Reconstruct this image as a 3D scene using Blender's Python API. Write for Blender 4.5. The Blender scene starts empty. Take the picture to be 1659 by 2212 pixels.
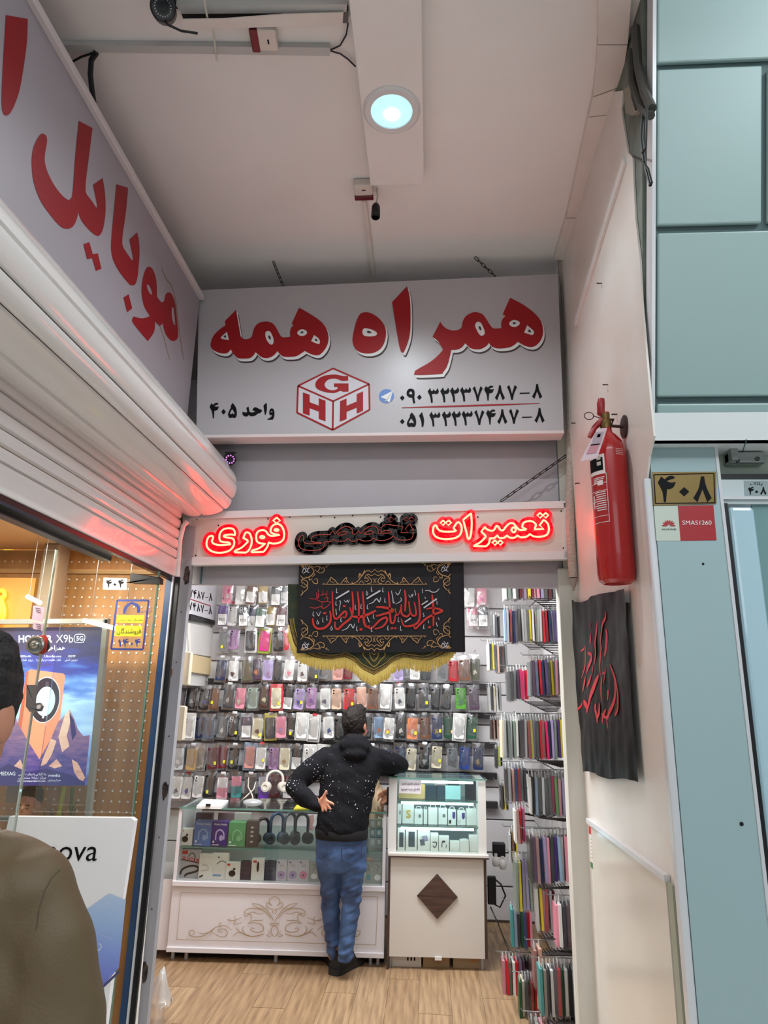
import bpy, bmesh, math, random
from mathutils import Vector, Matrix, geometry, noise
random.seed(7)
sc = bpy.context.scene
COL = sc.collection
V = Vector

# ---------------------------------------------------------------- camera
F, CX, CY, CAMH = 1473.0, 829.5, 1106.0, 1.70
_vd = V((930 - CX, 1510 - CY, F)).normalized()
_vu = V((946 - CX, -4294 - CY, F)); _vu = (_vu - _vd * _vu.dot(_vd)).normalized()
_vr = _vd.cross(-_vu).normalized()
if _vr.x < 0: _vr = -_vr
EYE = V((0, 0, CAMH))
cam = bpy.data.cameras.new('camera'); cam.sensor_fit = 'VERTICAL'; cam.sensor_height = 24.0
cam.lens = 24.0 * F / 2212; cam.clip_start = 0.02; cam.clip_end = 100
cam_o = bpy.data.objects.new('camera', cam); COL.objects.link(cam_o)
ax = V((_vr.x, _vd.x, _vu.x)); ay = V((_vr.y, _vd.y, _vu.y)); az = V((_vr.z, _vd.z, _vu.z))
cam_o.matrix_world = Matrix(((ax.x, -ay.x, -az.x, 0), (ax.y, -ay.y, -az.y, 0), (ax.z, -ay.z, -az.z, CAMH), (0, 0, 0, 1)))
sc.camera = cam_o

# ---------------------------------------------------------------- world, lights, exposure
sc.view_settings.view_transform = 'Standard'; sc.view_settings.look = 'None'
sc.view_settings.exposure = 0.0; sc.view_settings.gamma = 1.0; sc.view_settings.use_curve_mapping = False
wd = bpy.data.worlds.new('world'); sc.world = wd; wd.use_nodes = True
wd.node_tree.nodes['Background'].inputs[0].default_value = (0.86, 0.93, 1.0, 1)
wd.node_tree.nodes['Background'].inputs[1].default_value = 0.40
def area(name, loc, rot, sx, sy, power, col=(1, 1, 1), spread=180):
    l = bpy.data.lights.new(name, 'AREA'); l.shape = 'RECTANGLE'; l.size = sx; l.size_y = sy; l.energy = power; l.color = col
    l.spread = math.radians(spread)
    o = bpy.data.objects.new(name, l); COL.objects.link(o); o.location = loc; o.rotation_euler = rot
    return o
R = math.radians
area('neighbour_area_light', (-1.6, 2.85, 2.40), (0, 0, 0), 0.12, 0.5, 11, (1.0, 0.93, 0.82))  # added fill lamp for the pegboard where the advert blocks the light
# rows of corridor ceiling lights of the arcade, behind and beside the photographer, then a fill
area('corridor_area_light', (0.3, -1.4, 4.6), (R(18), 0, 0), 3.0, 0.6, 58, (0.90, 0.96, 1.0))
area('corridor_area_light', (2.3, 0.0, 4.6), (R(8), R(22), 0), 0.6, 2.4, 62, (0.86, 0.96, 1.0))
area('corridor_area_light', (1.2, -3.2, 3.0), (R(75), 0, 0), 2.5, 1.2, 22, (0.95, 0.97, 1.0))  # unseen frontal fill facing the signs, not a ceiling fitting
# fluorescent fittings on the shop ceiling
area('shop_ceiling_light', (-0.95, 4.45, 2.94), (0, 0, 0), 1.3, 0.3, 50, (0.93, 0.97, 1.0))
area('shop_ceiling_light', (0.1, 4.35, 2.94), (0, 0, 0), 1.2, 0.3, 42, (0.93, 0.97, 1.0))
area('shop_ceiling_light', (-0.6, 3.85, 2.94), (0, 0, 0), 1.6, 0.2, 24, (0.93, 0.97, 1.0))
# tube fittings of the neighbouring shop
area('neighbour_area_light', (-2.1, 2.6, 2.38), (0, 0, 0), 0.9, 0.15, 32, (1.0, 0.93, 0.82))

# ---------------------------------------------------------------- projection helpers (photo point -> place in the room)
def ray(px, py):
    d = V((px - CX, py - CY, F))
    return V((d.dot(_vr), d.dot(_vd), d.dot(_vu)))
def PY(px, py, Y):
    r = ray(px, py); return EYE + r * (Y / r.y)
def PX(px, py, X):
    r = ray(px, py); return EYE + r * (X / r.x)
def PZ(px, py, Z):
    r = ray(px, py); return EYE + r * ((Z - CAMH) / r.z)
def PP(px, py, pl):
    o, n = pl; r = ray(px, py); return EYE + r * ((o - EYE).dot(n) / r.dot(n))
def planeY(y): return (V((0, y, 0)), V((0, -1, 0)))
def planeX(x): return (V((x, 0, 0)), V((1, 0, 0)) if x < 0 else V((-1, 0, 0)))

# ---------------------------------------------------------------- materials
MATS = {}
def lin(c):
    if isinstance(c, str): c = tuple(int(c[i:i+2], 16) for i in (0, 2, 4))
    return tuple((v / 255 / 12.92) if v / 255 <= .04045 else ((v / 255 + .055) / 1.055) ** 2.4 for v in c[:3]) + (1,)
def M(name, col, rough=.5, metal=0, emit=None, es=0, var=None, bump=None, alpha=1, spec=.5, coat=0, stretch=None):
    """principled material; var=(scale, amount, second colour), bump=(scale, strength)"""
    if name in MATS: return MATS[name]
    m = bpy.data.materials.new(name); m.use_nodes = True; nt = m.node_tree; b = nt.nodes['Principled BSDF']
    b.inputs['Base Color'].default_value = lin(col); b.inputs['Roughness'].default_value = rough
    b.inputs['Metallic'].default_value = metal; b.inputs['Alpha'].default_value = alpha
    b.inputs['Specular IOR Level'].default_value = spec; b.inputs['Coat Weight'].default_value = coat
    if emit is not None:
        b.inputs['Emission Color'].default_value = lin(emit); b.inputs['Emission Strength'].default_value = es
    if var or bump:
        tc = nt.nodes.new('ShaderNodeTexCoord'); src = tc.outputs['Object']
        if stretch:
            mp = nt.nodes.new('ShaderNodeMapping'); mp.inputs['Scale'].default_value = stretch
            nt.links.new(src, mp.inputs[0]); src = mp.outputs[0]
    if var:
        n = nt.nodes.new('ShaderNodeTexNoise'); n.inputs['Scale'].default_value = var[0]; n.inputs['Detail'].default_value = 5
        nt.links.new(src, n.inputs['Vector'])
        r = nt.nodes.new('ShaderNodeMapRange'); r.inputs[1].default_value = .38; r.inputs[2].default_value = .68
        r.inputs[4].default_value = var[1]; nt.links.new(n.outputs['Fac'], r.inputs[0])
        x = nt.nodes.new('ShaderNodeMix'); x.data_type = 'RGBA'
        x.inputs['A'].default_value = lin(col); x.inputs['B'].default_value = lin(var[2])
        nt.links.new(r.outputs[0], x.inputs['Factor']); nt.links.new(x.outputs['Result'], b.inputs['Base Color'])
    if bump:
        n2 = nt.nodes.new('ShaderNodeTexNoise'); n2.inputs['Scale'].default_value = bump[0]; n2.inputs['Detail'].default_value = 4
        nt.links.new(src, n2.inputs['Vector'])
        bp = nt.nodes.new('ShaderNodeBump'); bp.inputs['Strength'].default_value = bump[1]; bp.inputs['Distance'].default_value = .01
        nt.links.new(n2.outputs['Fac'], bp.inputs['Height']); nt.links.new(bp.outputs[0], b.inputs['Normal'])
    MATS[name] = m; return m
def GLASS(name, tint=(1, 1, 1), refl=.08, body=0.0, bodycol=(220, 225, 225), rough=.02):
    """thin clear sheet: see-through, a little gloss, optional milky body"""
    if name in MATS: return MATS[name]
    m = bpy.data.materials.new(name); m.use_nodes = True; nt = m.node_tree; nt.nodes.clear()
    out = nt.nodes.new('ShaderNodeOutputMaterial'); t = nt.nodes.new('ShaderNodeBsdfTransparent'); t.inputs[0].default_value = tint + (1,)
    g = nt.nodes.new('ShaderNodeBsdfGlossy'); g.inputs['Roughness'].default_value = rough
    mx = nt.nodes.new('ShaderNodeMixShader'); lw = nt.nodes.new('ShaderNodeLayerWeight'); lw.inputs[0].default_value = .35
    mr = nt.nodes.new('ShaderNodeMapRange'); mr.inputs[3].default_value = refl; mr.inputs[4].default_value = min(1, refl + .5)
    nt.links.new(lw.outputs['Fresnel'], mr.inputs[0]); nt.links.new(mr.outputs[0], mx.inputs[0])
    nt.links.new(t.outputs[0], mx.inputs[1]); nt.links.new(g.outputs[0], mx.inputs[2])
    last = mx
    if body:
        d = nt.nodes.new('ShaderNodeBsdfDiffuse'); d.inputs[0].default_value = lin(bodycol)
        m2 = nt.nodes.new('ShaderNodeMixShader'); m2.inputs[0].default_value = body
        nt.links.new(mx.outputs[0], m2.inputs[1]); nt.links.new(d.outputs[0], m2.inputs[2]); last = m2
    nt.links.new(last.outputs[0], out.inputs[0]); MATS[name] = m; return m

# ---------------------------------------------------------------- mesh builder
def trs(pts, ox, oy, s): return [(ox + p[0] / s, oy + p[1] / s) + tuple(p[2:]) for p in pts]
def parse(s):
    """'x,y x,yc ...' -> [(x, y, corner)]"""
    out = []
    for t in s.split():
        c = t.endswith('c'); a = t.rstrip('c').split(','); out.append((float(a[0]), float(a[1]), c))
    return out
def smooth_loop(pts, n=5, closed=True):
    """Catmull-Rom through the points, sharp at those flagged as corners"""
    N = len(pts); out = []
    for i in range(N if closed else N - 1):
        p1, p2 = pts[i], pts[(i + 1) % N]
        p0 = pts[i - 1] if (closed or i > 0) else p1
        p3 = pts[(i + 2) % N] if (closed or i + 2 < N) else p2
        if p1[2]: p0 = p1
        if p2[2]: p3 = p2
        if p1[2] and p2[2]:
            out.append((p1[0], p1[1])); continue
        for k in range(n):
            t = k / n; q = []
            for a in (0, 1):
                m1 = (p2[a] - p0[a]) / 2; m2 = (p3[a] - p1[a]) / 2
                q.append((2*t**3 - 3*t**2 + 1)*p1[a] + (t**3 - 2*t**2 + t)*m1 + (-2*t**3 + 3*t**2)*p2[a] + (t**3 - t**2)*m2)
            out.append(tuple(q))
    if not closed: out.append((pts[-1][0], pts[-1][1]))
    return out
def worg(o):
    p = V((0, 0, 0))
    while o is not None: p = p + o.location; o = o.parent
    return p
class MB:
    def __init__(s): s.v = []; s.f = []; s.m = []; s.mi = 0
    def add(s, vs, fs):
        b = len(s.v); s.v += [V(v) for v in vs]
        for f in fs: s.f.append(tuple(b + i for i in f)); s.m.append(s.mi)
        return s
    def mat(s, i): s.mi = i; return s
    def obox(s, o, a, b, c):
        o, a, b, c = V(o), V(a), V(b), V(c)
        vs = [o, o+a, o+a+b, o+b, o+c, o+a+c, o+a+b+c, o+b+c]
        fs = [(0,3,2,1), (4,5,6,7), (0,1,5,4), (1,2,6,5), (2,3,7,6), (3,0,4,7)]
        if a.cross(b).dot(c) < 0: fs = [f[::-1] for f in fs]
        return s.add(vs, fs)
    def box(s, x0, x1, y0, y1, z0, z1): return s.obox((x0,y0,z0), (x1-x0,0,0), (0,y1-y0,0), (0,0,z1-z0))
    def tube(s, pts, r, n=8, caps=True):
        pts = [V(p) for p in pts]; N = len(pts); rs = r if isinstance(r, (list, tuple)) else [r] * N
        vs = []; up = None
        for i, p in enumerate(pts):
            d = (pts[min(i+1, N-1)] - pts[max(i-1, 0)])
            d = d.normalized() if d.length > 1e-9 else V((0, 0, 1))
            if up is None: up = V((0, 0, 1)) if abs(d.z) < .9 else V((1, 0, 0))
            a = up - d * up.dot(d); a = a.normalized() if a.length > 1e-6 else d.orthogonal().normalized(); up = a
            b = d.cross(a)
            for k in range(n):
                t = 2 * math.pi * k / n; vs.append(p + (a * math.cos(t) + b * math.sin(t)) * rs[i])
        fs = [(i*n + k, i*n + (k+1) % n, (i+1)*n + (k+1) % n, (i+1)*n + k) for i in range(N-1) for k in range(n)]
        if caps: fs += [tuple(range(n))[::-1], tuple((N-1)*n + k for k in range(n))]
        return s.add(vs, fs)
    def lathe(s, prof, o, axis=(0, 0, 1), n=20):
        o = V(o); d = V(axis).normalized(); a = d.orthogonal().normalized(); b = d.cross(a); N = len(prof)
        vs = [o + d*h + (a*math.cos(2*math.pi*k/n) + b*math.sin(2*math.pi*k/n))*max(r, 1e-5) for r, h in prof for k in range(n)]
        fs = [(i*n + k, i*n + (k+1) % n, (i+1)*n + (k+1) % n, (i+1)*n + k) for i in range(N-1) for k in range(n)]
        fs += [tuple(range(n))[::-1], tuple((N-1)*n + k for k in range(n))]
        return s.add(vs, fs)
    def ell(s, c, rx, ry, rz, n=14, m=9, rot=None):
        c = V(c); vs = []; fs = []
        for i in range(m + 1):
            ph = math.pi * i / m
            for k in range(n):
                t = 2*math.pi*k/n; p = V((rx*math.sin(ph)*math.cos(t), ry*math.sin(ph)*math.sin(t), rz*math.cos(ph)))
                vs.append(c + (rot @ p if rot else p))
        for i in range(m):
            for k in range(n): fs.append((i*n+k, (i+1)*n+k, (i+1)*n+(k+1) % n, i*n+(k+1) % n))
        return s.add(vs, fs)
    def loft(s, rings, n=20):
        """rings of (centre, rx, ry): horizontal ellipses, closed at both ends"""
        vs = []
        for c, rx, ry in rings:
            c = V(c); vs += [c + V((rx*math.cos(2*math.pi*k/n), ry*math.sin(2*math.pi*k/n), 0)) for k in range(n)]
        N = len(rings)
        fs = [(i*n + k, i*n + (k+1) % n, (i+1)*n + (k+1) % n, (i+1)*n + k) for i in range(N-1) for k in range(n)]
        fs += [tuple(range(n))[::-1], tuple((N-1)*n + k for k in range(n))]
        return s.add(vs, fs)
    def fill(s, loops):
        loops = [[V(p) for p in l] for l in loops]
        flat = [p for l in loops for p in l]
        return s.add(flat, [t for t in geometry.tessellate_polygon(loops)])
    def slab(s, loops, back):
        """filled shape with thickness: front at the loops, back shifted by vector"""
        back = V(back); s.fill(loops); s.fill([[V(p) + back for p in l] for l in loops])
        for l in loops:
            n = len(l); s.add([V(p) for p in l] + [V(p) + back for p in l], [(i, (i+1) % n, n + (i+1) % n, n + i) for i in range(n)])
        return s
    def ribbon(s, pts, ws, nrm, closed=False):
        pts = [V(p) for p in pts]; N = len(pts); nrm = V(nrm); ws = ws if isinstance(ws, (list, tuple)) else [ws]*N; vs = []
        for i, p in enumerate(pts):
            a = pts[(i+1) % N] if (closed or i+1 < N) else p
            b = pts[i-1] if (closed or i > 0) else p
            d = a - b; d = d.normalized() if d.length > 1e-9 else V((1, 0, 0)); sd = d.cross(nrm).normalized() * ws[i] / 2
            vs += [p - sd, p + sd]
        fs = [(2*i, 2*i+1, 2*i+3, 2*i+2) for i in range(N-1)]
        if closed: fs.append((2*N-2, 2*N-1, 1, 0))
        return s.add(vs, fs)
    def grid(s, fn, nu, nv):
        vs = [fn(i / nu, j / nv) for j in range(nv + 1) for i in range(nu + 1)]
        return s.add(vs, [(j*(nu+1)+i, j*(nu+1)+i+1, (j+1)*(nu+1)+i+1, (j+1)*(nu+1)+i) for j in range(nv) for i in range(nu)])
    def build(s, name, mats, parent=None, smooth=False, bevel=0, seg=2, org=None, local=False, fix=True):
        me = bpy.data.meshes.new(name)
        if not isinstance(mats, (list, tuple)): mats = [mats]
        if local: o0 = V((0, 0, 0))
        elif parent is not None: o0 = worg(parent)
        elif org is not None: o0 = V(org)
        else:
            xs = [v.x for v in s.v]; ys = [v.y for v in s.v]; zs = [v.z for v in s.v]
            o0 = V(((min(xs)+max(xs))/2, (min(ys)+max(ys))/2, min(zs)))
        me.from_pydata([tuple(v - o0) for v in s.v], [], s.f)
        for m in mats: me.materials.append(m)
        if len(mats) > 1: me.polygons.foreach_set('material_index', s.m)
        if bevel or fix:
            bm = bmesh.new(); bm.from_mesh(me)
            if bevel:
                bmesh.ops.remove_doubles(bm, verts=bm.verts, dist=1e-6)
                bmesh.ops.bevel(bm, geom=bm.edges[:], offset=bevel, segments=seg, affect='EDGES', profile=.5)
            bmesh.ops.recalc_face_normals(bm, faces=bm.faces[:]); bm.to_mesh(me); bm.free()
        if smooth:
            me.polygons.foreach_set('use_smooth', [True] * len(me.polygons))
            if smooth != 'all': me.set_sharp_from_angle(angle=R(40))
        me.update()
        o = bpy.data.objects.new(name, me); COL.objects.link(o)
        if parent is not None: o.parent = parent
        elif not local: o.location = o0
        return o
def tag(o, label=None, cat=None, group=None, kind=None):
    if label: o['label'] = label
    if cat: o['category'] = cat
    if group: o['group'] = group
    if kind: o['kind'] = kind
    return o
def empty(name, loc, label=None, cat=None, group=None):
    o = bpy.data.objects.new(name, None); COL.objects.link(o); o.location = loc; o.empty_display_size = .05
    return tag(o, label, cat, group)
def struct(o): o['kind'] = 'structure'; return o
def remeshed(mb, name, mats, parent=None, vox=.008, it=4, folds=None, org=None):
    """one continuous skin over the builder's overlapping volumes"""
    o = mb.build(name, mats, parent, org=org)
    md = o.modifiers.new('r', 'REMESH'); md.mode = 'VOXEL'; md.voxel_size = vox
    sm = o.modifiers.new('s', 'SMOOTH'); sm.iterations = it; sm.factor = .5
    dg = bpy.context.evaluated_depsgraph_get(); me = bpy.data.meshes.new_from_object(o.evaluated_get(dg))
    o.modifiers.clear(); o.data = me
    if folds:
        nv = [v.normal.copy() for v in me.vertices]
        for v, nn in zip(me.vertices, nv): v.co += nn * folds(v.co)
        me.update()
    me.polygons.foreach_set('use_smooth', [True] * len(me.polygons))
    if not me.materials: me.materials.append(mats if not isinstance(mats, list) else mats[0])
    me.name = name
    return o
def capsules(mb, pts, n=12):
    """chain of (x,y,z,r) joined by tapered tubes with balls at the joints"""
    for p in pts: mb.ell(p[:3], p[3], p[3], p[3], n, 8)
    for a, b in zip(pts, pts[1:]): mb.tube([a[:3], b[:3]], [a[3], b[3]], n)
ORD = 'first second third fourth fifth sixth seventh eighth ninth tenth eleventh twelfth thirteenth fourteenth fifteenth sixteenth seventeenth eighteenth nineteenth twentieth'.split() + ['twenty-%s' % w for w in 'first second third fourth fifth sixth seventh eighth ninth'.split()] + ['thirtieth']

# ---------------------------------------------------------------- lettering
def copy_off(o, d): return o[0] + o[1] * d, o[1]
def letter(mb, shapes, pl, lift=.001, dx=0, dy=0, holes=True):
    """shapes: list of (ox, oy, scale, outline, [holes]) traced in photo points, laid on plane pl"""
    p2 = (pl[0] + pl[1] * lift, pl[1])
    for ox, oy, sk, outl, hs in shapes:
        L = []
        for h in [outl] + (hs if holes else []):
            L.append([PP(ox + (x) / sk + dx, oy + y / sk + dy, p2) for x, y in smooth_loop(parse(h))])
        mb.fill(L)
DIG = {'0': ('2,60c 18,42c 34,60c 18,78c', [], 36), '1': ('0,25c 20,0c 32,40 34,70 28,100c 18,100c 14,60', [], 36),
 '2': ('0,25c 18,0c 26,18 34,22 46,14 52,0c 62,22 56,36 42,44 28,42c 33,70 34,100c 22,100c 16,60', [], 62),
 '3': ('0,25c 16,0c 24,20 32,22 40,8c 48,20 56,20 64,2c 74,20 70,36 58,42 46,38 38,42 28,40c 33,70 34,100c 22,100c 16,60', [], 74),
 '4': ('0,25c 12,2c 25,13c 38,2 54,0 62,8 46,14 34,20 50,25 66,22c 58,42 44,50 34,50c 32,75 30,100c 22,100c 18,65 10,45', [], 66),
 '5': ('32,0c 54,28 62,58 60,86 50,98 38,98 30,94c 22,98 10,97 0,80 4,60 20,30 18,22c', ['30,40c 42,60 46,72 38,74 31,66c 22,74 14,70 20,55'], 64),
 '6': ('0,40c 8,10 30,0 52,8c 50,26c 30,20 26,30 30,42 46,40c 40,58 28,62 24,70 24,100c 12,100c 8,60', [], 54),
 '7': ('0,14c 16,0c 34,60c 52,0c 68,14c 48,60 40,100c 28,100c 18,55', [], 68), '8': ('28,0c 40,0c 48,40 68,84c 52,100c 34,50c 16,100c 0,84c 20,45', [], 68),
 '9': ('30,0 50,8 56,30 54,60 60,95c 46,100c 38,60c 20,58 4,44 2,22 14,4', ['28,18 36,22 38,36 26,38 18,30'], 60), '-': ('0,56c 66,54c 66,62c 0,64c', [], 66)}
def digit(mb, ch, fn):
    o, hs, w = DIG[ch]
    mb.fill([[fn(x, y) for x, y in smooth_loop(parse(l), 4)] for l in [o] + hs])
def digits(mb, s, org, ux, uy, h, gap=.12):
    """row of numerals starting at org, along unit ux, down unit uy, height h"""
    x = 0
    for ch in s:
        if ch == ' ': x += .4; continue
        digit(mb, ch, lambda a, b: org + ux * ((x + a / 100) * h) + uy * (b / 100 * h)); x += DIG[ch][2] / 100 + gap
    return x * h
# Arabic joining forms: isolated, final, initial, medial
AR = {'ا': 'ﺍﺎﺍﺎ', 'ب': 'ﺏﺐﺑﺒ', 'پ': 'ﭖﭗﭘﭙ', 'ت': 'ﺕﺖﺗﺘ', 'ج': 'ﺝﺞﺟﺠ', 'ح': 'ﺡﺢﺣﺤ', 'خ': 'ﺥﺦﺧﺨ', 'د': 'ﺩﺪﺩﺪ', 'ر': 'ﺭﺮﺭﺮ', 'ز': 'ﺯﺰﺯﺰ', 'س': 'ﺱﺲﺳﺴ', 'ش': 'ﺵﺶﺷﺸ', 'ص': 'ﺹﺺﺻﺼ', 'ض': 'ﺽﺾﺿﻀ', 'ع': 'ﻉﻊﻋﻌ', 'ف': 'ﻑﻒﻓﻔ', 'ق': 'ﻕﻖﻗﻘ', 'ک': 'ﮎﮏﮐﮑ', 'گ': 'ﮒﮓﮔﮕ', 'ل': 'ﻝﻞﻟﻠ', 'م': 'ﻡﻢﻣﻤ', 'ن': 'ﻥﻦﻧﻨ', 'و': 'ﻭﻮﻭﻮ', 'ه': 'ﻩﻪﻫﻬ', 'ی': 'ﯼﯽﯾﯿ'}
NOJ = 'ادرزو'
def shape_fa(s):
    out = []
    for w in s.split(' '):
        r = ''
        for i, c in enumerate(w):
            if c not in AR: r += c; continue
            prev = i > 0 and w[i-1] in AR and w[i-1] not in NOJ; nxt = i + 1 < len(w) and w[i+1] in AR and c not in NOJ
            r += AR[c][(3 if nxt else 1) if prev else (2 if nxt else 0)]
        out.append(r[::-1])
    return ' '.join(out[::-1])
_txt = {}
def text_mesh(body, bold=0.0):
    if (body, bold) in _txt: return _txt[(body, bold)]
    c = bpy.data.curves.new('txt', 'FONT'); c.body = body; c.size = 1; c.offset = bold; c.resolution_u = 3
    o = bpy.data.objects.new('txt', c); COL.objects.link(o)
    dg = bpy.context.evaluated_depsgraph_get(); me = bpy.data.meshes.new_from_object(o.evaluated_get(dg))
    vs = [v.co.copy() for v in me.vertices]; fs = [tuple(p.vertices) for p in me.polygons]
    bpy.data.objects.remove(o); bpy.data.curves.remove(c); bpy.data.meshes.remove(me)
    x0 = min(v.x for v in vs); x1 = max(v.x for v in vs); y0 = min(v.y for v in vs); y1 = max(v.y for v in vs)
    _txt[(body, bold)] = ([((v.x - x0) / (x1 - x0), (v.y - y0) / (y1 - y0)) for v in vs], fs, (x1 - x0) / (y1 - y0))
    return _txt[(body, bold)]
def text_quad(mb, body, tl, tr, br, bl, bold=0.0):
    """lettering stretched over a quad given by its corners"""
    vs, fs, _ = text_mesh(body, bold); tl, tr, br, bl = V(tl), V(tr), V(br), V(bl)
    mb.add([(bl*(1-u) + br*u)*(1-v) + (tl*(1-u) + tr*u)*v for u, v in vs], fs)
def text_px(mb, body, x0, y0, x1, y1, pl, lift=.001, bold=0.0, sk=0.0):
    p = (pl[0] + pl[1]*lift, pl[1])
    text_quad(mb, body, PP(x0, y0, p), PP(x1, y0 + sk*(x1-x0), p), PP(x1, y1 + sk*(x1-x0), p), PP(x0, y1, p), bold)
def strokes(mb, items, ox, oy, sk, pl, lift=.001, wk=1.0, mirror=None, flip=None):
    """calligraphic strokes 'x,y x,y ...|w' laid on a plane; taper at both ends"""
    p = (pl[0] + pl[1]*lift, pl[1])
    for it in items:
        a, w = it.split('|'); pts = [(x, y, False) for x, y, c in parse(a)]; w = float(w)
        sm = smooth_loop(pts, 5, False) if len(pts) > 2 else [q[:2] for q in pts]
        for mir in ((False, True) if mirror is not None else (False,)):
            q = [((2*mirror - x) if mir else x, (2*flip - y) if flip is not None else y) for x, y in sm]
            wp = [PP(ox + x/sk, oy + y/sk, p) for x, y in q]; n = len(wp)
            mpp = (PP(ox + 1, oy, p) - PP(ox, oy, p)).length
            ws = [w/sk*wk*mpp*(.55 + .45*math.sin(math.pi*min(1, max(.02, (i+.4)/n)))) for i in range(n)]
            mb.ribbon(wp, ws, pl[1])
# ================================================================ materials shared
m_ceil = M('ceiling_paint', (236, 231, 227), .75, var=(1.3, .45, (222, 215, 210)), bump=(60, .04))
m_white = M('white_paint', (226, 222, 218), .45, var=(3, .35, (205, 200, 192)))
m_wallr = M('wall_paint', (228, 222, 215), .32, var=(2.2, .5, (206, 190, 176)), bump=(25, .05))
m_header = M('header_grey', (182, 176, 180), .45, var=(5, .3, (170, 164, 168)))
m_conc = M('concrete', (128, 134, 124), .9, var=(9, .8, (96, 100, 92)), bump=(30, .5))
m_aqua = M('aqua_panel', (154, 176, 173), .38, var=(2, .3, (146, 169, 167)))
m_groove = M('groove_dark', (92, 112, 112), .7)
m_alu = M('aluminium', (178, 178, 182), .42, .55, var=(14, .5, (150, 150, 152)))
m_alu_w = M('white_aluminium', (214, 214, 216), .22, .1)
m_black = M('black_plastic', (14, 14, 16), .4)
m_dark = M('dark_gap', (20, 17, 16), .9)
m_slat = M('slat_wall', (196, 192, 192), .5)
m_dirtw = M('aged_white', (212, 208, 198), .5, var=(8, .7, (180, 172, 156)), bump=(20, .1), stretch=(1, 1, .15))
m_wood = M('laminate_plank', (164, 132, 98), .42, var=(5, .9, (120, 92, 66)), stretch=(7, .6, 1))
m_wood2 = M('laminate_plank_pale', (172, 141, 107), .42, var=(6, .9, (128, 100, 72)), stretch=(8, .5, 1))
m_cable = M('cable_black', (16, 15, 16), .5)
m_chain = M('chain_steel', (70, 60, 54), .45, .7)

XR, YW, ZC = .725, 3.52, 4.10
# ---------------------------------------------------------------- floor: tiled corridor, laminate planks in the shop
struct(MB().box(-4, 3.2, -4.2, 3.40, -.05, 0).build('floor', M('corridor_tile', (214, 212, 208), .3, var=(2, .5, (200, 197, 192)))))
fl = struct(MB().box(-2.6, .95, 3.40, 6.4, -.05, -.008).build('floor_shop', M('plank_gap', (110, 80, 54), .8)))
pm = []
for k in range(2):
    pm.append(MB().box(0, .1860, 0, 1.187, -.008, 0).build('plank', [m_wood, m_wood2][k], None, local=True))
first = [True, True]
for i in range(18):
    off = (i * .47) % 1.19
    for j in range(4):
        y0 = 3.40 - off + j * 1.19
        k = random.randrange(2); ya, yb = max(y0, 3.40), min(y0 + 1.18, 6.35)
        if yb - ya < .1: continue
        if first[k] : o = pm[k]; first[k] = False
        else: o = pm[k].copy(); COL.objects.link(o)
        o.parent = fl; w = worg(fl); o.location = V((-2.5 + i * .1875, ya, 0)) - w; o.scale = (1, (yb - ya) / 1.18, 1)
# ---------------------------------------------------------------- ceiling of the passage with its box beam
ce = struct(MB().box(-4, .80, .75, 3.85, ZC, ZC + .08).build('ceiling', m_ceil))
zb = 4.03
a, b = PZ(752, 0, zb), PZ(916, 398, zb)
struct(MB().box(PZ(800, 400, zb).x, b.x, .75, b.y, zb, ZC).build('trim_1', M('beam_white', (234, 228, 224), .6, var=(4, .3, (220, 212, 206))), bevel=.004))
# ---------------------------------------------------------------- back of the recess: header panels, posts, sides
hz = PY(800, 1265, YW).z
wh = struct(MB().box(-1.7, .95, YW, YW + .05, hz, 3.45).build('wall_header', m_header))
MB().box(-1.75, .95, 3.76, 3.80, 3.3, ZC).build('panel', M('header_upper', (150, 142, 142), .7), wh)
for px in (1204, 455):   # upright seams of the header panel
    p = PY(px, 1010, YW - .004); MB().box(p.x, p.x + .008, YW - .008, YW, hz, 3.3).build('seam', m_groove, wh)
xl = PY(414, 1270, YW - .02).x
post_r = struct(MB().box(PY(1213, 1400, YW - .03).x, .76, YW - .03, YW + .06, 0, 2.36).build('trim_2', m_dirtw, bevel=.004))
MB().box(PY(1206, 1000, YW - .02).x, .74, YW - .02, YW, 2.36, 3.9).build('post_extension', m_dirtw, post_r)
jl = MB().box(xl - .006, xl + .001, 3.441, 3.47, 0, hz).build('trim_3', m_black); struct(jl)
# inside the shop
bw = struct(MB().box(-2.5, .95, 6.13, 6.2, 0, 3.0).build('wall_back', M('slat_gap', (120, 116, 118), .8)))
ls = struct(MB().box(-2.5, -2.42, 3.55, 6.13, 0, 3.0).build('wall_left', m_slat))
rs = struct(MB().box(.86, .93, 3.58, 6.13, 0, 3.0).build('wall_right_shop', M('slat_gap_r', (132, 126, 126), .8)))
struct(MB().box(-2.5, .93, 3.57, 6.2, 3.0, 3.05).build('ceiling_shop', M('shop_ceiling', (235, 232, 228), .7)))
z = .02; k = 0
while z < 2.98:      # slat boards
    h = min(.235, 2.99 - z)
    MB().box(-2.42, .86, 6.115, 6.13, z, z + h).build('slat_board', m_slat, bw, bevel=.003, seg=1)
    MB().box(.845, .86, 3.6, 6.115, z, z + h).build('slat_board', m_slat, rs, bevel=.003, seg=1)
    z += .247
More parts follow.
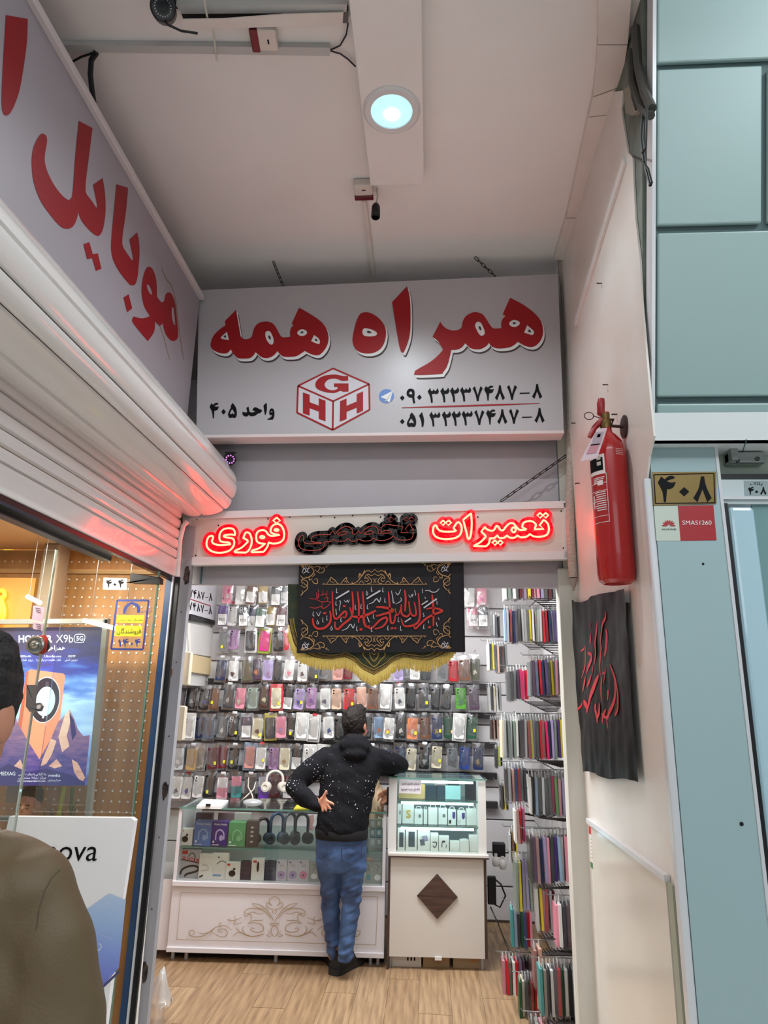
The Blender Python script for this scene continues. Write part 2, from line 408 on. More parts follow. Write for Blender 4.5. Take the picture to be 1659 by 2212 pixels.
# ---------------------------------------------------------------- right wall of the recess: painted board with a broken near edge
pl = planeX(XR)
edge = [(1232, 560), (1318, 170), (1346, 195), (1342, 235), (1356, 330), (1366, 340), (1372, 470), (1382, 560), (1386, 650), (1398, 790), (1405, 870), (1412, 942), (1402, 985)]
loop = [PP(x, y, pl) for x, y in edge]
loop = [V((XR, YW, 4.09)), V((XR, loop[1].y, 4.09))] + loop[2:] + [V((XR, 2.262, 2.40)), V((XR, 2.262, 0)), V((XR, YW, 0))]
wr = struct(MB().slab([loop], (.007, 0, 0)).build('wall_right', m_wallr))
MB().slab([[V((XR + .0085, y, z)) for y, z in ((2.30, 0), (2.30, 2.5), (1.88, 4.1), (3.0, 4.1), (3.0, 0))]], (.02, 0, 0)).build('concrete_face', m_conc, wr)
# painted batten along the board, upper part
def batten(pts, w, t, name, mat, par, pl=pl):
    a, b = [PP(x, y, pl) for x, y in pts]; d = (b - a); nrm = pl[1]; side = d.cross(nrm).normalized() * w
    return MB().obox(a, d, side, nrm * t).build(name, mat, par)
batten([(1246, 690), (1352, 338)], .035, .012, 'batten', m_white, wr)
# white glossy corner profile next to the aqua column
cp = struct(MB().box(XR - .014, XR + .011, 2.226, 2.2615, 0, 2.43).build('trim_4', m_alu_w, bevel=.006))
# dado board with its cap
dado = struct(MB().slab([[V((XR, PP(1282, 1782, pl).y, PP(1282, 1782, pl).z)), PP(1446, 1900, pl), V((XR, PP(1446, 1900, pl).y, 0)), V((XR, PP(1282, 1782, pl).y, 0))]], (-.012, 0, 0)).build('trim_5', M('dado_board', (214, 208, 198), .16, var=(3, .4, (204, 196, 184)))))
a, b = PP(1276, 1772, pl), PP(1449, 1897, pl)
MB().obox(a + V((-.022, 0, -.012)), b - a, (.022, 0, 0), (0, 0, .022)).build('cap', m_alu_w, dado, bevel=.003)
MB().obox(V((XR - .012, PP(1449, 1897, pl).y - .045, 0)), (.012, 0, 0), (0, .045, 0), (0, 0, b.z - .01)).build('glue_strip', M('glue_olive', (150, 154, 136), .7, var=(6, .6, (176, 176, 160)), stretch=(1, 1, .2)), dado)
# ---------------------------------------------------------------- neighbouring facade on the right: tilted aqua fascia, column, door
A0 = PY(1412, 938, 2.215); UP = V((0, -.39, 1.41)).normalized(); NF = V((0, -1.41, -.39)).normalized()
fa = (A0, NF)
fas = struct(MB().obox(A0 - NF * .02, (1.9, 0, 0), UP * 1.75, -NF * .10).build('wall_fascia', m_groove))
def fpanel(px0, py0, px1, py1):
    a, b = PP(px0, py1, fa), PP(px0, py0, fa); z0 = (a - A0).dot(UP); z1 = (b - A0).dot(UP); x0 = max(a.x, A0.x); x1 = PP(px1, (py0 + py1) / 2, fa).x
    o = A0 + UP * z0; o.x = x0
    return MB().obox(o - NF * .02, (x1 - x0, 0, 0), UP * (z1 - z0), NF * .02).build('panel', m_aqua, fas, bevel=.006)
fpanel(1420, -160, 1880, 136); fpanel(1420, 150, 1646, 487); fpanel(1658, 146, 1900, 480); fpanel(1420, 503, 1900, 857); fpanel(1420, 872, 1900, 936)
MB().obox(A0 + V((-.012, -.004, 0)) - NF * .05, (.012, 0, 0), UP * 1.75, NF * .06).build('edge_strip', m_alu_w, fas)
# soffit under the fascia
sz = PY(1500, 972, 2.25).z
so = struct(MB().box(A0.x - .02, 2.6, 2.16, 2.31, sz, sz + .03).build('trim_6', M('soffit_white', (224, 228, 228), .4)))
MB().obox((A0.x - .02, 2.16, sz), (0, .03, -.0), (1.9, 0, 0), (0, -.02, .09)).build('soffit_lip', M('soffit_white', (224, 228, 228), .4), so)
sx = PY(1600, 975, 2.2).x
MB().obox((sx, 2.155, sz - .001), (.05, .16, 0), (.004, 0, 0), (0, 0, .002)).build('seam', m_groove, so)
# column with the number plate, then door
colx = PY(1549, 1000, 2.225).x
cl = struct(MB().box(XR + .0115, colx, 2.225, 2.2612, 0, sz).build('wall_column', M('aqua_column', (160, 183, 185), .45, var=(1.6, .5, (154, 178, 180)))))
MB().box(colx, 2.6, 2.30, 2.34, PY(1600, 1030, 2.3).z, sz).build('lintel', M('lintel_pale', (176, 186, 170), .6), cl)
dz = PY(1600, 1092, 2.27).z
dr = struct(MB().box(colx + .005, 2.6, 2.25, 2.31, dz, PY(1600, 1036, 2.25).z).build('door_1', M('door_rail', (196, 206, 206), .35)))
MB().box(colx + .005, 2.6, 2.24, 2.25, PY(1600, 1078, 2.24).z, PY(1600, 1072, 2.24).z).build('rail_lip', m_alu_w, dr)
MB().box(colx + .005, 2.6, 2.26, 2.30, PY(1600, 1036, 2.26).z, PY(1600, 1024, 2.26).z).build('brush_seal', m_black, dr)
x0 = PY(1562, 1100, 2.25).x
MB().box(x0, x0 + .012, 2.24, 2.30, 0, dz).build('seal', m_black, dr)
MB().box(x0 + .012, x0 + .095, 2.235, 2.30, 0, dz - .012).build('stile', M('door_stile', (176, 206, 216), .12, .0, coat=.6), dr, bevel=.014, seg=3)
MB().box(x0 + .10, 2.6, 2.262, 2.27, 0, dz).build('pane', M('door_pane', (120, 152, 152), .08), dr)
MB().box(colx - .004, colx + .006, 2.222, 2.26, 0, sz).build('reveal', m_alu_w, dr)
# far side of the corridor, behind the photographer, so that glossy things have a place to mirror
struct(MB().box(-4, 3.2, -4.3, -4.2, 0, 4.6).build('wall_corridor', M('corridor_wall', (170, 178, 182), .6)))
struct(MB().box(3.2, 3.3, -4.2, 2.2, 0, 4.6).build('wall_far_right', M('corridor_wall', (170, 178, 182), .6)))
# ---------------------------------------------------------------- the neighbour shop 404 on the left: end wall, ceiling, side
peg = struct(MB().box(-3.2, -1.33, 3.44, 3.50, 0, 3.0).build('wall_pegboard', M('pegboard_wood', (190, 134, 76), .5, var=(4, .8, (160, 108, 58)), stretch=(5, 5, .5))))
struct(MB().box(-3.3, -3.2, .3, 3.5, 0, 3.0).build('wall_neighbour', M('neighbour_wall', (190, 160, 120), .7)))
struct(MB().box(-3.2, -1.36, .3, 3.5, 2.42, 2.47).build('ceiling_neighbour', M('neighbour_ceiling', (196, 160, 116), .6)))
struct(MB().box(-1.85, -1.76, .2, 3.8, 2.47, ZC).build('wall_left_upper', M('left_upper', (170, 160, 158), .7)))
# ================================================================ big hanging sign
m_sign = M('sign_vinyl', (182, 176, 178), .34, var=(3, .25, (174, 168, 170)))
m_red = M('print_red', (156, 18, 24), .5, spec=.3)
m_redd = M('print_red_left', (138, 20, 28), .5, spec=.3)
m_ink = M('print_black', (12, 11, 12), .6, spec=.15)
m_lw = M('print_white', (232, 230, 228), .5)
m_sh = M('print_shadow', (66, 46, 48), .6)
m_blue = M('print_blue', (92, 130, 196), .5)
m_brownrail = M('rail_taupe', (150, 134, 124), .35, .2)
q = [(430, 627), (1205, 592), (1218, 934), (424, 944)]
c0, c1, c2, c3 = [PY(x, y, 3.33) for x, y in q]
S = planeY(3.33)
hs = tag(MB().slab([[c0, c1, c2, c3]], (0, .11, 0)).build('hanging_sign', m_sign), 'wide white hanging sign with big red Persian lettering and cube logo', 'sign')
MB().obox(c3 + V((0, -.004, -.006)), c2 - c3, (0, .10, 0), (0, 0, .016)).build('bottom_edge', M('sign_edge', (222, 206, 204), .5), hs)
HAME = (420, 590, 4.046, '365,320c 372,370 383,430 395,500 405,550 425,572 455,577 485,568 503,550 515,500 535,460 570,432 620,423 670,432 705,462 735,515 755,548 772,560 800,560 838,556c 835,525 838,495 850,470 866,458c 850,440c 910,312 922,307 1000,350 1090,410 1145,470 1170,540 1170,600 1145,660 1105,705 1070,718 1020,708 965,680c 920,710 880,728 800,732 765,722 740,700 726,682c 700,712 665,735 620,742 580,730 550,705 535,690c 515,720 485,742 430,747 380,742 345,710 325,680 317,665c 300,688 270,702 220,697 170,675 143,640 145,600 165,550 210,500 272,455c 266,418c',
 ['285,512c 232,560 245,575 302,585c', '620,520 640,505 665,515 690,570 690,610 675,625 650,612 625,570', '900,515 925,493 960,493 985,515 970,540 935,550 905,535', '1045,540c 1085,570 1097,600 1088,620 1060,612 1020,595c'])
HE = (740, 590, 3.386, '150,288 200,290 260,325 305,380 318,440 305,510 270,560 215,585 150,585 100,560 75,510 75,460 95,370 120,310', ['150,410 170,402 220,415 250,435 245,455 210,463 160,458 145,435'])
ALEF = (740, 590, 3.386, '472,95c 490,170 497,280 495,420 480,500 450,575 438,580 425,565 405,480 362,212c', [])
HAMR = (740, 590, 3.386, '715,355c 740,390 770,410 815,420 850,412 870,395 880,350 905,312 950,288 985,286 1025,302 1055,340 1080,380 1100,402 1130,405 1163,402c 1160,370 1168,340 1190,315c 1172,300c 1222,188 1235,185 1320,230 1400,290 1450,350 1467,420 1455,480 1420,525 1380,540 1330,530 1283,502c 1240,535 1190,548 1130,550 1090,535 1070,510c 1050,535 1010,555 970,557 930,545 898,513c 870,545 835,560 795,562c 785,610 765,680 735,725 715,738 540,745 528,725 540,708 640,650 700,600 735,560c 700,500 658,465c',
 ['975,365 990,355 1015,368 1038,420 1038,445 1020,458 998,445 970,390', '1222,360 1250,342 1285,350 1297,370 1270,392 1240,392 1222,378', '1350,380c 1395,420 1400,440 1385,453 1360,445 1328,435c'])
for nm, sh in (('lettering_word', [HAMR, ALEF, HE]), ('lettering_word', [HAME])):
    mb = MB(); letter(mb, sh, S, .0010, 5.5, 9.5, False); mb.build('letter_shadow', m_sh, hs)
    mb = MB(); letter(mb, sh, S, .0018, 3.6, 6.0, False); letter(mb, sh, S, .0020, 2.0, 3.0, False)
    letter(mb, sh, S, .0022, .8, .8, False); mb.build('letter_outline', m_lw, hs)
    mb = MB(); letter(mb, sh, S, .0034); mb.build(nm, m_red, hs)
    mb = MB()
    for ox, oy, sk, o, hh in sh:    # dark flecks inside the counters
        for h in hh:
            pts = [p[:2] for p in parse(h)]; cx = sum(p[0] for p in pts)/len(pts); cy = sum(p[1] for p in pts)/len(pts)
            letter(mb, [(ox, oy, sk, ' '.join('%f,%f' % (cx + (x-cx)*.3, cy + (y-cy)*.3 - 3) for x, y in pts), [])], S, .003)
    mb.build('letter_shadow', m_sh, hs)
# cube logo
LG = (620, 780, 2.86)
def lp(x, y, lift=.002): return PP(LG[0] + x/LG[2], LG[1] + y/LG[2], (S[0] + S[1]*lift, S[1]))
mb = MB(); mb.fill([[lp(x, y, .001) for x, y in ((285,45),(507,142),(510,300),(282,425),(62,318),(68,153))]]); mb.build('cube_logo_face', M('logo_grey', (206, 200, 206), .5), hs)
mb = MB()
for a, b in (((285,45),(68,153)), ((285,45),(507,142)), ((68,153),(285,248)), ((285,248),(507,142)), ((68,153),(62,318)), ((507,142),(510,300)), ((62,318),(282,425)), ((282,425),(510,300)), ((285,248),(282,425))):
    mb.ribbon([lp(*a), lp(*b)], .0095, (0, -1, 0))
mb.build('cube_logo_edges', m_red, hs)
mb = MB()
mb.fill([[lp(x, y) for x, y in smooth_loop(parse('378,92c 378,120c 340,122 300,108 255,115 232,145 250,172 285,180 312,172c 312,160c 290,160c 290,138c 380,138c 380,188c 345,190c 330,184 290,197 230,190 185,170 175,140 195,108 240,88 300,83 345,92'))]])
mb.fill([[lp(*p) for p in ((98,193),(140,208),(140,254),(196,275),(196,229),(238,245),(238,372),(196,357),(196,312),(140,291),(140,337),(98,322))]])
mb.fill([[lp(*p) for p in ((328,248),(368,231),(368,276),(430,250),(430,204),(470,187),(470,307),(430,325),(430,288),(368,314),(368,358),(325,375))]])
mb.build('cube_logo_letters', m_red, hs)
mb = MB(); cc = lp(614, 216); mb.fill([[cc + V((math.cos(t), 0, math.sin(t)))*.0405 for t in [i*math.pi/14 for i in range(28)]]]); mb.build('messenger_badge', m_blue, hs)
mb = MB()
mb.fill([[lp(x, y, .003) for x, y in ((578,222),(656,182),(632,258),(612,236))]])
mb.build('badge_plane', m_lw, hs)
mb = MB(); mb.fill([[lp(x, y, .0036) for x, y in ((612,236),(656,182),(618,246),(604,250))]]); mb.build('badge_plane_fold', M('badge_grey', (196, 196, 186), .5), hs)
mb = MB()
def numrow(items, y0, y1, h):
    for ch, x in items:
        w = DIG[ch][2]; yy = y0 + (x - 712) / 833 * (y1 - y0); k = h / 100
        digit(mb, ch, lambda a, b: lp(x + (a - w/2) * k * 1.0, yy + b * k))
numrow([('0',712),('9',765),('0',818),('3',903),('2',975),('2',1035),('3',1103),('7',1178),('4',1248),('8',1315),('7',1390),('-',1468),('8',1545)], 172, 141, 92)
mb.build('phone_number_row', m_ink, hs); mb = MB()
numrow([('0',712),('5',770),('1',832),('3',913),('2',985),('2',1045),('3',1113),('7',1188),('4',1260),('8',1330),('7',1402),('-',1482),('8',1560)], 318, 290, 92)
mb.build('phone_number_row', m_ink, hs)
mb = MB()
# "unit 405"
U = (430, 850, 7.9)
def up(x, y, lift=.002): return PP(U[0] + x/U[2], U[1] + y/U[2], (S[0] + S[1]*lift, S[1]))
for o, hh in (('1148,155c 1158,200 1155,300 1132,372c 1118,340 1098,205c', []), ('1240,252 1275,275 1287,330 1283,390 1260,445c 1170,448c 1168,435 1215,410 1245,372 1210,365 1198,330 1205,280', ['1225,305 1245,300 1252,318 1230,318']),
  ('845,220c 860,300 880,320 925,320 950,310 935,290 910,292c 925,255 950,235 985,240 1030,265 1075,280c 1060,320 1000,345 950,380 880,385 850,365c 820,388 770,385 742,350 745,310 770,320 800,322 820,310 808,245c', [])):
    mb.fill([[up(x, y) for x, y in smooth_loop(parse(l), 4)] for l in [o] + hh])
for ch, x, yy, h in (('4', 260, 160, 262), ('0', 418, 150, 270), ('5', 572, 158, 262)):
    w = DIG[ch][2]; digit(mb, ch, lambda a, b: up(x + (a - w/2) * h/100 * .92, yy + b * h/100))
mb.build('unit_number', m_ink, hs)
mb = MB(); mb.ribbon([lp(710, 288), lp(950, 281), lp(1300, 270), lp(1560, 261)], [.004, .009, .009, .003], (0, -1, 0)); mb.build('red_rule', m_red, hs)
# chains that hold it
def chain(a, b, label, name='chain', link=.032, r=.0022):
    a, b = V(a), V(b); d = b - a; n = max(2, int(d.length / (link * .78))); u = d.normalized(); s1 = u.orthogonal().normalized(); s2 = u.cross(s1)
    root = empty(name, a, label, 'chain')
    for i in range(n):
        c = a + d * ((i + .5) / n); s = s1 if i % 2 else s2; L = d.length / n * 1.25 / 2; w = .007
        pts = [c + u*(L-w)*sg + s*w*math.cos(t)*1 + u*w*math.sin(t)*sg for sg, t0 in ((1, 0), (-1, math.pi)) for t in [t0 + k*math.pi/4*(1 if sg > 0 else -1) for k in range(5)]]
        MB().tube(pts + [pts[0]], r, 5, False).build('link', m_chain, root, smooth='all', fix=False)
    return root
chain(PZ(590, 565, 4.098), PY(612, 618, 3.36), 'rusty chain from the ceiling to the left end of hanging sign')
chain(PZ(1026, 556, 4.098), PY(1070, 597, 3.36), 'rusty chain from the ceiling to the right end of hanging sign')
chain(PY(1222, 985, 3.45), PY(1083, 1082, 3.46), 'thin steel chain slanting down to the LED sign board', link=.05, r=.0026)

# ================================================================ LED board above the doorway
LB = planeY(3.42)
q = [PY(x, y, 3.42) for x, y in ((396, 1108), (1224, 1083), (1225, 1209), (399, 1222))]
lb = tag(MB().slab([q], (0, .028, 0)).build('led_sign_board', M('board_cream', (218, 208, 196), .3)), 'long white sign board with red LED Persian words above doorway', 'sign')
def strip(pts, name, mat, par, pl, t=.012):
    return MB().slab([[PP(x, y, pl) for x, y in pts]], pl[1] * t).build(name, mat, par)
m_frame = M('board_frame', (222, 218, 216), .35)
strip([(396,1108),(1224,1083),(1224,1098),(396,1123)], 'frame_rail', m_frame, lb, LB); strip([(399,1205),(1225,1191),(1225,1209),(399,1222)], 'frame_rail', m_frame, lb, LB)
strip([(396,1112),(413,1112),(414,1218),(398,1220)], 'frame_stile', m_frame, lb, LB); strip([(1217,1088),(1224,1088),(1225,1206),(1218,1206)], 'frame_stile', m_frame, lb, LB)
m_led = M('led_on', (255, 60, 40), .5, emit=(255, 72, 54), es=14)
m_ledoff = M('led_off', (186, 74, 56), .5)
m_plate = M('led_plate', (26, 12, 14), .45)
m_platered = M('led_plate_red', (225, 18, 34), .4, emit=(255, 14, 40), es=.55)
W1 = (420, 1080, 6.636, ['235,515 262,520 265,555 250,590 275,625 340,645 430,645 520,635c 490,610 430,605 375,590 358,550 365,480 410,425 480,405 550,415 578,455 580,505c 520,495 440,505 420,520 450,535 540,550 570,590 560,660 500,725 400,755 290,750 210,710 175,650 180,580 205,530', '745,465 790,480 820,560 815,640 780,720 735,755c 575,750c 590,725 680,680 765,600c 755,575 700,545c 725,485',
  '965,432 1020,445 1065,500 1120,515 1225,500c 1150,490 1095,460 1100,400 1140,355 1200,345 1255,385 1285,470 1275,560 1220,610 1130,625 1065,610c 1040,680 990,745c 820,750c 830,725 930,690 1015,625c 940,620 895,590 885,520 905,460'], ['940,530 970,515 1005,535 970,550', '1145,430 1175,415 1205,430 1180,445', '1180,252c 1228,295c 1175,335c 1128,295c'])
W2 = (620, 1080, 5.53, ['1465,285c 1500,350 1505,420 1480,465 1420,480 1340,478 1300,462 1272,430c 1220,465 1150,485 1080,480 1035,455c 990,485 920,490 850,465c 820,492 760,490 728,462c 680,490 600,492 548,470c 520,497 480,500 440,505c 450,530 430,570 370,600 280,603 200,595 150,560 140,500 155,445 185,425 200,440 195,480 215,515 270,525 415,520c 400,510 320,505 290,490 300,445 360,420 450,415 515,412c 545,368c 580,410c 620,360 680,322 740,322 780,360 780,410c 825,408c 850,365c 885,405c 930,350 1000,315 1060,320 1088,360 1085,400c 1240,395c 1245,375 1180,365 1125,390c 1130,330 1180,292 1250,300 1385,320c 1360,390c 1455,392c 1410,350c'], ['605,415 640,385 690,378 718,390 690,410 650,420', '920,410 960,378 1010,370 1030,388 1000,408', '1240,205c 1280,232c 1240,265c 1200,232c', '1425,205c 1455,230c 1425,255c 1390,230c', '1490,205c 1520,230c 1490,258c 1455,230c'])
W3 = (910, 1070, 5.027, ['395,292 430,320 438,380 410,440 340,470 240,475 160,450 128,400 135,340 160,328 180,365 220,390 300,395 380,390c 350,355c', '540,195c 548,300 540,420 520,472 505,465 490,400 455,265c', '690,345c 715,370 760,385 790,375 815,335 835,340 860,375 890,378 920,340 960,305 1000,305 1035,345 1070,375 1145,372c 1095,345c 1110,300 1160,280 1210,285 1245,320 1225,370c 1330,365c 1285,325c 1330,265c 1375,310 1385,380 1360,430 1290,450 1220,445 1180,420c 1140,450 1080,455 1045,435c 1010,460 960,458 930,435c 900,460 850,462 825,435c 790,465 745,465c 735,520 700,555c 565,550c 640,510 700,450c 690,430 650,395c'],
  ['990,355 1015,350 1025,380 1005,402 980,380', '1290,190c 1318,218c 1290,245c 1260,218c', '1352,190c 1380,215c 1350,245c 1322,218c', '237,272c 262,297c 237,325c 207,300c', '298,272c 325,297c 295,325c 265,297c', '800,488c 828,515c 800,540c 770,515c', '858,488c 885,512c 858,540c 830,515c'])
for W, on, lab in ((W1, True, 'glowing red LED word at the left'), (W2, False, 'unlit dark LED word in the middle'), (W3, True, 'glowing red LED word at the right')):
    ox, oy, sk, outs, ins = W
    root = None
    pA = (LB[0] + LB[1]*.012, LB[1]); pB = (LB[0] + LB[1]*.022, LB[1])
    mb = MB()
    for s in outs + ins:
        pts = [(ox + x/sk, oy + y/sk) for x, y in smooth_loop(parse(s), 4)]
        L = [PP(x, y, pB if False else pA) for x, y in pts]
        mb.fill([[p + V((0, -.006, 0)) for p in L]])
        n = len(L); w = .040
        for i in range(n):
            a, b = L[i], L[(i+1) % n]
            if (b - a).length < 1e-5: continue
            d = (b - a).normalized(); sd = d.cross(V((0, -1, 0))) * w / 2
            mb.add([a - sd, a + sd, b + sd, b - sd, a - sd + V((0,-.006,0)), a + sd + V((0,-.006,0)), b + sd + V((0,-.006,0)), b - sd + V((0,-.006,0))], [(4,5,6,7), (0,1,5,4), (2,3,7,6), (1,2,6,5), (3,0,4,7)])
            k = 8
            ring = [a + (d*math.cos(2*math.pi*j/k) + d.cross(V((0,-1,0)))*math.sin(2*math.pi*j/k))*w/2 for j in range(k)]
            mb.add(ring + [r + V((0,-.006,0)) for r in ring], [tuple(range(k, 2*k))] + [(j, (j+1) % k, k + (j+1) % k, k + j) for j in range(k)])
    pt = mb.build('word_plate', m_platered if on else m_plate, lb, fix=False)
    tag(pt, lab)
    mb = MB()
    for s in outs + ins:
        L = [PP(ox + x/sk, oy + y/sk, pB) for x, y in smooth_loop(parse(s), 4)]
        mb.tube(L + [L[0]], .0050 if on else .0022, 6, False)
    mb.build('led_line', m_led if on else m_ledoff, pt, smooth='all', fix=False)
for x in (440, 1190):
    p = PY(x, 1160, 3.45); MB().box(p.x - .03, p.x + .03, 3.448, YW, p.z - .06, p.z + .06).build('mount_block', m_dark, lb)
for x, y in ((425,1122), (491,1119), (579,1121), (626,1117), (693,1116), (723,1118), (762,1114), (822,1117), (831,1113), (1032,1117), (1212,1104), (1217,1184), (423,1200), (472,1135)):
    MB().lathe([(.004, 0), (.004, .003), (.001, .004)], PP(x, y, LB), (0, -1, 0), 8).build('screw', m_dark, lb)

# ================================================================ left sign over the neighbour shop
XL = -1.30; LS = planeX(XL)
ls_ = tag(MB().box(XL - .10, XL, .25, 3.30, 3.06, 3.84).build('side_shop_sign', M('side_sign_vinyl', (156, 149, 155), .42, var=(2, .3, (148, 140, 146)))), 'long grey-white sign with red Persian lettering along the left side', 'sign')
MB().box(XL - .02, XL + .022, .25, 3.31, 3.835, 3.868).build('top_rail', M('side_rail', (206, 198, 196), .45), ls_, bevel=.004)
MB().tube([(XL + .012, .25, 3.045), (XL + .012, 3.31, 3.045)], .026, 12).build('bottom_rail', m_brownrail, ls_, smooth=True)
A3, A4 = (0, 0, 3.687), (160, 360, 5.268)
mb = MB()
letter(mb, [A3 + (s, []) for s in ('47,120c 222,150c 215,330 185,560 150,740 95,880 52,920 22,890 14,780 25,500 40,250', '628,962c 738,1020c 715,1200 690,1400 682,1500 690,1545 735,1605 770,1660c 776,1640c 765,1580 742,1472c 818,1418c 838,1550 840,1700 822,1820 795,1872 768,1875 720,1840 660,1770 635,1720 626,1680c 610,1750 580,1805 535,1822 480,1800 400,1710 320,1590 270,1450 255,1320 260,1210 285,1130 320,1075 345,1065 370,1085 375,1130 360,1220 358,1290 380,1370 430,1470 490,1550 540,1590 565,1580 580,1530 600,1250', '665,1945c 712,1928c 740,2025c 780,2018c 808,2140c 765,2158c 735,2055c 695,2065c')]
 + [A4 + s for s in (('482,200c 615,240c 610,320 590,520 565,700 550,830 555,900 580,950 640,1040 668,1070c 672,1040c 655,950 630,830c 718,748c 740,850 745,1000 735,1150 720,1270 695,1340 655,1350 620,1325 520,1200 450,1070 425,960 425,850 440,650 465,400', []), ('563,1490c 622,1450c 662,1612c 605,1658c', []),
  ('850,1140 890,1160 925,1240 942,1350 945,1480c 985,1535 1010,1540 1028,1520 1040,1460 1070,1432 1110,1450 1145,1530 1160,1620 1170,1720 1185,1900 1165,1970 1110,1980 1060,1930 1030,1870 1010,1780c 975,1810 925,1760c 910,1880 840,1985c 680,1790 665,1730 680,1705c 760,1725 820,1718 865,1698c 800,1590 770,1450 775,1320 800,1210 825,1155', ['830,1350 850,1345 880,1400 890,1450 870,1450 840,1400', '1115,1610 1130,1605 1145,1680 1155,1810c 1130,1780 1112,1690']))], LS, .0015)
mb.build('lettering', m_redd, ls_)
mb = MB()
strokes(mb, ['1090,1310 1150,1480 1180,1700 1210,1950 1250,2200|16', '1000,1150 1040,1260 1090,1330|14', '970,1800 1010,1900 1050,2050 1090,2200|12'], 160, 360, 5.268, LS, .001)
mb.build('rust_stain', M('rust_stain', (142, 118, 96), .8), ls_)
# ================================================================ roller shutter of the neighbour shop
m_sl = M('shutter_enamel', (222, 218, 214), .16, .0, coat=.3, var=(1.2, .3, (214, 206, 200)), stretch=(1, .2, 1))
Yn, Yf = .25, 3.38
sh = empty('roller_shutter', (-1.2, 1.8, 2.27), 'white roller shutter rolled into its drum above neighbour shop', 'shutter')
prof = [(-1.27, 3.004), (-1.16, 2.955), (-1.075, 2.86), (-1.035, 2.775), (-1.052, 2.695), (-1.085, 2.640), (-1.20, 2.612), (-1.305, 2.620)]
def mid(a, b, t, out=0):
    x = a[0] + (b[0]-a[0])*t; z = a[1] + (b[1]-a[1])*t; d = math.hypot(b[0]-a[0], b[1]-a[1]) or 1
    return (x - (b[1]-a[1])/d*out*-1, z + (b[0]-a[0])/d*out*-1)
for i in range(len(prof) - 1):
    a, b = prof[i], prof[i+1]
    n = V((b[1]-a[1], 0, -(b[0]-a[0]))).normalized()
    if n.x < 0 and i < 4: n = -n
    if i >= 4 and n.z > 0: n = -n
    A, B = V((a[0], 0, a[1])), V((b[0], 0, b[1])); d = (B - A)
    pts = [A + d*.015, A + d*.06 + n*.010, A + d*.3 + n*.017, A + d*.7 + n*.017, A + d*.94 + n*.010, A + d*.985]
    vs = [p + V((0, Yn, 0)) for p in pts] + [p + V((0, Yf, 0)) for p in pts]; k = len(pts)
    mb = MB(); mb.add(vs, [(j, j+1, k+j+1, k+j) for j in range(k-1)] + [tuple(range(k, 2*k))])
    mb.build('drum_slat', m_sl, sh, smooth=True)
MB().add([V((x, y, z)) for y in (Yf - .01, Yf) for x, z in prof], [tuple(range(8)), tuple(range(8, 16))] + [(i, (i+1) % 8, 8 + (i+1) % 8, 8 + i) for i in range(8)]).build('drum_end', M('drum_end', (200, 150, 140), .4), sh)
zs = [2.625, 2.575, 2.522, 2.468, 2.415, 2.362]
for i in range(5):
    z1, z0 = zs[i], zs[i+1] + .003
    pts = [(-1.312, z1), (-1.300, z1 - .006), (-1.297, (z1+z0)/2), (-1.300, z0 + .006), (-1.312, z0)]
    mb = MB(); k = 5; mb.add([V((x, Yn, z)) for x, z in pts] + [V((x, Yf - .02, z)) for x, z in pts], [(j, j+1, k+j+1, k+j) for j in range(k-1)] + [tuple(range(k, 2*k))])
    mb.build('slat', m_sl, sh, smooth=True)
MB().box(-1.322, -1.294, Yn, Yf - .02, 2.272, 2.360).build('bottom_bar', m_sl, sh, bevel=.004)
MB().box(-1.325, -1.300, Yn, Yf - .02, 2.252, 2.272).build('rubber_seal', m_black, sh)
# ================================================================ left door post, pipe and glazing edges of the neighbour shop
def vpost(px0, px1, y_mid, Y, z0, z1, name, mat, par=None, t=.05, **k):
    a, b = PY(px0, y_mid, Y).x, PY(px1, y_mid, Y).x
    return MB().box(a, b, Y, Y + t, z0, z1).build(name, mat, par, **k)
po = struct(vpost(343, 368, 1680, 3.40, 0, 2.55, 'trim_7', M('post_grey', (160, 158, 162), .42, .0, var=(5, .6, (138, 135, 138)), stretch=(1, 1, .2)), t=.04))
m_burn = M('scorch', (26, 18, 16), .9, var=(40, .8, (96, 80, 72)))
for x, y, r, f in ((404, 1245, .030, 1.7), (357, 1708, .026, 1.5), (312, 2098, .026, 1.6), (370, 1452, .010, 2.2)):
    c = PY(x, y, 3.398); pts = []
    for i in range(18):
        t = i * math.pi / 9; rr = r * (.75 + .45 * random.random()); pts.append(c + V((math.cos(t) * rr * .62, 0, math.sin(t) * rr * f)))
    xa, xb = PY(343, 1680, 3.4).x + .001, PY(368, 1680, 3.4).x - .001
    for p in pts: p.x = min(max(p.x, xa), xb)
    MB().fill([pts]).build('scorch_mark', m_burn if r > .02 else M('rust_dot', (120, 86, 40), .8), po)
for z in (2.1, 1.85, 1.5, 1.05, .75, .5):
    MB().lathe([(.003, 0), (.003, .002)], (PY(352, 1680, 3.4).x + .01, 3.399, z), (0, -1, 0), 8).build('screw', m_dark, po)
zt = PY(400, 1125, 3.37).z
ax_, bx_ = PY(381, 1270, 3.36).x, PY(337, 1680, 3.36).x
tag(MB().tube([PY(405, 1126, 3.36), PY(396, 1136, 3.36), PY(389, 1165, 3.36), PY(381, 1270, 3.36), PY(338, 1680, 3.36), V((PY(293, 2212, 3.36).x, 3.36, 0))], .013, 10).build('plastic_pipe', M('pipe_white', (226, 220, 214), .3), smooth=True), 'thin white plastic pipe with bent top running down the left door post', 'pipe')
fr = struct(vpost(296, 311, 1840, 3.33, 0, 2.27, 'window_frame_1', M('frame_blue', (38, 66, 104), .4, var=(12, .6, (64, 84, 110)), stretch=(1, 1, .3)), t=.02))
fr.name = 'trim_8'
vpost(313, 327, 1840, 3.335, 0, 2.27, 'rubber_gasket', m_black, fr, .02)
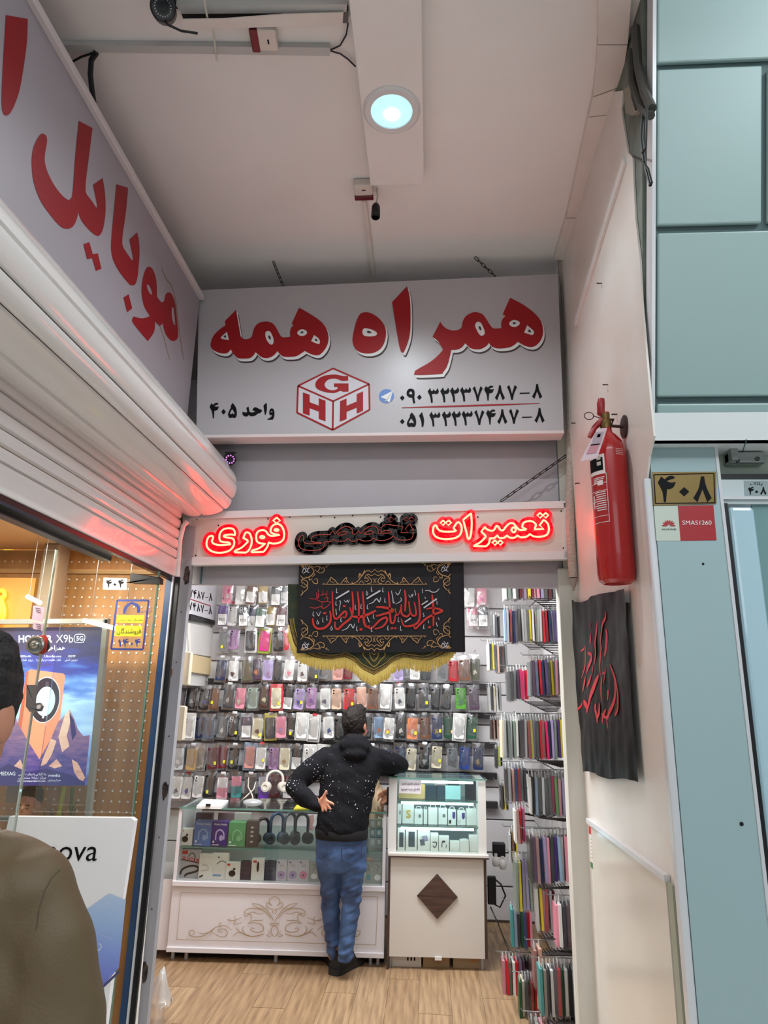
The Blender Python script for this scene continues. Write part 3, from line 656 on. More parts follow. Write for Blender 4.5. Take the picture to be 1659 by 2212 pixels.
vpost(310.5, 313.5, 1840, 3.322, 0, 2.27, 'white_bead', m_alu_w, fr, .02)
# ================================================================ cable conduit down the right side of the signs
cpts = [(1212, 562, 3.40), (1220, 640, 3.42), (1226, 720, 3.42), (1230, 800, 3.42), (1232, 900, 3.42), (1233, 980, 3.42), (1231, 1080, 3.41), (1234, 1180, 3.40), (1238, 1248, 3.40)]
cd = tag(MB().tube([PY(x, y, Y - .02) for x, y, Y in cpts], .022, 12).build('cable_conduit', M('conduit_tape', (176, 166, 154), .6, var=(40, .7, (150, 138, 124)), bump=(60, .5), stretch=(1, 1, 3)), smooth=True), 'taped beige cable conduit hanging beside the right end of both signs', 'conduit')
e = PY(1238, 1250, 3.38); MB().lathe([(.022, 0), (.014, -.03), (.006, -.05), (.010, -.058)], e, (0, 0, 1), 10).build('torn_end', M('conduit_end', (150, 140, 128), .8), cd)
mb = MB()
for k in range(3):
    mb.tube([PY(1241 + 2*k, 945, 3.36), PY(1252 + 4*k, 960, 3.34), PY(1254 + 4*k, 1000, 3.34), PY(1250 + 2*k, 1022, 3.34), PY(1242, 1034, 3.36)], .004, 6)
tag(mb.build('cable_loop', M('cable_tan', (150, 126, 96), .6), smooth=True), 'small loop of tan cables beside conduit above the extinguisher', 'cable')
for i, (x, y, lab) in enumerate(((1232, 755, 'white plastic cable clip halfway up beside the hanging sign'), (1240, 942, 'white plastic cable clip near lower corner of the hanging sign'))):
    p = PY(x, y, 3.38); tag(MB().box(p.x, p.x + .07, p.y - .01, p.y, p.z - .006, p.z + .006).build('cable_clip', m_alu_w, bevel=.002), lab, 'clip')
# ================================================================ ceiling things
m_trunk = M('trunking_white', (222, 214, 206), .5, var=(6, .4, (204, 192, 182)))
m_trunkg = M('trunking_grey', (186, 184, 180), .5)
def ceil_slab(pts, zlo, name, mat, par=None):
    return MB().slab([[PZ(x, y, zlo) for x, y in pts]], (0, 0, 4.099 - zlo)).build(name, mat, par)
rt = empty('ceiling_trunking', PZ(1290, 100, 4.05), 'jointed white cable trunking along the ceiling above right wall', 'trunking')
for pts in (((1294, -60), (1368, -60), (1356, 96), (1292, 96)), ((1291, 98), (1355, 98), (1342, 186), (1282, 208), (1288, 150)), ((1281, 211), (1341, 189), (1326, 246), (1272, 252)), ((1271, 254), (1325, 248), (1266, 470), (1224, 470)), ((1223, 472), (1265, 472), (1238, 566), (1197, 560))):
    ceil_slab(pts, 4.06, 'trunking_length', m_trunk, rt)
t1 = tag(ceil_slab([(120, 97), (712, 103), (712, 121), (120, 112)], 4.075, 'conduit_channel', m_trunkg), 'slim grey cable channel across the ceiling below broken trunking', 'trunking')
t2 = empty('broken_trunking', PZ(560, 40, 4.05), 'broken white trunking with an open dark gap at the top', 'trunking')
ceil_slab([(380, 12), (750, 9), (748, 28), (394, 30)], 4.07, 'base_strip', m_trunkg, t2)
ceil_slab([(392, 30), (610, 30), (470, 42), (396, 42)], 4.085, 'open_gap', m_dark, t2)
MB().slab([[PZ(x, y, z) for x, y, z in ((394, 42, 4.03), (480, 41, 4.035), (600, 32, 4.05), (742, 27, 4.06), (740, 54, 4.06), (600, 58, 4.05), (394, 65, 4.03))]], (0, 0, .004)).build('loose_cover', m_trunk, t2)
ceil_slab([(738, 28), (752, 24), (752, 50), (740, 50)], 4.07, 'end_box', M('grey_box', (96, 94, 92), .6), t2)
def curve_px(pts, Z, r, name, label, mat=None, cat='cable', n=6):
    P = [PZ(p[0], p[1], p[2] if len(p) > 2 else Z) for p in pts]
    return tag(MB().tube(P, r, n).build(name, mat or m_cable, smooth=True), label, cat)
curve_px([(752, 50), (748, 75), (735, 98), (714, 108)], 4.085, .003, 'cable', 'thin black cable curving from trunking end box to grey channel')
curve_px([(714, 110), (735, 116), (752, 128), (768, 144)], 4.085, .003, 'cable', 'thin black cable curving from grey channel towards the box beam')
curve_px([(208, 113, 4.07), (197, 130, 4.06), (195, 160, 4.02), (198, 190, 3.98), (204, 232, 3.92)], 4.05, .011, 'cable_bundle', 'thick black cable bundle dropping behind the left sign')
curve_px([(200, 115, 4.07), (175, 123, 4.07), (150, 137, 4.07)], 4.07, .004, 'cable', 'thin black cable running back towards left sign from the bundle')
for x0, y0, x1, y1, lab in ((440, -10, 452, 60, 'pale plastic cable tie stretched over the broken trunking'), (461, 66, 468, 130, 'pale plastic cable tie hanging below the broken trunking')):
    a, b = PZ(x0, y0, 4.03), PZ(x1, y1, 4.06); tag(MB().tube([a, (a+b)/2 + V((0, 0, -.004)), b], .004, 5).build('cable_tie', M('tie_pale', (206, 204, 188), .5)), lab, 'cable tie')
# downlight in the beam
dc = PZ(846, 238, 4.03)
dl = empty('downlight', dc, 'round white recessed downlight glowing cool white in the ceiling beam', 'lamp')
MB().lathe([(.118, .012), (.118, -.004), (.108, -.012), (.086, -.010), (.086, .006)], dc, (0, 0, 1), 40).build('rim', M('downlight_rim', (216, 212, 210), .4), dl, smooth=True)
MB().lathe([(.0855, -.004), (.075, .0005), (.0, .002)], dc, (0, 0, 1), 40).build('diffuser', M('downlight_glow', (220, 240, 255), .3, emit=(150, 226, 240), es=.95), dl, smooth=True)
MB().lathe([(.030, -.007), (.026, -.004), (0, -.0035)], dc + V((0, .018, 0)), (0, 0, 1), 24).build('led_core', M('downlight_core', (255, 255, 255), .3, emit=(245, 250, 255), es=6), dl, smooth=True)
l = bpy.data.lights.new('downlight_beam', 'SPOT'); l.energy = 60; l.color = (.86, .95, 1); l.spot_size = R(150); l.spot_blend = .6; l.shadow_soft_size = .02
lo = bpy.data.objects.new('downlight_beam', l); COL.objects.link(lo); lo.location = dc + V((0, .018, -.012))
# two alarm boxes
m_ala = M('alarm_plastic', (212, 202, 192), .4); m_alr = M('alarm_red', (96, 18, 26), .25)
def alarm(px, py, ang, label):
    c = PZ(px, py, 4.06); e = empty('alarm_box', c, label, 'alarm'); ca, sa = math.cos(ang), math.sin(ang)
    u, v = V((ca, sa, 0)), V((-sa, ca, 0))
    MB().obox(c - u*.05 - v*.045 + V((0, 0, -.005)), u*.10, v*.09, (0, 0, .043)).build('case', m_ala, e, bevel=.008)
    MB().obox(c - u*.047 - v*.046 + V((0, 0, -.011)), u*.03, v*.092, (0, 0, .02)).build('red_lens', m_alr, e, bevel=.004)
    MB().obox(c + u*.015 - v*.006 + V((0, 0, -.006)), u*.006, v*.018, (0, 0, .002)).build('badge', m_dark, e)
    return e
alarm(569, 86, R(5), 'cream alarm box with dark red lens under the grey channel')
alarm(785, 415, R(-90), 'cream alarm box with dark red lens beside the beam end')
a = PZ(785, 436, 4.08); b = PZ(806, 600, 4.08)
tag(MB().obox(a + V((-.008, 0, 0)), b - a, (.022, 0, 0), (0, 0, .018)).build('conduit_strip', m_trunk), 'thin white conduit strip running from alarm to the hanging sign', 'trunking')
# black bulb holder hanging from a wire
p0, p1 = PZ(814, 406, 4.095), PZ(812, 446, 4.02)
bh = tag(MB().lathe([(.004, .03), (.014, .022), (.021, .006), (.022, -.05), (.018, -.056), (.016, -.030), (0, -.028)], p1 + V((0, 0, -.01)), (0, 0, 1), 20).build('bulb_holder', m_black, smooth=True), 'empty black bulb holder dangling from the ceiling by the beam', 'lamp holder')
MB().tube([p0, (p0 + p1)/2 + V((.006, 0, 0)), p1 + V((0, 0, .01))], .004, 6).build('wire', M('wire_pale', (190, 180, 170), .6), bh, smooth=True)
# CCTV bullet camera at the top edge
c = PZ(352, 16, 3.96); d = (EYE - c); d = V((d.x*.8, d.y, d.z * .8)).normalized()
cc = empty('security_camera', c, 'black bullet security camera with ring of infrared lamps by the top edge', 'camera')
MB().lathe([(.036, -.14), (.042, -.12), (.043, 0), (.039, .004)], c, d, 28).build('body', m_black, cc, smooth=True)
MB().lathe([(.039, .0045), (.034, .0065), (0, .007)], c, d, 28).build('face_glass', M('camera_face', (40, 42, 46), .15), cc, smooth=True)
a1 = d.orthogonal().normalized(); b1 = d.cross(a1)
for k in range(20):
    t = k * math.pi / 10; MB().ell(c + d*.008 + (a1*math.cos(t) + b1*math.sin(t))*.0265, .0028, .0028, .0028, 8, 5).build('infrared_lamp', M('ir_lamp', (170, 176, 170), .2), cc, smooth='all')
MB().lathe([(.017, .006), (.016, .011), (0, .012)], c, d, 20).build('lens', M('lens_black', (6, 6, 8), .08), cc, smooth=True)
up_ = V((0, 0, 1)); MB().obox(c + up_*.043 - d*.13 - a1*.03, d*.19, a1*.06, up_*.006).build('sun_hood', m_black, cc, bevel=.002)
MB().tube([c - d*.10 + V((0, 0, .04)), V((c.x, c.y + .10, 4.1))], .014, 10).build('bracket', m_black, cc, smooth=True)
MB().tube([c - d*.06 + V((0, .0, -.04)), c + V((.02, .01, -.065)), c + V((.06, .03, -.07)), c + V((.11, .05, -.06))], .004, 6).build('cable', m_cable, cc, smooth=True)
# small dark camera with lit infrared ring, left of the grey header
c = PY(497, 992, 3.40); d = (EYE + V((.1, 0, -.3)) - c).normalized()
c2 = empty('security_camera', c, 'small dark camera with glowing violet ring under the hanging sign', 'camera')
MB().lathe([(.028, -.085), (.032, -.07), (.033, 0), (.029, .003)], c, d, 24).build('body', m_black, c2, smooth=True)
a1 = d.orthogonal().normalized(); b1 = d.cross(a1)
for k in range(10):
    t = k * math.pi / 5; MB().ell(c + d*.004 + (a1*math.cos(t) + b1*math.sin(t))*.021, .0042, .0042, .0042, 8, 5).build('infrared_lamp', M('ir_violet', (200, 120, 210), .3, emit=(214, 130, 226), es=1.1), c2, smooth='all')
MB().lathe([(.012, .003), (.011, .007), (0, .008)], c, d, 16).build('lens', M('lens_black', (6, 6, 8), .08), c2, smooth=True)
MB().obox(c + V((-.03, 0, .033)) - d*.07, d*.10, (.06, 0, 0), (0, 0, .005)).build('sun_hood', m_black, c2)
MB().tube([c - d*.08, V((c.x - .03, 3.52, c.z + .02))], .01, 8).build('bracket', m_black, c2)
# ================================================================ dark hole and loose cables at the top of the right wall
hole = tag(MB().slab([[PP(x, y, planeX(XR + .031)) for x, y in ((1362, -40), (1415, -40), (1410, 320), (1395, 372), (1362, 330), (1352, 210), (1358, 120))]], (.0, 0, 0.0)).build('wall_hole', M('hole_dark', (30, 24, 20), .95, var=(8, .8, (120, 96, 66)))), 'dark ragged hole in the wall beside the tilted aqua fascia', 'hole')
tw = [[(1372, 60), (1378, 140), (1392, 200), (1408, 235)], [(1362, 110), (1366, 180), (1384, 230), (1406, 250)], [(1360, 150), (1368, 210), (1376, 235)], [(1390, 230), (1386, 300), (1392, 350), (1405, 400)], [(1368, 338), (1385, 345), (1400, 365), (1408, 395)], [(1398, 230), (1395, 320), (1388, 330)]]
for i, t in enumerate(tw):
    tag(MB().tube([PP(x, y, planeX(XR - .004 - .004*i)) for x, y in t], (.016, .014, .007, .006, .004, .004)[i], 8).build('loose_cable', M('cable_grey', (70, 68, 62), .6) if i < 2 else m_cable, smooth=True),
        ('thick grey cable bent in the wall hole, nearest the fascia', 'thick grey cable curving beneath another in the wall hole', 'short black cable at the left rim of the wall hole', 'black cable dangling below the wall hole', 'thin black cable from the board corner to the fascia', 'thin black cable hanging straight in the wall hole')[i], 'cable')
ln = MB(); random.seed(3)
pts = [(1345, 195), (1360, 185), (1372, 215), (1380, 238), (1366, 250), (1352, 245)]
tag(MB().slab([[PP(x, y, planeX(XR - .012)) for x, y in pts]], (.02, 0, 0)).build('plaster_lump', M('plaster', (150, 146, 132), .9, bump=(40, 1))), 'lump of grey plaster at the lower rim of the wall hole', 'plaster')
# nails and hooks in the right wall
for x, y, lab in ((1300, 612, 'small rusty hook near the top of white right wall'), (1313, 831, 'small nail stub above the fire extinguisher'), (1333, 895, 'dark nail right of the extinguisher valve'), (1243, 914, 'dark metal stub left of the extinguisher'), (1252, 1044, 'tiny dark nail left of extinguisher label'), (1236, 1340, 'dark hook on the white post left of black flag')):
    p = PP(x, y, planeX(XR)); tag(MB().tube([p, p + V((-.02, 0, 0)), p + V((-.022, -.012, -.006))], .003, 6).build('nail', m_chain), lab, 'nail')

# ================================================================ fire extinguisher on its wall hook
m_fe = M('extinguisher_red', (170, 16, 18), .28, coat=.3, var=(6, .25, (154, 14, 16)))
m_brass = M('brass_worn', (120, 96, 56), .4, .8)
top = PY(1308, 915, 2.44); bot = PY(1337, 1262, 2.44); bot.y += .02
fe = empty('fire_extinguisher', bot, 'tall red fire extinguisher hanging on the white right wall', 'fire extinguisher')
ax_ = (top - bot).normalized(); Lc = (top - bot).length; rad = .066
MB().lathe([(.0, .012), (rad*.72, .004), (rad*.95, .016), (rad, .04), (rad, Lc*.80), (rad*.96, Lc*.835), (rad*.82, Lc*.875), (rad*.55, Lc*.915), (rad*.33, Lc*.94), (rad*.30, Lc*.97)], bot, ax_, 40).build('cylinder', m_fe, fe, smooth=True)
MB().lathe([(.021, 0), (.021, .03), (.016, .034), (.018, .06), (0, .062)], bot + ax_*Lc*.965, ax_, 16).build('valve', m_brass, fe, smooth=True)
hv = bot + ax_*(Lc + .015)
MB().obox(hv + V((-.012, -.012, .0)), (.026, 0, 0), (0, .024, 0), ax_*.03).build('valve_cap', M('cap_red', (196, 30, 34), .4), fe, bevel=.004)
hp = [PY(1297, 925, 2.42), PY(1292, 900, 2.41), PY(1290, 880, 2.41), PY(1299, 865, 2.41)]
MB().tube([hv + V((0, 0, .02)), PY(1298, 893, 2.44), PY(1298, 872, 2.44), PY(1299, 862, 2.44)], [.014, .015, .015, .012], 12).build('carry_handle', M('handle_red', (150, 16, 22), .35), fe, smooth=True)
MB().tube([hv + V((-.01, 0, .0)), hv + V((-.04, .0, -.03)), hv + V((-.062, 0, -.07))], [.012, .011, .009], 10).build('squeeze_lever', M('handle_red', (150, 16, 22), .35), fe, smooth=True)
rc = hv + V((-.062, -.01, .012)); MB().tube([rc + V((math.cos(t)*.017, 0, math.sin(t)*.015)) for t in [i*math.pi/8 for i in range(17)]], .0018, 6, False).build('pull_ring', m_chain, fe, smooth='all')
MB().tube([rc + V((.017, 0, 0)), hv], .002, 6).build('pin', m_chain, fe)
wp = PP(1350, 922, planeX(XR)); MB().lathe([(.044, 0), (.044, .006), (.038, .009), (0, .009)], wp, (-1, 0, 0), 24).build('wall_flange', M('flange', (70, 52, 50), .5, .4), fe, smooth=True)
MB().tube([wp, wp + V((-.05, 0, .004)), hv + V((.03, .0, .0)), hv], .0065, 8).build('wall_hook', M('flange', (70, 52, 50), .5, .4), fe, smooth=True)
# label wrapped on the cylinder: follows its curve
sv = ax_.cross(V((0, -1, 0))).normalized(); fv = (V((0, -1, 0)) - ax_*ax_.dot(V((0, -1, 0)))).normalized()
def wrap(a0, a1, h0, h1, name, mat, lift=.0008, par=fe, n=10):
    g = lambda u, w: bot + ax_*(h0 + (h1-h0)*w) + (fv*math.cos(R(a0 + (a1-a0)*u)) + sv*math.sin(R(a0 + (a1-a0)*u)))*(rad + lift)
    return MB().grid(g, n, 2).build(name, mat, par, smooth='all', fix=False)
sgn = 1 if (sv.x > 0) else -1
def W_(a0, a1, h0, h1, name, mat, lift=.0008): return wrap(a0*sgn, a1*sgn, h0*Lc, h1*Lc, name, mat, lift)
m_lblw = M('label_white', (226, 214, 212), .5)
W_(-88, -26, .655, .775, 'label_header', m_lblw); W_(-88, -32, .675, .755, 'label_black', m_ink, .0012)
for h0, h1 in ((.655, .652), (.600, .597), (.553, .550), (.49, .487), (.40, .397), (.362, .359)): W_(-88, -24, h1, h0, 'label_rule', m_lblw)
wrap(-25*sgn, -23.4*sgn, .36*Lc, .655*Lc, 'label_rule', m_lblw)
for i in range(9): W_(-70 + (i % 3)*3, -30, .54 - i*.0135, .5455 - i*.0135, 'label_text', m_lblw)
for i in range(4): W_(-72, -30 - i*3, .63 - i*.010, .635 - i*.010, 'label_text', m_lblw)
W_(-55, -36, .585, .615, 'label_picture', m_lblw); W_(-78, -72, .45, .53, 'label_picture', m_lblw)
for i in range(2): W_(-52 + 0*i, -38, .742 - i*.035, .765 - i*.035, 'label_seal', M('seal_grey', (190, 182, 170), .5), .0018)
for i in range(4): W_(10, 38, .80 - i*.011, .805 - i*.011, 'stamp_text', M('stamp_pink', (206, 150, 146), .6))
# service tag on a string
tg = [PY(x, y, 2.335) for x, y in ((1290, 926), (1312, 924), (1290, 990), (1253, 996))]
tgo = tag(MB().slab([tg], (0, .0015, 0)).build('service_tag', M('tag_film', (216, 190, 196), .25)), 'pale printed service tag tied to the extinguisher neck', 'tag')
tpl = planeY(2.333)
for q, nm, mt in ((((1286,934),(1305,932),(1297,960),(1276,963)), 'print_block', M('tag_grey', (170, 150, 160), .5)), (((1276,960),(1296,958),(1288,978),(1266,981)), 'print_block', M('tag_pink', (196, 130, 140), .5)), (((1291,938),(1298,937),(1296,944),(1289,945)), 'print_patch', M('tag_yellow', (206, 196, 160), .5))):
    MB().fill([[PP(x, y, tpl) for x, y in q]]).build(nm, mt, tgo)
MB().tube([PY(1300, 928, 2.335), hv + V((0, -.02, -.01))], .0012, 5).build('string', m_cable, tgo)

# ================================================================ black flag on the right wall
m_flag = M('flag_satin', (20, 17, 18), .42, var=(3, .4, (26, 22, 24)), spec=.16)
fpl = planeX(XR)
TL, TR, BR, BL = [PP(x, y, fpl) for x, y in ((1243, 1296), (1362, 1272), (1393, 1692), (1272, 1668))]
def flagpt(u, v):
    dip = .045*math.sin(math.pi*min(1, u*1.3))*(1-v)
    p = (TL*(1-u) + TR*u)*(1-v) + (BL*(1-u) + BR*u)*v
    w = .012 + .012*noise.noise(V((u*5.5 + v*.8, v*1.1, 3))) + .006*noise.noise(V((u*13, v*2.2 + u*2, 9))) + .004*noise.noise(V((u*9 + v*7, v*6 - u*5, 1)))
    p.x = XR - .006 - max(.002, w) - .010*v; p.z += .03*(1-v)*math.sin(math.pi*u)*0 + .012*math.sin(u*9)*(v > .97)*.6
    if v < .2 and u < .45: p.z -= .02*(0.2 - v)/.2*math.sin(u/.45*math.pi)
    return p
fg = tag(MB().grid(flagpt, 70, 90).build('mourning_flag', m_flag, smooth='all', fix=False), 'creased black satin flag with red calligraphy on the right wall', 'flag')
def on_flag(x, y):   # photo point -> flag parameters -> point just above the cloth
    p = PP(x, y, fpl)
    v = (y - 1290) / 396.0; v = min(max(v, 0), 1)
    l = TL*(1-v) + BL*v; r = TR*(1-v) + BR*v; u = min(max((p.y - l.y) / (r.y - l.y), 0), 1)
    q = flagpt(u, v); q.x -= .0022; return q
def flag_stroke(mb, s, w):
    pts = smooth_loop([(a, b, False) for a, b, c in parse(s)], 6, False); wp = [on_flag(1250 + x/7.627, 1330 + y/7.627) for x, y in pts]; n = len(wp)
    mb.ribbon(wp, [max(.003, w*(.30 + .70*math.sin(math.pi*min(1, (i + .6)/n)))) for i in range(n)], (-1, 0, 0))
for s, w in (('375,150 372,300 368,500 375,700 360,900', .030), ('530,20 535,110 500,230 490,400 470,650', .022), ('540,330 565,420 555,600 530,780', .040), ('500,620 460,760 440,900 455,1100', .030), ('290,370 300,460 290,540', .035), ('215,570 220,750 190,950 130,1130', .016), ('260,700 320,760 290,900 240,1060', .030), ('120,660 200,590', .012),
   ('200,1110 185,1220 155,1370', .026), ('320,1090 300,1200 250,1290', .022), ('420,1090 380,1220 330,1400 240,1720', .040), ('190,1540 240,1620 250,1720', .045), ('90,1690 160,1570', .014), ('630,910 690,1100 715,1350 700,1520 640,1690 560,1780 470,1720', .028), ('640,930 720,1180 765,1450 770,1650 720,1740', .024), ('500,1120 480,1300 480,1520', .026), ('540,1060 520,1230', .012), ('570,1330 565,1500', .024), ('605,1340 635,1350 615,1430', .010), ('400,1570 380,1650 410,1780 410,1880', .036), ('440,1550 440,1700 420,1800', .030), ('545,1650 500,1790 490,1880', .022), ('560,1800 580,1960', .020), ('535,960 545,1040 500,1060', .014), ('340,930 330,1100', .014), ('295,180 280,270', .014)):
    mb = MB(); flag_stroke(mb, s, w * .78); mb.build('calligraphy_stroke', M('flag_red', (206, 28, 42), .45), fg, fix=False)
# notice strip in the corner by the dado
ns = [PP(x, y, planeX(XR - .002)) for x, y in ((1271, 1777), (1283, 1786), (1287, 1882), (1275, 1872))]
no = tag(MB().slab([ns], (.0015, 0, 0)).build('paper_notice', M('paper', (226, 222, 212), .6)), 'narrow paper notice with red and green bands by the dado board', 'notice')
npl = planeX(XR - .0035)
for q, mt, nm in ((((1271.5,1783),(1282.5,1792),(1282.8,1806),(1272,1800)), M('band_red', (196, 44, 44), .5), 'red_band'), (((1275,1861),(1286.5,1869),(1287,1882),(1276,1873)), M('band_green', (58, 122, 64), .5), 'green_band')):
    MB().fill([[PP(x, y, npl) for x, y in q]]).build(nm, mt, no)
mb = MB()
for i in range(6): mb.ribbon([PP(1276 + .3*i, 1812 + i*8, npl), PP(1281 + .4*i, 1815 + i*8, npl)], .003, (-1, 0, 0))
mb.build('print_lines', M('print_dim', (120, 70, 70), .6), no)

# ================================================================ number plates and stickers on the aqua column
cpx = planeY(2.225)
def plate(q, name, mat, t, pl=cpx): return MB().slab([[PP(x, y, (pl[0] + pl[1]*t, pl[1])) for x, y in q]], -pl[1]*(t - .0005)).build(name, mat)
pk = tag(plate(((1409, 1020), (1547, 1019), (1548, 1088), (1412, 1092)), 'number_plate', M('plate_gold', (142, 118, 70), .3, .55, var=(9, .4, (122, 102, 62))), .003), 'gold house number plate with black Persian numerals on the aqua column', 'number plate')
pz = (cpx[0] + cpx[1]*.0036, cpx[1])
mb = MB()
fq = [(1412.5,1025.5),(1542,1022.5),(1544.5,1086),(1416,1087.5)]
L = [PP(x, y, pz) for x, y in fq]
for i in range(4): mb.ribbon([L[i], L[(i+1) % 4]], .0034, (0, -1, 0))
mb.build('border', m_ink, pk)
mb = MB()
for ch, x, y, w, h in (('4', 1421, 1028, 39, 57), ('0', 1465.5, 1028, 25, 57), ('8', 1497.5, 1029, 40, 56)):
    W0 = DIG[ch][2]; digit(mb, ch, lambda a, b: PP(x + a/W0*w, y + b/100*h, pz))
mb.build('numerals', m_ink, pk)
st = tag(plate(((1412, 1093), (1464, 1093), (1470, 1168), (1418, 1168)), 'phone_maker_sticker', M('sticker_pale', (196, 204, 190), .4), .001), 'pale sticker with a red petal logo under number plate', 'sticker')
p3 = (cpx[0] + cpx[1]*.0018, cpx[1]); lc = (1444.5, 1137)
for i in range(8):
    t = R(-78 + i*22.3); d = (math.sin(t), -math.cos(t)); nrm = (d[1], -d[0])
    base = (lc[0] + d[0]*2.5, lc[1] + d[1]*2.2); tip = (lc[0] + d[0]*15.5, lc[1] + d[1]*(14.5 if abs(i-3.5) < 3 else 10)); wd_ = 3.2
    m1 = (base[0]*.35 + tip[0]*.65, base[1]*.35 + tip[1]*.65)
    MB().fill([[PP(x, y, p3) for x, y in smooth_loop([(base[0], base[1], True), (m1[0] + nrm[0]*wd_*.6, m1[1] + nrm[1]*wd_*.6, False), (tip[0], tip[1], True), (m1[0] - nrm[0]*wd_*.6, m1[1] - nrm[1]*wd_*.6, False)], 4)]]).build('petal', M('petal_red', (172, 34, 42), .4), st)
mb = MB(); text_px(mb, 'HUAWEI', 1430, 1141.5, 1460.5, 1145.5, cpx, .0018, .012); mb.build('brand_lettering', M('sticker_ink', (44, 56, 56), .5), st)
sr = tag(plate(((1464, 1093), (1541, 1091), (1548, 1167), (1470, 1168)), 'dealer_code_sticker', M('sticker_red', (164, 26, 34), .4), .0012), 'square red sticker with white dealer code under number plate', 'sticker')
mb = MB(); text_px(mb, 'SMAS1260', 1474, 1124.5, 1537, 1133.5, cpx, .002); mb.build('code_lettering', m_lw, sr)
dpl = planeY(2.25)
ps = tag(plate(((1607, 1038), (1660, 1038), (1660, 1072), (1609, 1072)), 'plate_sticker', M('sticker_grey', (146, 160, 160), .4), .0012, dpl), 'grey number sticker on the rail above the right door', 'sticker')
mb = MB(); text_px(mb, shape_fa('پلاک'), 1620, 1041, 1647, 1050, dpl, .002); 
for ch, x, w in (('4', 1616, 13), ('0', 1630, 9), ('8', 1642, 14)):
    W0 = DIG[ch][2]; digit(mb, ch, lambda a, b: PP(x + a/W0*w, 1052 + b/100*17, (dpl[0] + dpl[1]*.002, dpl[1])))
mb.build('lettering', m_ink, ps)
# shutter lock bracket under the soffit
bk = empty('door_bracket', PY(1610, 990, 2.27), 'chrome L-shaped bracket with two screws above the right door', 'bracket')
m_chr = M('chrome_worn', (168, 172, 168), .28, .8)
a = PY(1572, 1003, 2.27); b = PY(1648, 978, 2.27)
MB().box(a.x, b.x, 2.255, 2.30, a.z, b.z).build('plate', m_chr, bk, bevel=.006)
MB().box(a.x, a.x + .025, 2.235, 2.29, a.z + .004, sz).build('arm', m_chr, bk, bevel=.004)
for px, py in ((1593, 995), (1636, 991)):
    MB().lathe([(.008, 0), (.007, .004), (0, .005)], PY(px, py, 2.254), (0, -1, 0), 14).build('screw', M('screw_dark', (80, 84, 80), .4, .7), bk, smooth=True)
for x, y, r, lab in ((1602, 1780, .006, 'small black hole low on the aqua column'), (1519, 1218, .004, 'faint dark dent high on the aqua column')):
    tag(MB().lathe([(r, 0), (r*.8, .001), (0, .0012)], PY(x, y, 2.224), (0, -1, 0), 14).build('screw_hole', m_dark), lab, 'hole')
# ================================================================ neighbour shop 404, behind the left glass
# peg holes of the end wall: tiny, built as one part
mb = MB(); GP = planeY(3.438)
c0 = PP(345, 1500, GP).x; dxp = 18*3.44/F/1.03; dzp = 20*3.44/F
for i in range(26):
    for j in range(32):
        x = c0 - .02 - i*dxp; z = PP(300, 1215, GP).z - j*dzp
        mb.add([V((x + .0055*math.cos(t), 3.4365, z + .0055*math.sin(t))) for t in [k*math.pi/3 for k in range(6)]], [(0, 1, 2, 3, 4, 5)])
o = mb.build('peg_holes', M('peg_white', (236, 224, 206), .5), peg); o['kind'] = 'stuff'
for y in (1236,):
    p = PP(200, y, GP); MB().box(-3.2, -1.36, 3.42, 3.44, p.z - .01, p.z + .012).build('cross_rail', M('peg_rail', (190, 146, 92), .5), peg)
# display cabinet window with the lit poster
WY = 3.12; WP = planeY(WY)
m_wf = M('cabinet_frame', (170, 166, 160), .35, .3)
cab = empty('display_cabinet', V((-1.8, WY, 1.1)), 'grey framed display window holding lit phone advert behind left glass', 'cabinet')
def fr_(q, name, mat, t=.03, par=cab, pl=WP): return MB().slab([[PP(x, y, pl) for x, y in q]], -pl[1]*t).build(name, mat, par)
fr_(((222,1338),(233,1338),(192,1772),(182,1772)), 'frame_stile', m_wf); fr_(((-30,1338),(233,1336),(232,1346),(-30,1348)), 'frame_rail', m_wf)
fr_(((-60,1764),(192,1764),(191,1774),(-60,1774)), 'frame_rail', m_wf)
fr_(((-30,1348),(222,1346),(182,1772),(-90,1772)), 'pane', GLASS('cabinet_glass', (.96, .98, .97), .04), .003)
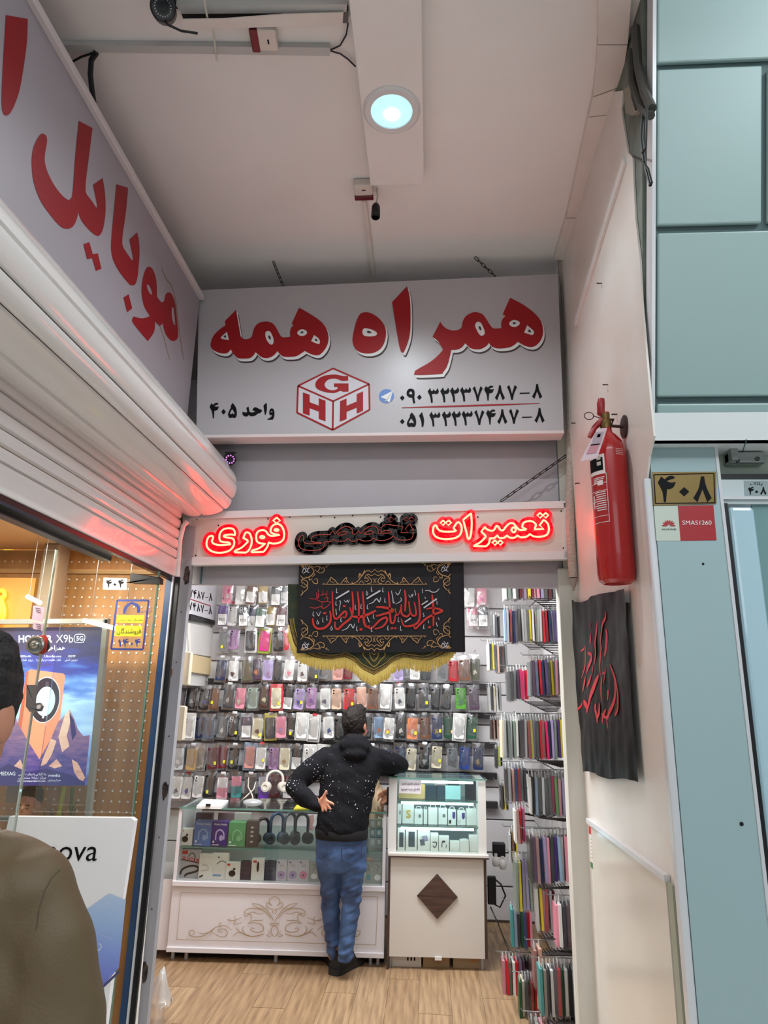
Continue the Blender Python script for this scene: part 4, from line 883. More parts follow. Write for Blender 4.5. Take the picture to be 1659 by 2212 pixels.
# backlit phone advert
def emis_mat(name, cols, lo, hi, st=1.0, nscale=0):
    m = bpy.data.materials.new(name); m.use_nodes = True; nt = m.node_tree; b = nt.nodes['Principled BSDF']
    g = nt.nodes.new('ShaderNodeNewGeometry'); sp = nt.nodes.new('ShaderNodeSeparateXYZ'); nt.links.new(g.outputs['Position'], sp.inputs[0])
    mr = nt.nodes.new('ShaderNodeMapRange'); mr.inputs[1].default_value = lo; mr.inputs[2].default_value = hi; nt.links.new(sp.outputs['Z'], mr.inputs[0])
    fac = mr.outputs[0]
    if nscale:
        mp = nt.nodes.new('ShaderNodeMapping'); mp.inputs['Rotation'].default_value = (0, R(28), 0); mp.inputs['Scale'].default_value = (2.2, 1, 9); nt.links.new(g.outputs['Position'], mp.inputs[0])
        n = nt.nodes.new('ShaderNodeTexNoise'); n.inputs['Scale'].default_value = nscale; n.inputs['Detail'].default_value = 5; nt.links.new(mp.outputs[0], n.inputs['Vector'])
        ad = nt.nodes.new('ShaderNodeMath'); ad.operation = 'MULTIPLY_ADD'; ad.inputs[1].default_value = .55; nt.links.new(n.outputs['Fac'], ad.inputs[0])
        s2 = nt.nodes.new('ShaderNodeMath'); s2.operation = 'SUBTRACT'; s2.inputs[1].default_value = .27; nt.links.new(fac, s2.inputs[0]); nt.links.new(s2.outputs[0], ad.inputs[2]); fac = ad.outputs[0]
    r = nt.nodes.new('ShaderNodeValToRGB'); nt.links.new(fac, r.inputs[0]); e = r.color_ramp.elements
    while len(e) < len(cols): e.new(.5)
    for i, c in enumerate(cols): e[i].position = c[0]; e[i].color = lin(c[1])
    nt.links.new(r.outputs[0], b.inputs['Base Color']); b.inputs['Roughness'].default_value = .4
    if st: nt.links.new(r.outputs[0], b.inputs['Emission Color']); b.inputs['Emission Strength'].default_value = st
    MATS[name] = m; return m
AY = planeY(3.16)
zt, zb_ = PP(120, 1355, AY).z, PP(120, 1698, AY).z
sky = emis_mat('advert_sky', [(0, (60, 60, 140)), (.35, (150, 185, 235)), (.5, (190, 225, 255)), (.62, (110, 150, 230)), (.74, (70, 76, 168)), (.86, (74, 66, 110)), (1, (70, 64, 92))], zb_, zt, 1.1, 2.2)
ad = tag(MB().slab([[PP(x, y, AY) for x, y in ((-60,1356),(221,1354),(182,1697),(-110,1697))]], (0, .035, 0)).build('lit_advert', sky), 'glowing phone advert with orange phone and purple mountains', 'advert')
E_ = lambda n, c, s=1.0: M(n, c, .4, emit=c, es=s)
def adf(q, name, mat, lift, sm=False):
    pl = (AY[0] + AY[1]*lift, AY[1]); pts = smooth_loop([(x, y, False) for x, y in q], 5) if sm else q
    return MB().fill([[PP(x, y, pl) for x, y in pts]]).build(name, mat, ad)
adf([(36,1650),(33,1600),(57,1452),(66,1446),(137,1455),(141,1460),(124,1600),(116,1640),(70,1660)], 'phone_picture', E_('advert_orange', (246, 150, 118)), .001)
adf([(33,1600),(57,1452),(62,1450),(42,1608)], 'phone_edge', E_('advert_orange_dark', (206, 104, 78)), .0014)
def ell_px(cx, cy, rx, ry, n=28, sk=0): return [(cx + rx*math.cos(t) + sk*math.sin(t)*ry, cy + ry*math.sin(t)) for t in [2*math.pi*i/n for i in range(n)]]
adf(ell_px(97, 1512, 33, 50, sk=-.10), 'camera_ring', E_('advert_silver', (214, 212, 224)), .0018); adf(ell_px(97, 1512, 31, 48, sk=-.10), 'camera_plate', E_('advert_graphite', (52, 46, 58)), .0022); adf(ell_px(98, 1515, 21, 32, sk=-.1), 'camera_glass', E_('advert_glass', (206, 226, 240)), .0026)
adf(ell_px(93, 1549, 2.2, 3), 'flash_dot', E_('advert_white', (240, 240, 240)), .0026); adf(ell_px(102, 1478, 4, 6), 'lens_dot', E_('advert_dark2', (78, 74, 88)), .0026)
m_mt = [emis_mat('mountain_violet', [(.0, (44, 40, 96)), (.35, (84, 72, 142)), (.62, (150, 112, 150)), (1, (226, 180, 170))], zb_ - .12, zt - .22, .9, 7), emis_mat('mountain_pink', [(.1, (150, 96, 110)), (.5, (230, 176, 160)), (1, (250, 220, 200))], zb_ - .2, zt - .3, .9, 9), E_('mountain_dark', (52, 46, 108))]
adf([(-110,1697),(-60,1560),(-20,1530),(10,1560),(22,1520),(40,1565),(60,1600),(85,1640),(110,1596),(125,1560),(140,1545),(150,1532),(160,1552),(168,1575),(180,1590),(194,1588),(183,1697)], 'mountain_range', m_mt[0], .003)
for q in ([(92,1640),(110,1596),(122,1600),(112,1630),(100,1650),(88,1655)], [(126,1592),(140,1545),(150,1532),(152,1560),(144,1590),(150,1612),(134,1625)], [(155,1640),(168,1648),(184,1680),(176,1692),(160,1668)], [(30,1655),(44,1640),(52,1660),(40,1675)], [(105,1655),(122,1640),(134,1655),(118,1660)]): adf(q, 'sunlit_ridge', m_mt[1], .0034)
for q in ([(150,1540),(160,1556),(165,1585),(156,1600),(152,1570)], [(-80,1697),(20,1650),(60,1668),(100,1660),(150,1672),(183,1690),(183,1697)]): adf(q, 'shaded_ridge', m_mt[2], .0036)
m_at = E_('advert_text', (238, 240, 250), .9)
mb = MB()
text_px(mb, 'HONOR', 40, 1372, 113, 1388, AY, .003, .03); text_px(mb, 'X9b', 121, 1371, 158, 1388, AY, .003, .0, 0); text_px(mb, '5G', 165, 1374, 180, 1384, AY, .003, .02)
mb.build('advert_title', m_at, ad)
L = [PP(x, y, (AY[0] + AY[1]*.003, AY[1])) for x, y in smooth_loop([(161,1375,False),(165,1370.5,False),(180,1370.5,False),(183.5,1375,False),(182,1384,False),(178,1387.5,False),(164,1387.5,False),(160.5,1384,False)], 4)]
MB().ribbon(L, .003, (0, -1, 0), True).build('badge_outline', m_at, ad)
mb = MB(); text_px(mb, shape_fa('همراهی'), 98, 1394, 141, 1407, AY, .003, .012); mb.build('advert_subtitle', m_at, ad)
mb = MB()
for b, x0, x1, y0, y1 in (('100MP', 147, 163, 1415, 1420), ('Ultra-Bounce', 96, 132, 1415, 1420), ('5800mAh', 42, 67, 1415, 1420), (shape_fa('دوربین اصلی'), 140, 167, 1422, 1429), (shape_fa('نهایت مقاومت در برابر ضربه'), 78, 131, 1422, 1429), (shape_fa('روز شارژ'), 42, 70, 1422, 1429), (shape_fa('ماه گارانتی با مراقبت جانبی'), 40, 100, 1669, 1676), (shape_fa('مرکز ارتباط مشتریان'), 40, 99, 1677, 1684), ('www.mediapardazesh.com', 37, 98, 1685, 1690), ('MEDIAG', -2, 33, 1667, 1675), ('media', 105, 130, 1672, 1678), (shape_fa('مدیا پردازش'), 103, 131, 1683, 1689)):
    text_px(mb, b, x0, y0, x1, y1, AY, .004)
mb.build('advert_small_print', m_at, ad)
# the white phone board in front
NP = planeY(2.95)
nv = tag(MB().slab([[PP(x, y, NP) for x, y in ((20, 1764), (284, 1767), (291, 1773), (254, 2012), (228, 2212))] + [V((PP(228, 2212, NP).x, 2.95, .12)), V((PP(20, 1764, NP).x - .1, 2.95, .12))]], (0, .03, 0)).build('advert_board', M('board_white', (226, 226, 230), .4)), 'white phone advert board with a blue phone behind left glass', 'advert')
vs_ = MB(); p = (NP[0] + NP[1]*.0015, NP[1])
text_quad(vs_, 'nova', PP(100, 1829, p), PP(213, 1829, p), PP(208, 1860, p), PP(94, 1860, p)); vs_.build('brand_lettering', m_ink, nv)
zp0, zp1 = PP(200, 2135, NP).z, PP(237, 1932, NP).z
gm = emis_mat('board_phone_blue', [(0, (98, 104, 196)), (.35, (122, 146, 212)), (.7, (150, 178, 220)), (1, (172, 194, 224))], zp0, zp1, 0)
MB().fill([[PP(x, y, p) for x, y in smooth_loop([(120, 2010, True), (185, 1966, False), (228, 1935, False), (240, 1931.5, False), (250, 1936, False), (272, 1944, True), (257, 2090, True), (222, 2128, False), (200, 2140, True), (120, 2190, True)], 4)]]).build('phone_picture', gm, nv)
MB().ribbon([PP(x, y, (NP[0] + NP[1]*.0022, NP[1])) for x, y in ((180, 2166), (222, 2132), (258, 2098))], .009, (0, -1, 0)).build('phone_rim', M('rim_ink', (60, 66, 110), .3), nv)
mb = MB(); p4 = (NP[0] + NP[1]*.0025, NP[1])
text_quad(mb, 'HUAWEI', PP(240, 2031, p4), PP(207, 2018, p4), PP(209, 2013, p4), PP(242, 2026, p4)); mb.build('phone_lettering', M('phone_print', (176, 192, 224), .4), nv)
MB().ribbon([PP(x, y, p4) for x, y in smooth_loop([(206, 2052, False), (214, 2052, False), (219, 2044, False), (214, 2038, False)], 5, False)], .006, (0, -1, 0)).build('phone_emblem', M('phone_print', (176, 192, 224), .4), nv)
# glass sheets
m_gl = GLASS('shop_glass', (.93, .96, .94), .05)
gp = planeY(3.02); xg = PP(327, 1400, gp).x
g1 = struct(MB().box(PP(122, 1400, gp).x, xg, 3.02, 3.028, .1, 2.24).build('window_1', m_gl))
MB().box(xg - .006, xg, 3.016, 3.03, .1, 2.24).build('glass_edge', GLASS('glass_edge_green', (.45, .7, .62), .2, .25, (150, 190, 170)), g1)
dp = planeY(2.70); xd = PP(78, 1480, dp).x
gd = empty('glass_door', V((xd - .4, 2.7, .02)), 'frameless glass door with steel lock at the far left', 'door')
MB().box(xd - .9, xd, 2.70, 2.71, .02, 2.27).build('pane', m_gl, gd)
MB().box(xd - .004, xd, 2.697, 2.712, .02, 2.27).build('polished_edge', GLASS('edge_pale', (.8, .86, .82), .3, .45, (220, 226, 214)), gd)
pz = planeY(2.68)
lc = PP(82, 1393, pz)
lk = MB().lathe([(.040, 0), (.040, .016), (.038, .02)], lc + V((-.022, .05, 0)), (.25, -1, 0), 28).build('lock_collar', m_black, gd, smooth=True)
MB().lathe([(.036, .02), (.036, .055), (.033, .060), (.026, .062), (.024, .056), (0, .056)], lc + V((-.022, .05, 0)), (.25, -1, 0), 28).build('lock_cylinder', M('steel', (176, 172, 162), .2, .85), gd, smooth=True)
MB().lathe([(.016, .056), (.015, .070), (.008, .074), (0, .072)], lc + V((-.022, .05, 0)), (.25, -1, 0), 20).build('lock_barrel', M('steel', (176, 172, 162), .2, .85), gd, smooth=True)
MB().slab([[PP(x, y, planeY(2.69)) for x, y in ((76,1374),(98,1372),(103,1378),(99,1408),(94,1412),(72,1412))]], (0, .004, 0)).build('red_sticker', M('lock_red', (170, 44, 36), .4), gd)
MB().slab([[PP(x, y, pz) for x, y in ((58,1480),(78,1480),(74,1520),(86,1518),(92,1526),(88,1536),(64,1537),(56,1526))]], (0, .012, 0)).build('strike_plate', M('steel_dull', (120, 116, 116), .4, .4), gd, bevel=.001)
MB().lathe([(.008, 0), (.008, .003), (0, .003)], PP(84, 1527, planeY(2.678)), (0, -1, 0), 16).build('strike_hole', M('hole_light', (220, 214, 210), .4), gd)
for q, nm in ((((72,1308),(97,1312),(92,1344),(69,1338)), 'sticker'), (((73,1343),(94,1348),(92,1364),(71,1358)), 'sticker')):
    so_ = MB().fill([[PP(x, y, planeY(2.696)) for x, y in q]]).build(nm, M('sticker_lilac', (196, 170, 186), .5), gd)
    mb = MB()
    for k in range(3 if q[0][1] < 1320 else 4): mb.ribbon([PP(q[0][0] + 4 + k, q[0][1] + 5 + 4*k, planeY(2.695)), PP(q[0][0] + 16, q[0][1] + 7.5 + 4*k, planeY(2.695))], .002, (0, -1, 0))
    mb.build('print_lines', m_ink, so_)
# clamp and stickers on the fixed pane
kp = planeY(3.01)
tag(MB().slab([[PP(x, y, kp) for x, y in ((283,1239),(345,1247),(344,1260),(281,1258))]], (0, .05, 0)).build('glass_clamp', m_black, bevel=.003), 'black glass clamp at the top of the left window', 'clamp')
s4 = tag(MB().slab([[PP(x, y, kp) for x, y in ((224,1248),(275,1249.5),(273,1274),(222,1273))]], (0, .0015, 0)).build('number_sticker', M('sticker_white', (240, 236, 228), .4)), 'white sticker with Persian unit number on the left window', 'sticker')
mb = MB()
for ch, x, w in (('4', 229, 13), ('0', 244, 8), ('4', 255, 13)):
    W0 = DIG[ch][2]; digit(mb, ch, lambda a, b: PP(x + a/W0*w, 1252 + b/100*17.5, planeY(3.0085)))
mb.build('numerals', m_ink, s4)
ks = empty('licence_sticker', PP(285, 1404, kp), 'blue framed yellow licence sticker on the left window', 'sticker')
q = [(253,1297),(321,1297),(309,1403),(240,1402)]; L = [PP(x, y, kp) for x, y in q]; mb = MB()
for i in range(4): mb.ribbon([L[i], L[(i+1) % 4]], .009, (0, -1, 0))
mb.build('border', M('licence_blue', (36, 52, 120), .5), ks)
for q in (((253,1329),(312,1329),(309,1346),(251,1345)), ((250,1351),(308,1352),(305,1375),(247,1374))): MB().fill([[PP(x, y, planeY(3.0095)) for x, y in q]]).build('yellow_field', M('licence_yellow', (206, 196, 40), .5), ks)
mb = MB(); text_px(mb, shape_fa('فروشندگان'), 252, 1356, 304, 1371, planeY(3.009)); text_px(mb, shape_fa('نمایندگی مجاز فروش'), 256, 1336, 308, 1342, planeY(3.009)); mb.build('lettering', M('licence_green', (20, 60, 30), .5), ks)
mb = MB()
for i, (ch, w) in enumerate((('1', 7), ('4', 13), ('0', 7), ('4', 13))):
    W0 = DIG[ch][2]; x = (255, 265, 281, 291)[i]; digit(mb, ch, lambda a, b: PP(x + a/W0*w, 1380 + b/100*18, planeY(3.009)))
mb.build('year_print', M('licence_blue', (36, 52, 120), .5), ks); mb = MB()
text_px(mb, shape_fa('اتحادیه صنف'), 296, 1316, 328, 1325, planeY(3.009))
strokes(mb, ['268,1326 272,1312 284,1302|5', '284,1302 298,1310 299,1324|5'], 0, 0, 1, planeY(3.009)); mb.build('emblem_print', M('licence_blue', (36, 52, 120), .5), ks)
# column, amber niche and its lit letters, bars standing in for tube reflections
cb = PY(92, 1250, 3.25)
tag(MB().box(PY(75, 1300, 3.25).x, PY(112, 1300, 3.25).x, 3.25, 3.36, 1.2, 2.42).build('shop_column', M('column_taupe', (150, 128, 104), .5), bevel=.01), 'taupe boxed column inside the neighbour shop, left of the pegboard', 'column')
tag(MB().box(-2.7, PY(70, 1300, 3.3).x, 3.30, 3.36, 1.9, 2.25).build('lit_amber_box', M('amber_lit', (214, 150, 66), .5, emit=(220, 140, 50), es=.35)), 'amber lit light box at the far left behind the glass door', 'light box')
mb = MB()
for s in ('-8,1278 6,1276 10,1286 4,1296 8,1310 9,1328 3,1342 -6,1348', '-8,1290 0,1292 2,1304 1,1326 -6,1336'):
    mb.tube([PY(x, y, 3.28) for x, y in smooth_loop(parse(s), 5, False)], .010, 8)
tag(mb.build('amber_led_letter', M('amber_led', (255, 200, 60), .4, emit=(255, 190, 40), es=2.5), smooth='all'), 'glowing yellow LED letter cut by the left edge', 'sign')
for i, (a, b, lab) in enumerate((((180, 1340), (284, 1366), 'slanting white bar added for a tube reflection above the lit advert'), ((58, 1288), (88, 1303), 'short white bar added for a tube reflection beside the door lock'))):
    ft = tag(MB().tube([PY(*a, 3.08), PY(*b, 3.08)], .010, 10).build('reflection_bar', M('reflection_glow', (255, 252, 240), .3, emit=(255, 250, 236), es=5), smooth=True), lab, 'lamp')  # glowing bar added in place of a tube reflection in the glass
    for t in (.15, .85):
        q = PY(*a, 3.08)*(1-t) + PY(*b, 3.08)*t; MB().tube([q, V((q.x, q.y, 2.42))], .0012, 5).build('added_bar_wire', m_alu, ft)  # wires added only to hang the reflection bars
dr2 = tag(MB().obox(V((-1.40, .4, 2.235)), (.05, 0, 0), (0, 2.36, 0), (0, 0, .045)).build('door_rail', m_black, bevel=.004), 'black rail under the roller shutter above the glass door', 'rail')
# plant and poles seen below the advert
for x, x2, mt, lab in ((139, 124, M('bamboo_yellow', (206, 190, 40), .5), 'bright yellow bamboo pole below the lit advert'), (157, 151, M('bamboo_green', (112, 112, 34), .5), 'dark green bamboo pole below the lit advert')):
    tag(MB().tube([PY(x, 1700, 3.3), PY((x + x2)/2, 1735, 3.3), PY(x2, 1775, 3.3), PY(x2 - 12, 1850, 3.3)], .011 if x < 150 else .008, 10).build('bamboo_pole', mt, smooth=True), lab, 'plant')
pr = empty('grass_plant', PY(120, 1790, 3.28), 'thin leaved grassy plant below the lit advert', 'plant')
random.seed(11)
for i in range(12):
    x0 = 96 + i*7; t = random.uniform(-22, 22); h = random.uniform(25, 60)
    pts = [PY(x0 + t*k*k, 1790 - h*math.sin(k*1.7)/1.0*(1 if k < .9 else .97), 3.28 + .004*i % .03) for k in (0, .25, .5, .75, 1)]
    MB().ribbon(pts, [.006, .007, .006, .005, .001], (0, -1, 0)).build('leaf', M('leaf_dull', (94, 92, 52), .6), pr)
# ================================================================ phone cases hanging on the back wall
import re
random.seed(21)
CN = {'navy': (30, 42, 84), 'black': (22, 22, 25), 'dark grey': (62, 64, 68), 'grey': (120, 122, 124), 'white': (232, 230, 226), 'cream': (228, 218, 190), 'beige': (232, 194, 168), 'peach': (240, 190, 166), 'pink': (236, 150, 170), 'magenta': (226, 40, 140), 'red': (206, 26, 40), 'crimson': (124, 22, 40), 'brown': (116, 70, 44), 'dark brown': (70, 44, 36), 'tan': (184, 148, 92), 'gold': (206, 178, 110), 'purple': (92, 50, 140), 'lilac': (178, 160, 206), 'plum': (86, 62, 84), 'mauve': (176, 130, 176), 'blue': (44, 72, 150), 'pale blue': (150, 178, 206), 'teal': (70, 150, 150), 'green': (96, 170, 60), 'dark green': (34, 86, 58), 'olive': (92, 92, 72), 'taupe': (162, 152, 140), 'maroon': (96, 30, 36), 'yellow': (224, 206, 40), 'orange': (226, 132, 84), 'rose': (216, 150, 140), 'lime': (190, 206, 30), 'slate': (84, 94, 112), 'silver': (186, 188, 190), 'violet': (120, 60, 190), 'hot pink': (232, 40, 110), 'sage': (150, 168, 154)}
def cm(c, rough=.35):
    return M('case_' + c.replace(' ', '_'), CN[c], rough)
m_bag = GLASS('clear_bag', (.97, .97, .97), .14, .05, (235, 235, 235), .12)
def rrect(w, h, r, n=4):
    pts = []
    for cx, cz, a0 in ((w/2-r, h/2-r, 0), (-w/2+r, h/2-r, 90), (-w/2+r, -h/2+r, 180), (w/2-r, -h/2+r, 270)):
        pts += [(cx + r*math.cos(R(a0 + 90*k/n)), cz + r*math.sin(R(a0 + 90*k/n))) for k in range(n + 1)]
    return pts
def rslab(w, h, r, y0, y1, n=3, ch=.0015):
    """rounded slab standing in xz, front at y0 with a chamfered rim"""
    o = rrect(w, h, r, n); i = rrect(w - 2*ch, h - 2*ch, max(r - ch, .0005), n); k = len(o); mb = MB()
    mb.add([V((x, y1, z)) for x, z in o] + [V((x, y0 + ch, z)) for x, z in o] + [V((x, y0, z)) for x, z in i],
           [tuple(range(k))] + [(j, (j+1) % k, k + (j+1) % k, k + j) for j in range(k)] + [(k + j, k + (j+1) % k, 2*k + (j+1) % k, 2*k + j) for j in range(k)] + [tuple(range(2*k, 3*k))])
    return mb
def mesh_of(mb, name, mats, smooth=False):
    o = mb.build(name, mats, local=True, smooth=smooth); me = o.data; bpy.data.objects.remove(o); return me
CW, CH = .084, .172
bags = []
for s in range(3):
    rr = random.Random(s); mb = MB()
    def bp(u, v, f=1):
        w = .108*(1 - .06*math.sin(v*math.pi)); x = (u - .5)*w; z = -.018 - v*.222
        b = math.sin(math.pi*u)**.5*math.sin(math.pi*min(1, v*1.05 + .02))**.5 if 0 < u < 1 else 0
        return V((x, -.004 - f*(.014*b) + rr.uniform(-.0035, .0035)*(0 < u < 1 and 0 < v < 1), z))
    mb.grid(lambda u, v: bp(u, v, 1), 7, 11); 
    bags.append(mesh_of(mb, 'bag', [m_bag], 'all'))
cases = mesh_of(rslab(CW, CH, .012, -.011, .002), 'case', [cm('black')], True)
bump = mesh_of(rslab(.030, .044, .007, -.0140, -.0108, 3, .001), 'camera_bump', [cm('black')], True)
lens = mesh_of(MB().lathe([(.0072, 0), (.0066, .0016), (0, .0012)], (0, 0, 0), (0, -1, 0), 12), 'lens', [M('lens_black', (6, 6, 8), .08)], True)
ringm = mesh_of(MB().tube([(math.cos(t)*.022, -.0115, math.sin(t)*.022) for t in [i*math.pi/10 for i in range(21)]], .0013, 5, False), 'magnet_ring', [M('ring_dark', (48, 50, 52), .4)], 'all')
stick = mesh_of(rslab(.020, .026, .002, -.0195, -.0185, 2, .0003), 'price_sticker', [M('sticker_yellow', (226, 220, 30), .5)])
label = mesh_of(rslab(.076, .096, .003, -.0128, -.0112, 2, .0003), 'paper_label', [M('label_paper', (236, 234, 230), .6)])
tabm = mesh_of(rslab(.040, .020, .004, -.003, -.001, 2, .0004), 'hang_tab', [M('tab_white', (226, 226, 226), .4)])
cardm = mesh_of(rslab(.112, .225, .006, .0035, .005, 2, .0004), 'backing_card', [M('card_white', (228, 226, 222), .5)])
ribm = mesh_of(MB().obox((-CW/2 + .004, -.0135, -.004), (CW - .008, 0, 0), (0, .003, 0), (0, 0, .008)), 'padded_rib', [cm('black')])
motif = []
for s in range(5):
    rr = random.Random(s + 40); n = 11
    motif.append(mesh_of(MB().fill([[V((math.cos(2*math.pi*i/n)*.021*rr.uniform(.45, 1.2), -.0122, math.sin(2*math.pi*i/n)*.026*rr.uniform(.45, 1.2))) for i in range(n)]]), 'printed_motif', [cm('white')]))
hookm = mesh_of(MB().tube([(0, .16, .004), (0, -.01, -.002), (0, -.025, .008)], .0028, 6), 'hook', [M('hook_steel', (150, 150, 152), .3, .8)], True)
def inst(me, parent, loc=(0, 0, 0), rot=(0, 0, 0), scale=(1, 1, 1), mat=None, name=None):
    o = bpy.data.objects.new(name or me.name.split('.')[0], me); COL.objects.link(o); o.parent = parent; o.location = loc; o.rotation_euler = rot; o.scale = scale
    if mat: o.material_slots[0].link = 'OBJECT'; o.material_slots[0].material = mat
    return o
ROWN = ['top', 'second', 'third', 'fourth', 'fifth', 'sixth', 'seventh', 'lowest']
#  x | colour | style letters: b camera bump, p printed motif(colour2), l white label, y yellow sticker, r ring, c card(colour2), g gradient-like lower half(colour2), s padded ribs, t white tab, x no case bag
ROWS = [
 (1253, 'pink:494:pp/white white:522:l brown:548:l gold:569:l dark grey:598:l grey:617:l white:1014:b pink:1039:p/magenta'),
 (1299, 'purple:484:l white:506:bt black:527:bl navy:548:bl dark green:567:l gold:588:lt maroon:611:l pink:1019:lb black:1043:lb'),
 (1351, 'grey:487:y mauve:509:b dark grey:543:c/white magenta:576:c/lime black:602:b red:617:b'),
 (1412, 'navy:482: white:507:p/black olive:534: plum:554:p/orange lilac:581:p/mauve dark grey:601:b white:629:p/pink white:655:bp/plum black:682:by grey:703: rose:731: crimson:756: lilac:858: grey:875: white:897: dark grey:922: grey:957:r red:979:b brown:1001:b olive:1026:bp/cream'),
 (1473, 'navy:396: black:418:p/silver black:446:bp/blue brown:466:by dark grey:498:p/silver pink:524:p/cream sage:547:b dark brown:574:p/cream cream:598:yc/red black:627:l lilac:651:bpy/blue mauve:675:bp/violet white:703:p/slate beige:727:b red:755:bsy peach:780: brown:808:b white:835:c/white white:862:pb/slate black:889:b dark grey:913:by black:941:b black:966:b green:994:bsp/teal plum:1021:bs'),
 (1536, 'white:411:bc/white navy:435:b slate:454:r grey:483:p/white black:508:by plum:534:lc/silver cream:560:py/brown dark grey:585:c/yellow pink:607:p/lilac black:632:py/white white:655:c/white white:681:c/white white:709:p/blue black:733:b black:794:p/magenta pale blue:817:p/orange white:843:py/pink black:868:p/white orange:893:py/cream brown:917:b navy:943:bpy/tan dark green:969:sy white:994:c/white dark green:1019:sby'),
 (1601, 'silver:389:p/white black:406: tan:419: taupe:437:c/silver maroon:460:by crimson:485:y black:509:by rose:543:c/pale blue white:567:yt mauve:594:b cream:618:p/tan black:644:l white:670:bc/white white:700:c/white white:804: navy:835:b navy:864:b cream:890:bp/white black:918:bp/silver cream:945:by grey:975:br blue:1005:b navy:1033:bp/tan'),
 (1662, 'white:386:p/slate white:408:p/blue white:434:b black:457:by pink:483:gt/white teal:512:g/pink dark brown:543:t violet:570:g/silver maroon:597: crimson:624:bl white:642:p/grey')]
CASE_Y = 6.0
pr_ = []
for ri, (ytop, items) in enumerate(ROWS):
    alt = '|'.join(sorted(CN, key=len, reverse=True))
    its = re.findall(r'(%s):(\d+):([a-z]*)(?:/(%s))?(?=\s|$)' % (alt, alt), items)
    n = len(its)
    for k, (colr, xs, st, c2) in enumerate(its):
        colr = colr.strip(); x = int(xs); yy = ytop + random.uniform(-3, 3)
        p = PY(x, yy, CASE_Y + (.022 if k % 2 else -.022) + random.uniform(-.005, .005))
        side = 'left' if k < n/2 else 'right'; num = ORD[k] if side == 'left' else ORD[n-1-k]
        root = empty('phone_case', p, '%s phone case, %s from the %s in %s row of back wall' % (colr, num, side, ROWN[ri]), 'phone case', 'bagged phone cases on the back wall')
        root.rotation_euler = (R(random.uniform(-4, 2)), R(random.uniform(-4, 4)), R(random.uniform(-9, 9)))
        zc = -.137 + random.uniform(-.004, .004)
        mt = cm(colr)
        cs = inst(cases, root, (0, 0, zc), mat=mt)
        if 'b' in st:
            b_ = inst(bump, cs, (-.021, 0, .058), mat=cm('silver') if colr in ('black',) and random.random() < .4 else mt)
            for dz in (.011, -.011): inst(lens, cs, (-.021 + random.uniform(-.003, .003), -.0138, .058 + dz), name='lens')
        if 'p' in st: inst(motif[(k + ri) % 5], cs, (random.uniform(-.008, .008), 0, -.025), mat=cm(c2 or 'white'))
        if st.count('p') > 1: inst(motif[(k + 2) % 5], cs, (.012, 0, .03), mat=cm('magenta'))
        if 'g' in st: inst(cases, cs, (0, -.0008, .043), scale=(.97, 1, .46), mat=cm(c2 or 'white'), name='colour_fade')
        if 'l' in st:
            lb_ = inst(label, cs, (0, 0, -.034 if ri != 0 else -.03))
            if ri == 1 and k in (0, 1, 2, 6, 7, 8):
                mb = MB(); text_quad(mb, 'M20' if k < 6 else 'J60', (-.026, -.0132, .012), (.026, -.0132, .012), (.026, -.0132, -.012), (-.026, -.0132, -.012)); mb.build('handwriting', m_ink, lb_, local=True)
        if 'r' in st: inst(ringm, cs, (0, 0, -.01)); inst(lens, cs, (-.02, -.011, .058), name='lens'); 
        if 's' in st:
            for j in range(5): inst(ribm, cs, (0, 0, -.066 + j*.026), mat=mt)
        if 'c' in st: inst(cardm, root, (0, 0, -.13), mat=cm(c2 or 'white') if c2 else None)
        if 'y' in st: inst(stick, root, (.026 if random.random() < .7 else -.01, 0, zc - random.uniform(.01, .05)))
        if 't' in st or random.random() < .30: inst(tabm, root, (0, 0, -.02), mat=M('tab_red', (206, 40, 44), .4) if colr == 'white' and random.random() < .6 else None)
        inst(bags[(k + ri) % 3], root)
        o = inst(hookm, bw, p - worg(bw) + V((0, .0, .012)))
    # dark rail that carries the hooks of this row
    if ri >= 3:
        zr = PY(700, ytop + 64, 6.08).z
        MB().box(-2.3 if ri > 3 else -1.95, .55, 6.05, 6.115, zr - .028, zr + .022).build('hook_rail', M('rail_black', (34, 30, 32), .5), bw)
# lit niche look is given by the boards; upper left: little sign, white cupboard, cream boxes
UL = planeX(-1.98)
lw = struct(MB().box(-2.42, -1.985, 5.2, 6.11, PX(440, 1482, -1.98).z, 3.0).build('wall_boxing', M('boxing_white', (226, 224, 220), .5)))
sgn_ = tag(MB().slab([[PP(x, y, UL) for x, y in ((405, 1240), (470, 1250), (463, 1342), (405, 1326))]], (.03, 0, 0)).build('small_number_sign', M('sign_small', (222, 220, 226), .4)), 'small white phone number sign inside the shop at left', 'sign')
usg = planeX(-1.949)
mb = MB(); 
def rowd(s, xr, yr, h, sl):
    x = xr
    for ch in s[::-1]:
        w = DIG[ch][2]*h/100*.62; x -= w + 1.0
        digit(mb, ch, lambda a, b: PP(x + a/DIG[ch][2]*w, yr + (x - xr)*sl + b/100*h, usg))
rowd('2237487-8', 460, 1283, 18, .20); rowd('2237487-8', 459, 1312, 18, .24)
mb.build('numerals', m_ink, sgn_)
MB().ribbon([PP(405, 1292, usg), PP(455, 1309, usg)], .008, (1, 0, 0)).build('red_rule', m_red, sgn_)
MB().slab([[PP(x, y, UL) for x, y in ((405, 1328), (463, 1343), (463, 1350), (405, 1340))]], (.03, 0, 0)).build('dark_edge', m_black, sgn_)
tag(MB().slab([[PP(x, y, UL) for x, y in ((405, 1346), (462, 1358), (461, 1420), (408, 1412))]], (.02, 0, 0)).build('wall_cupboard', m_white, bevel=.003), 'plain white cupboard door below the small number sign', 'cupboard')
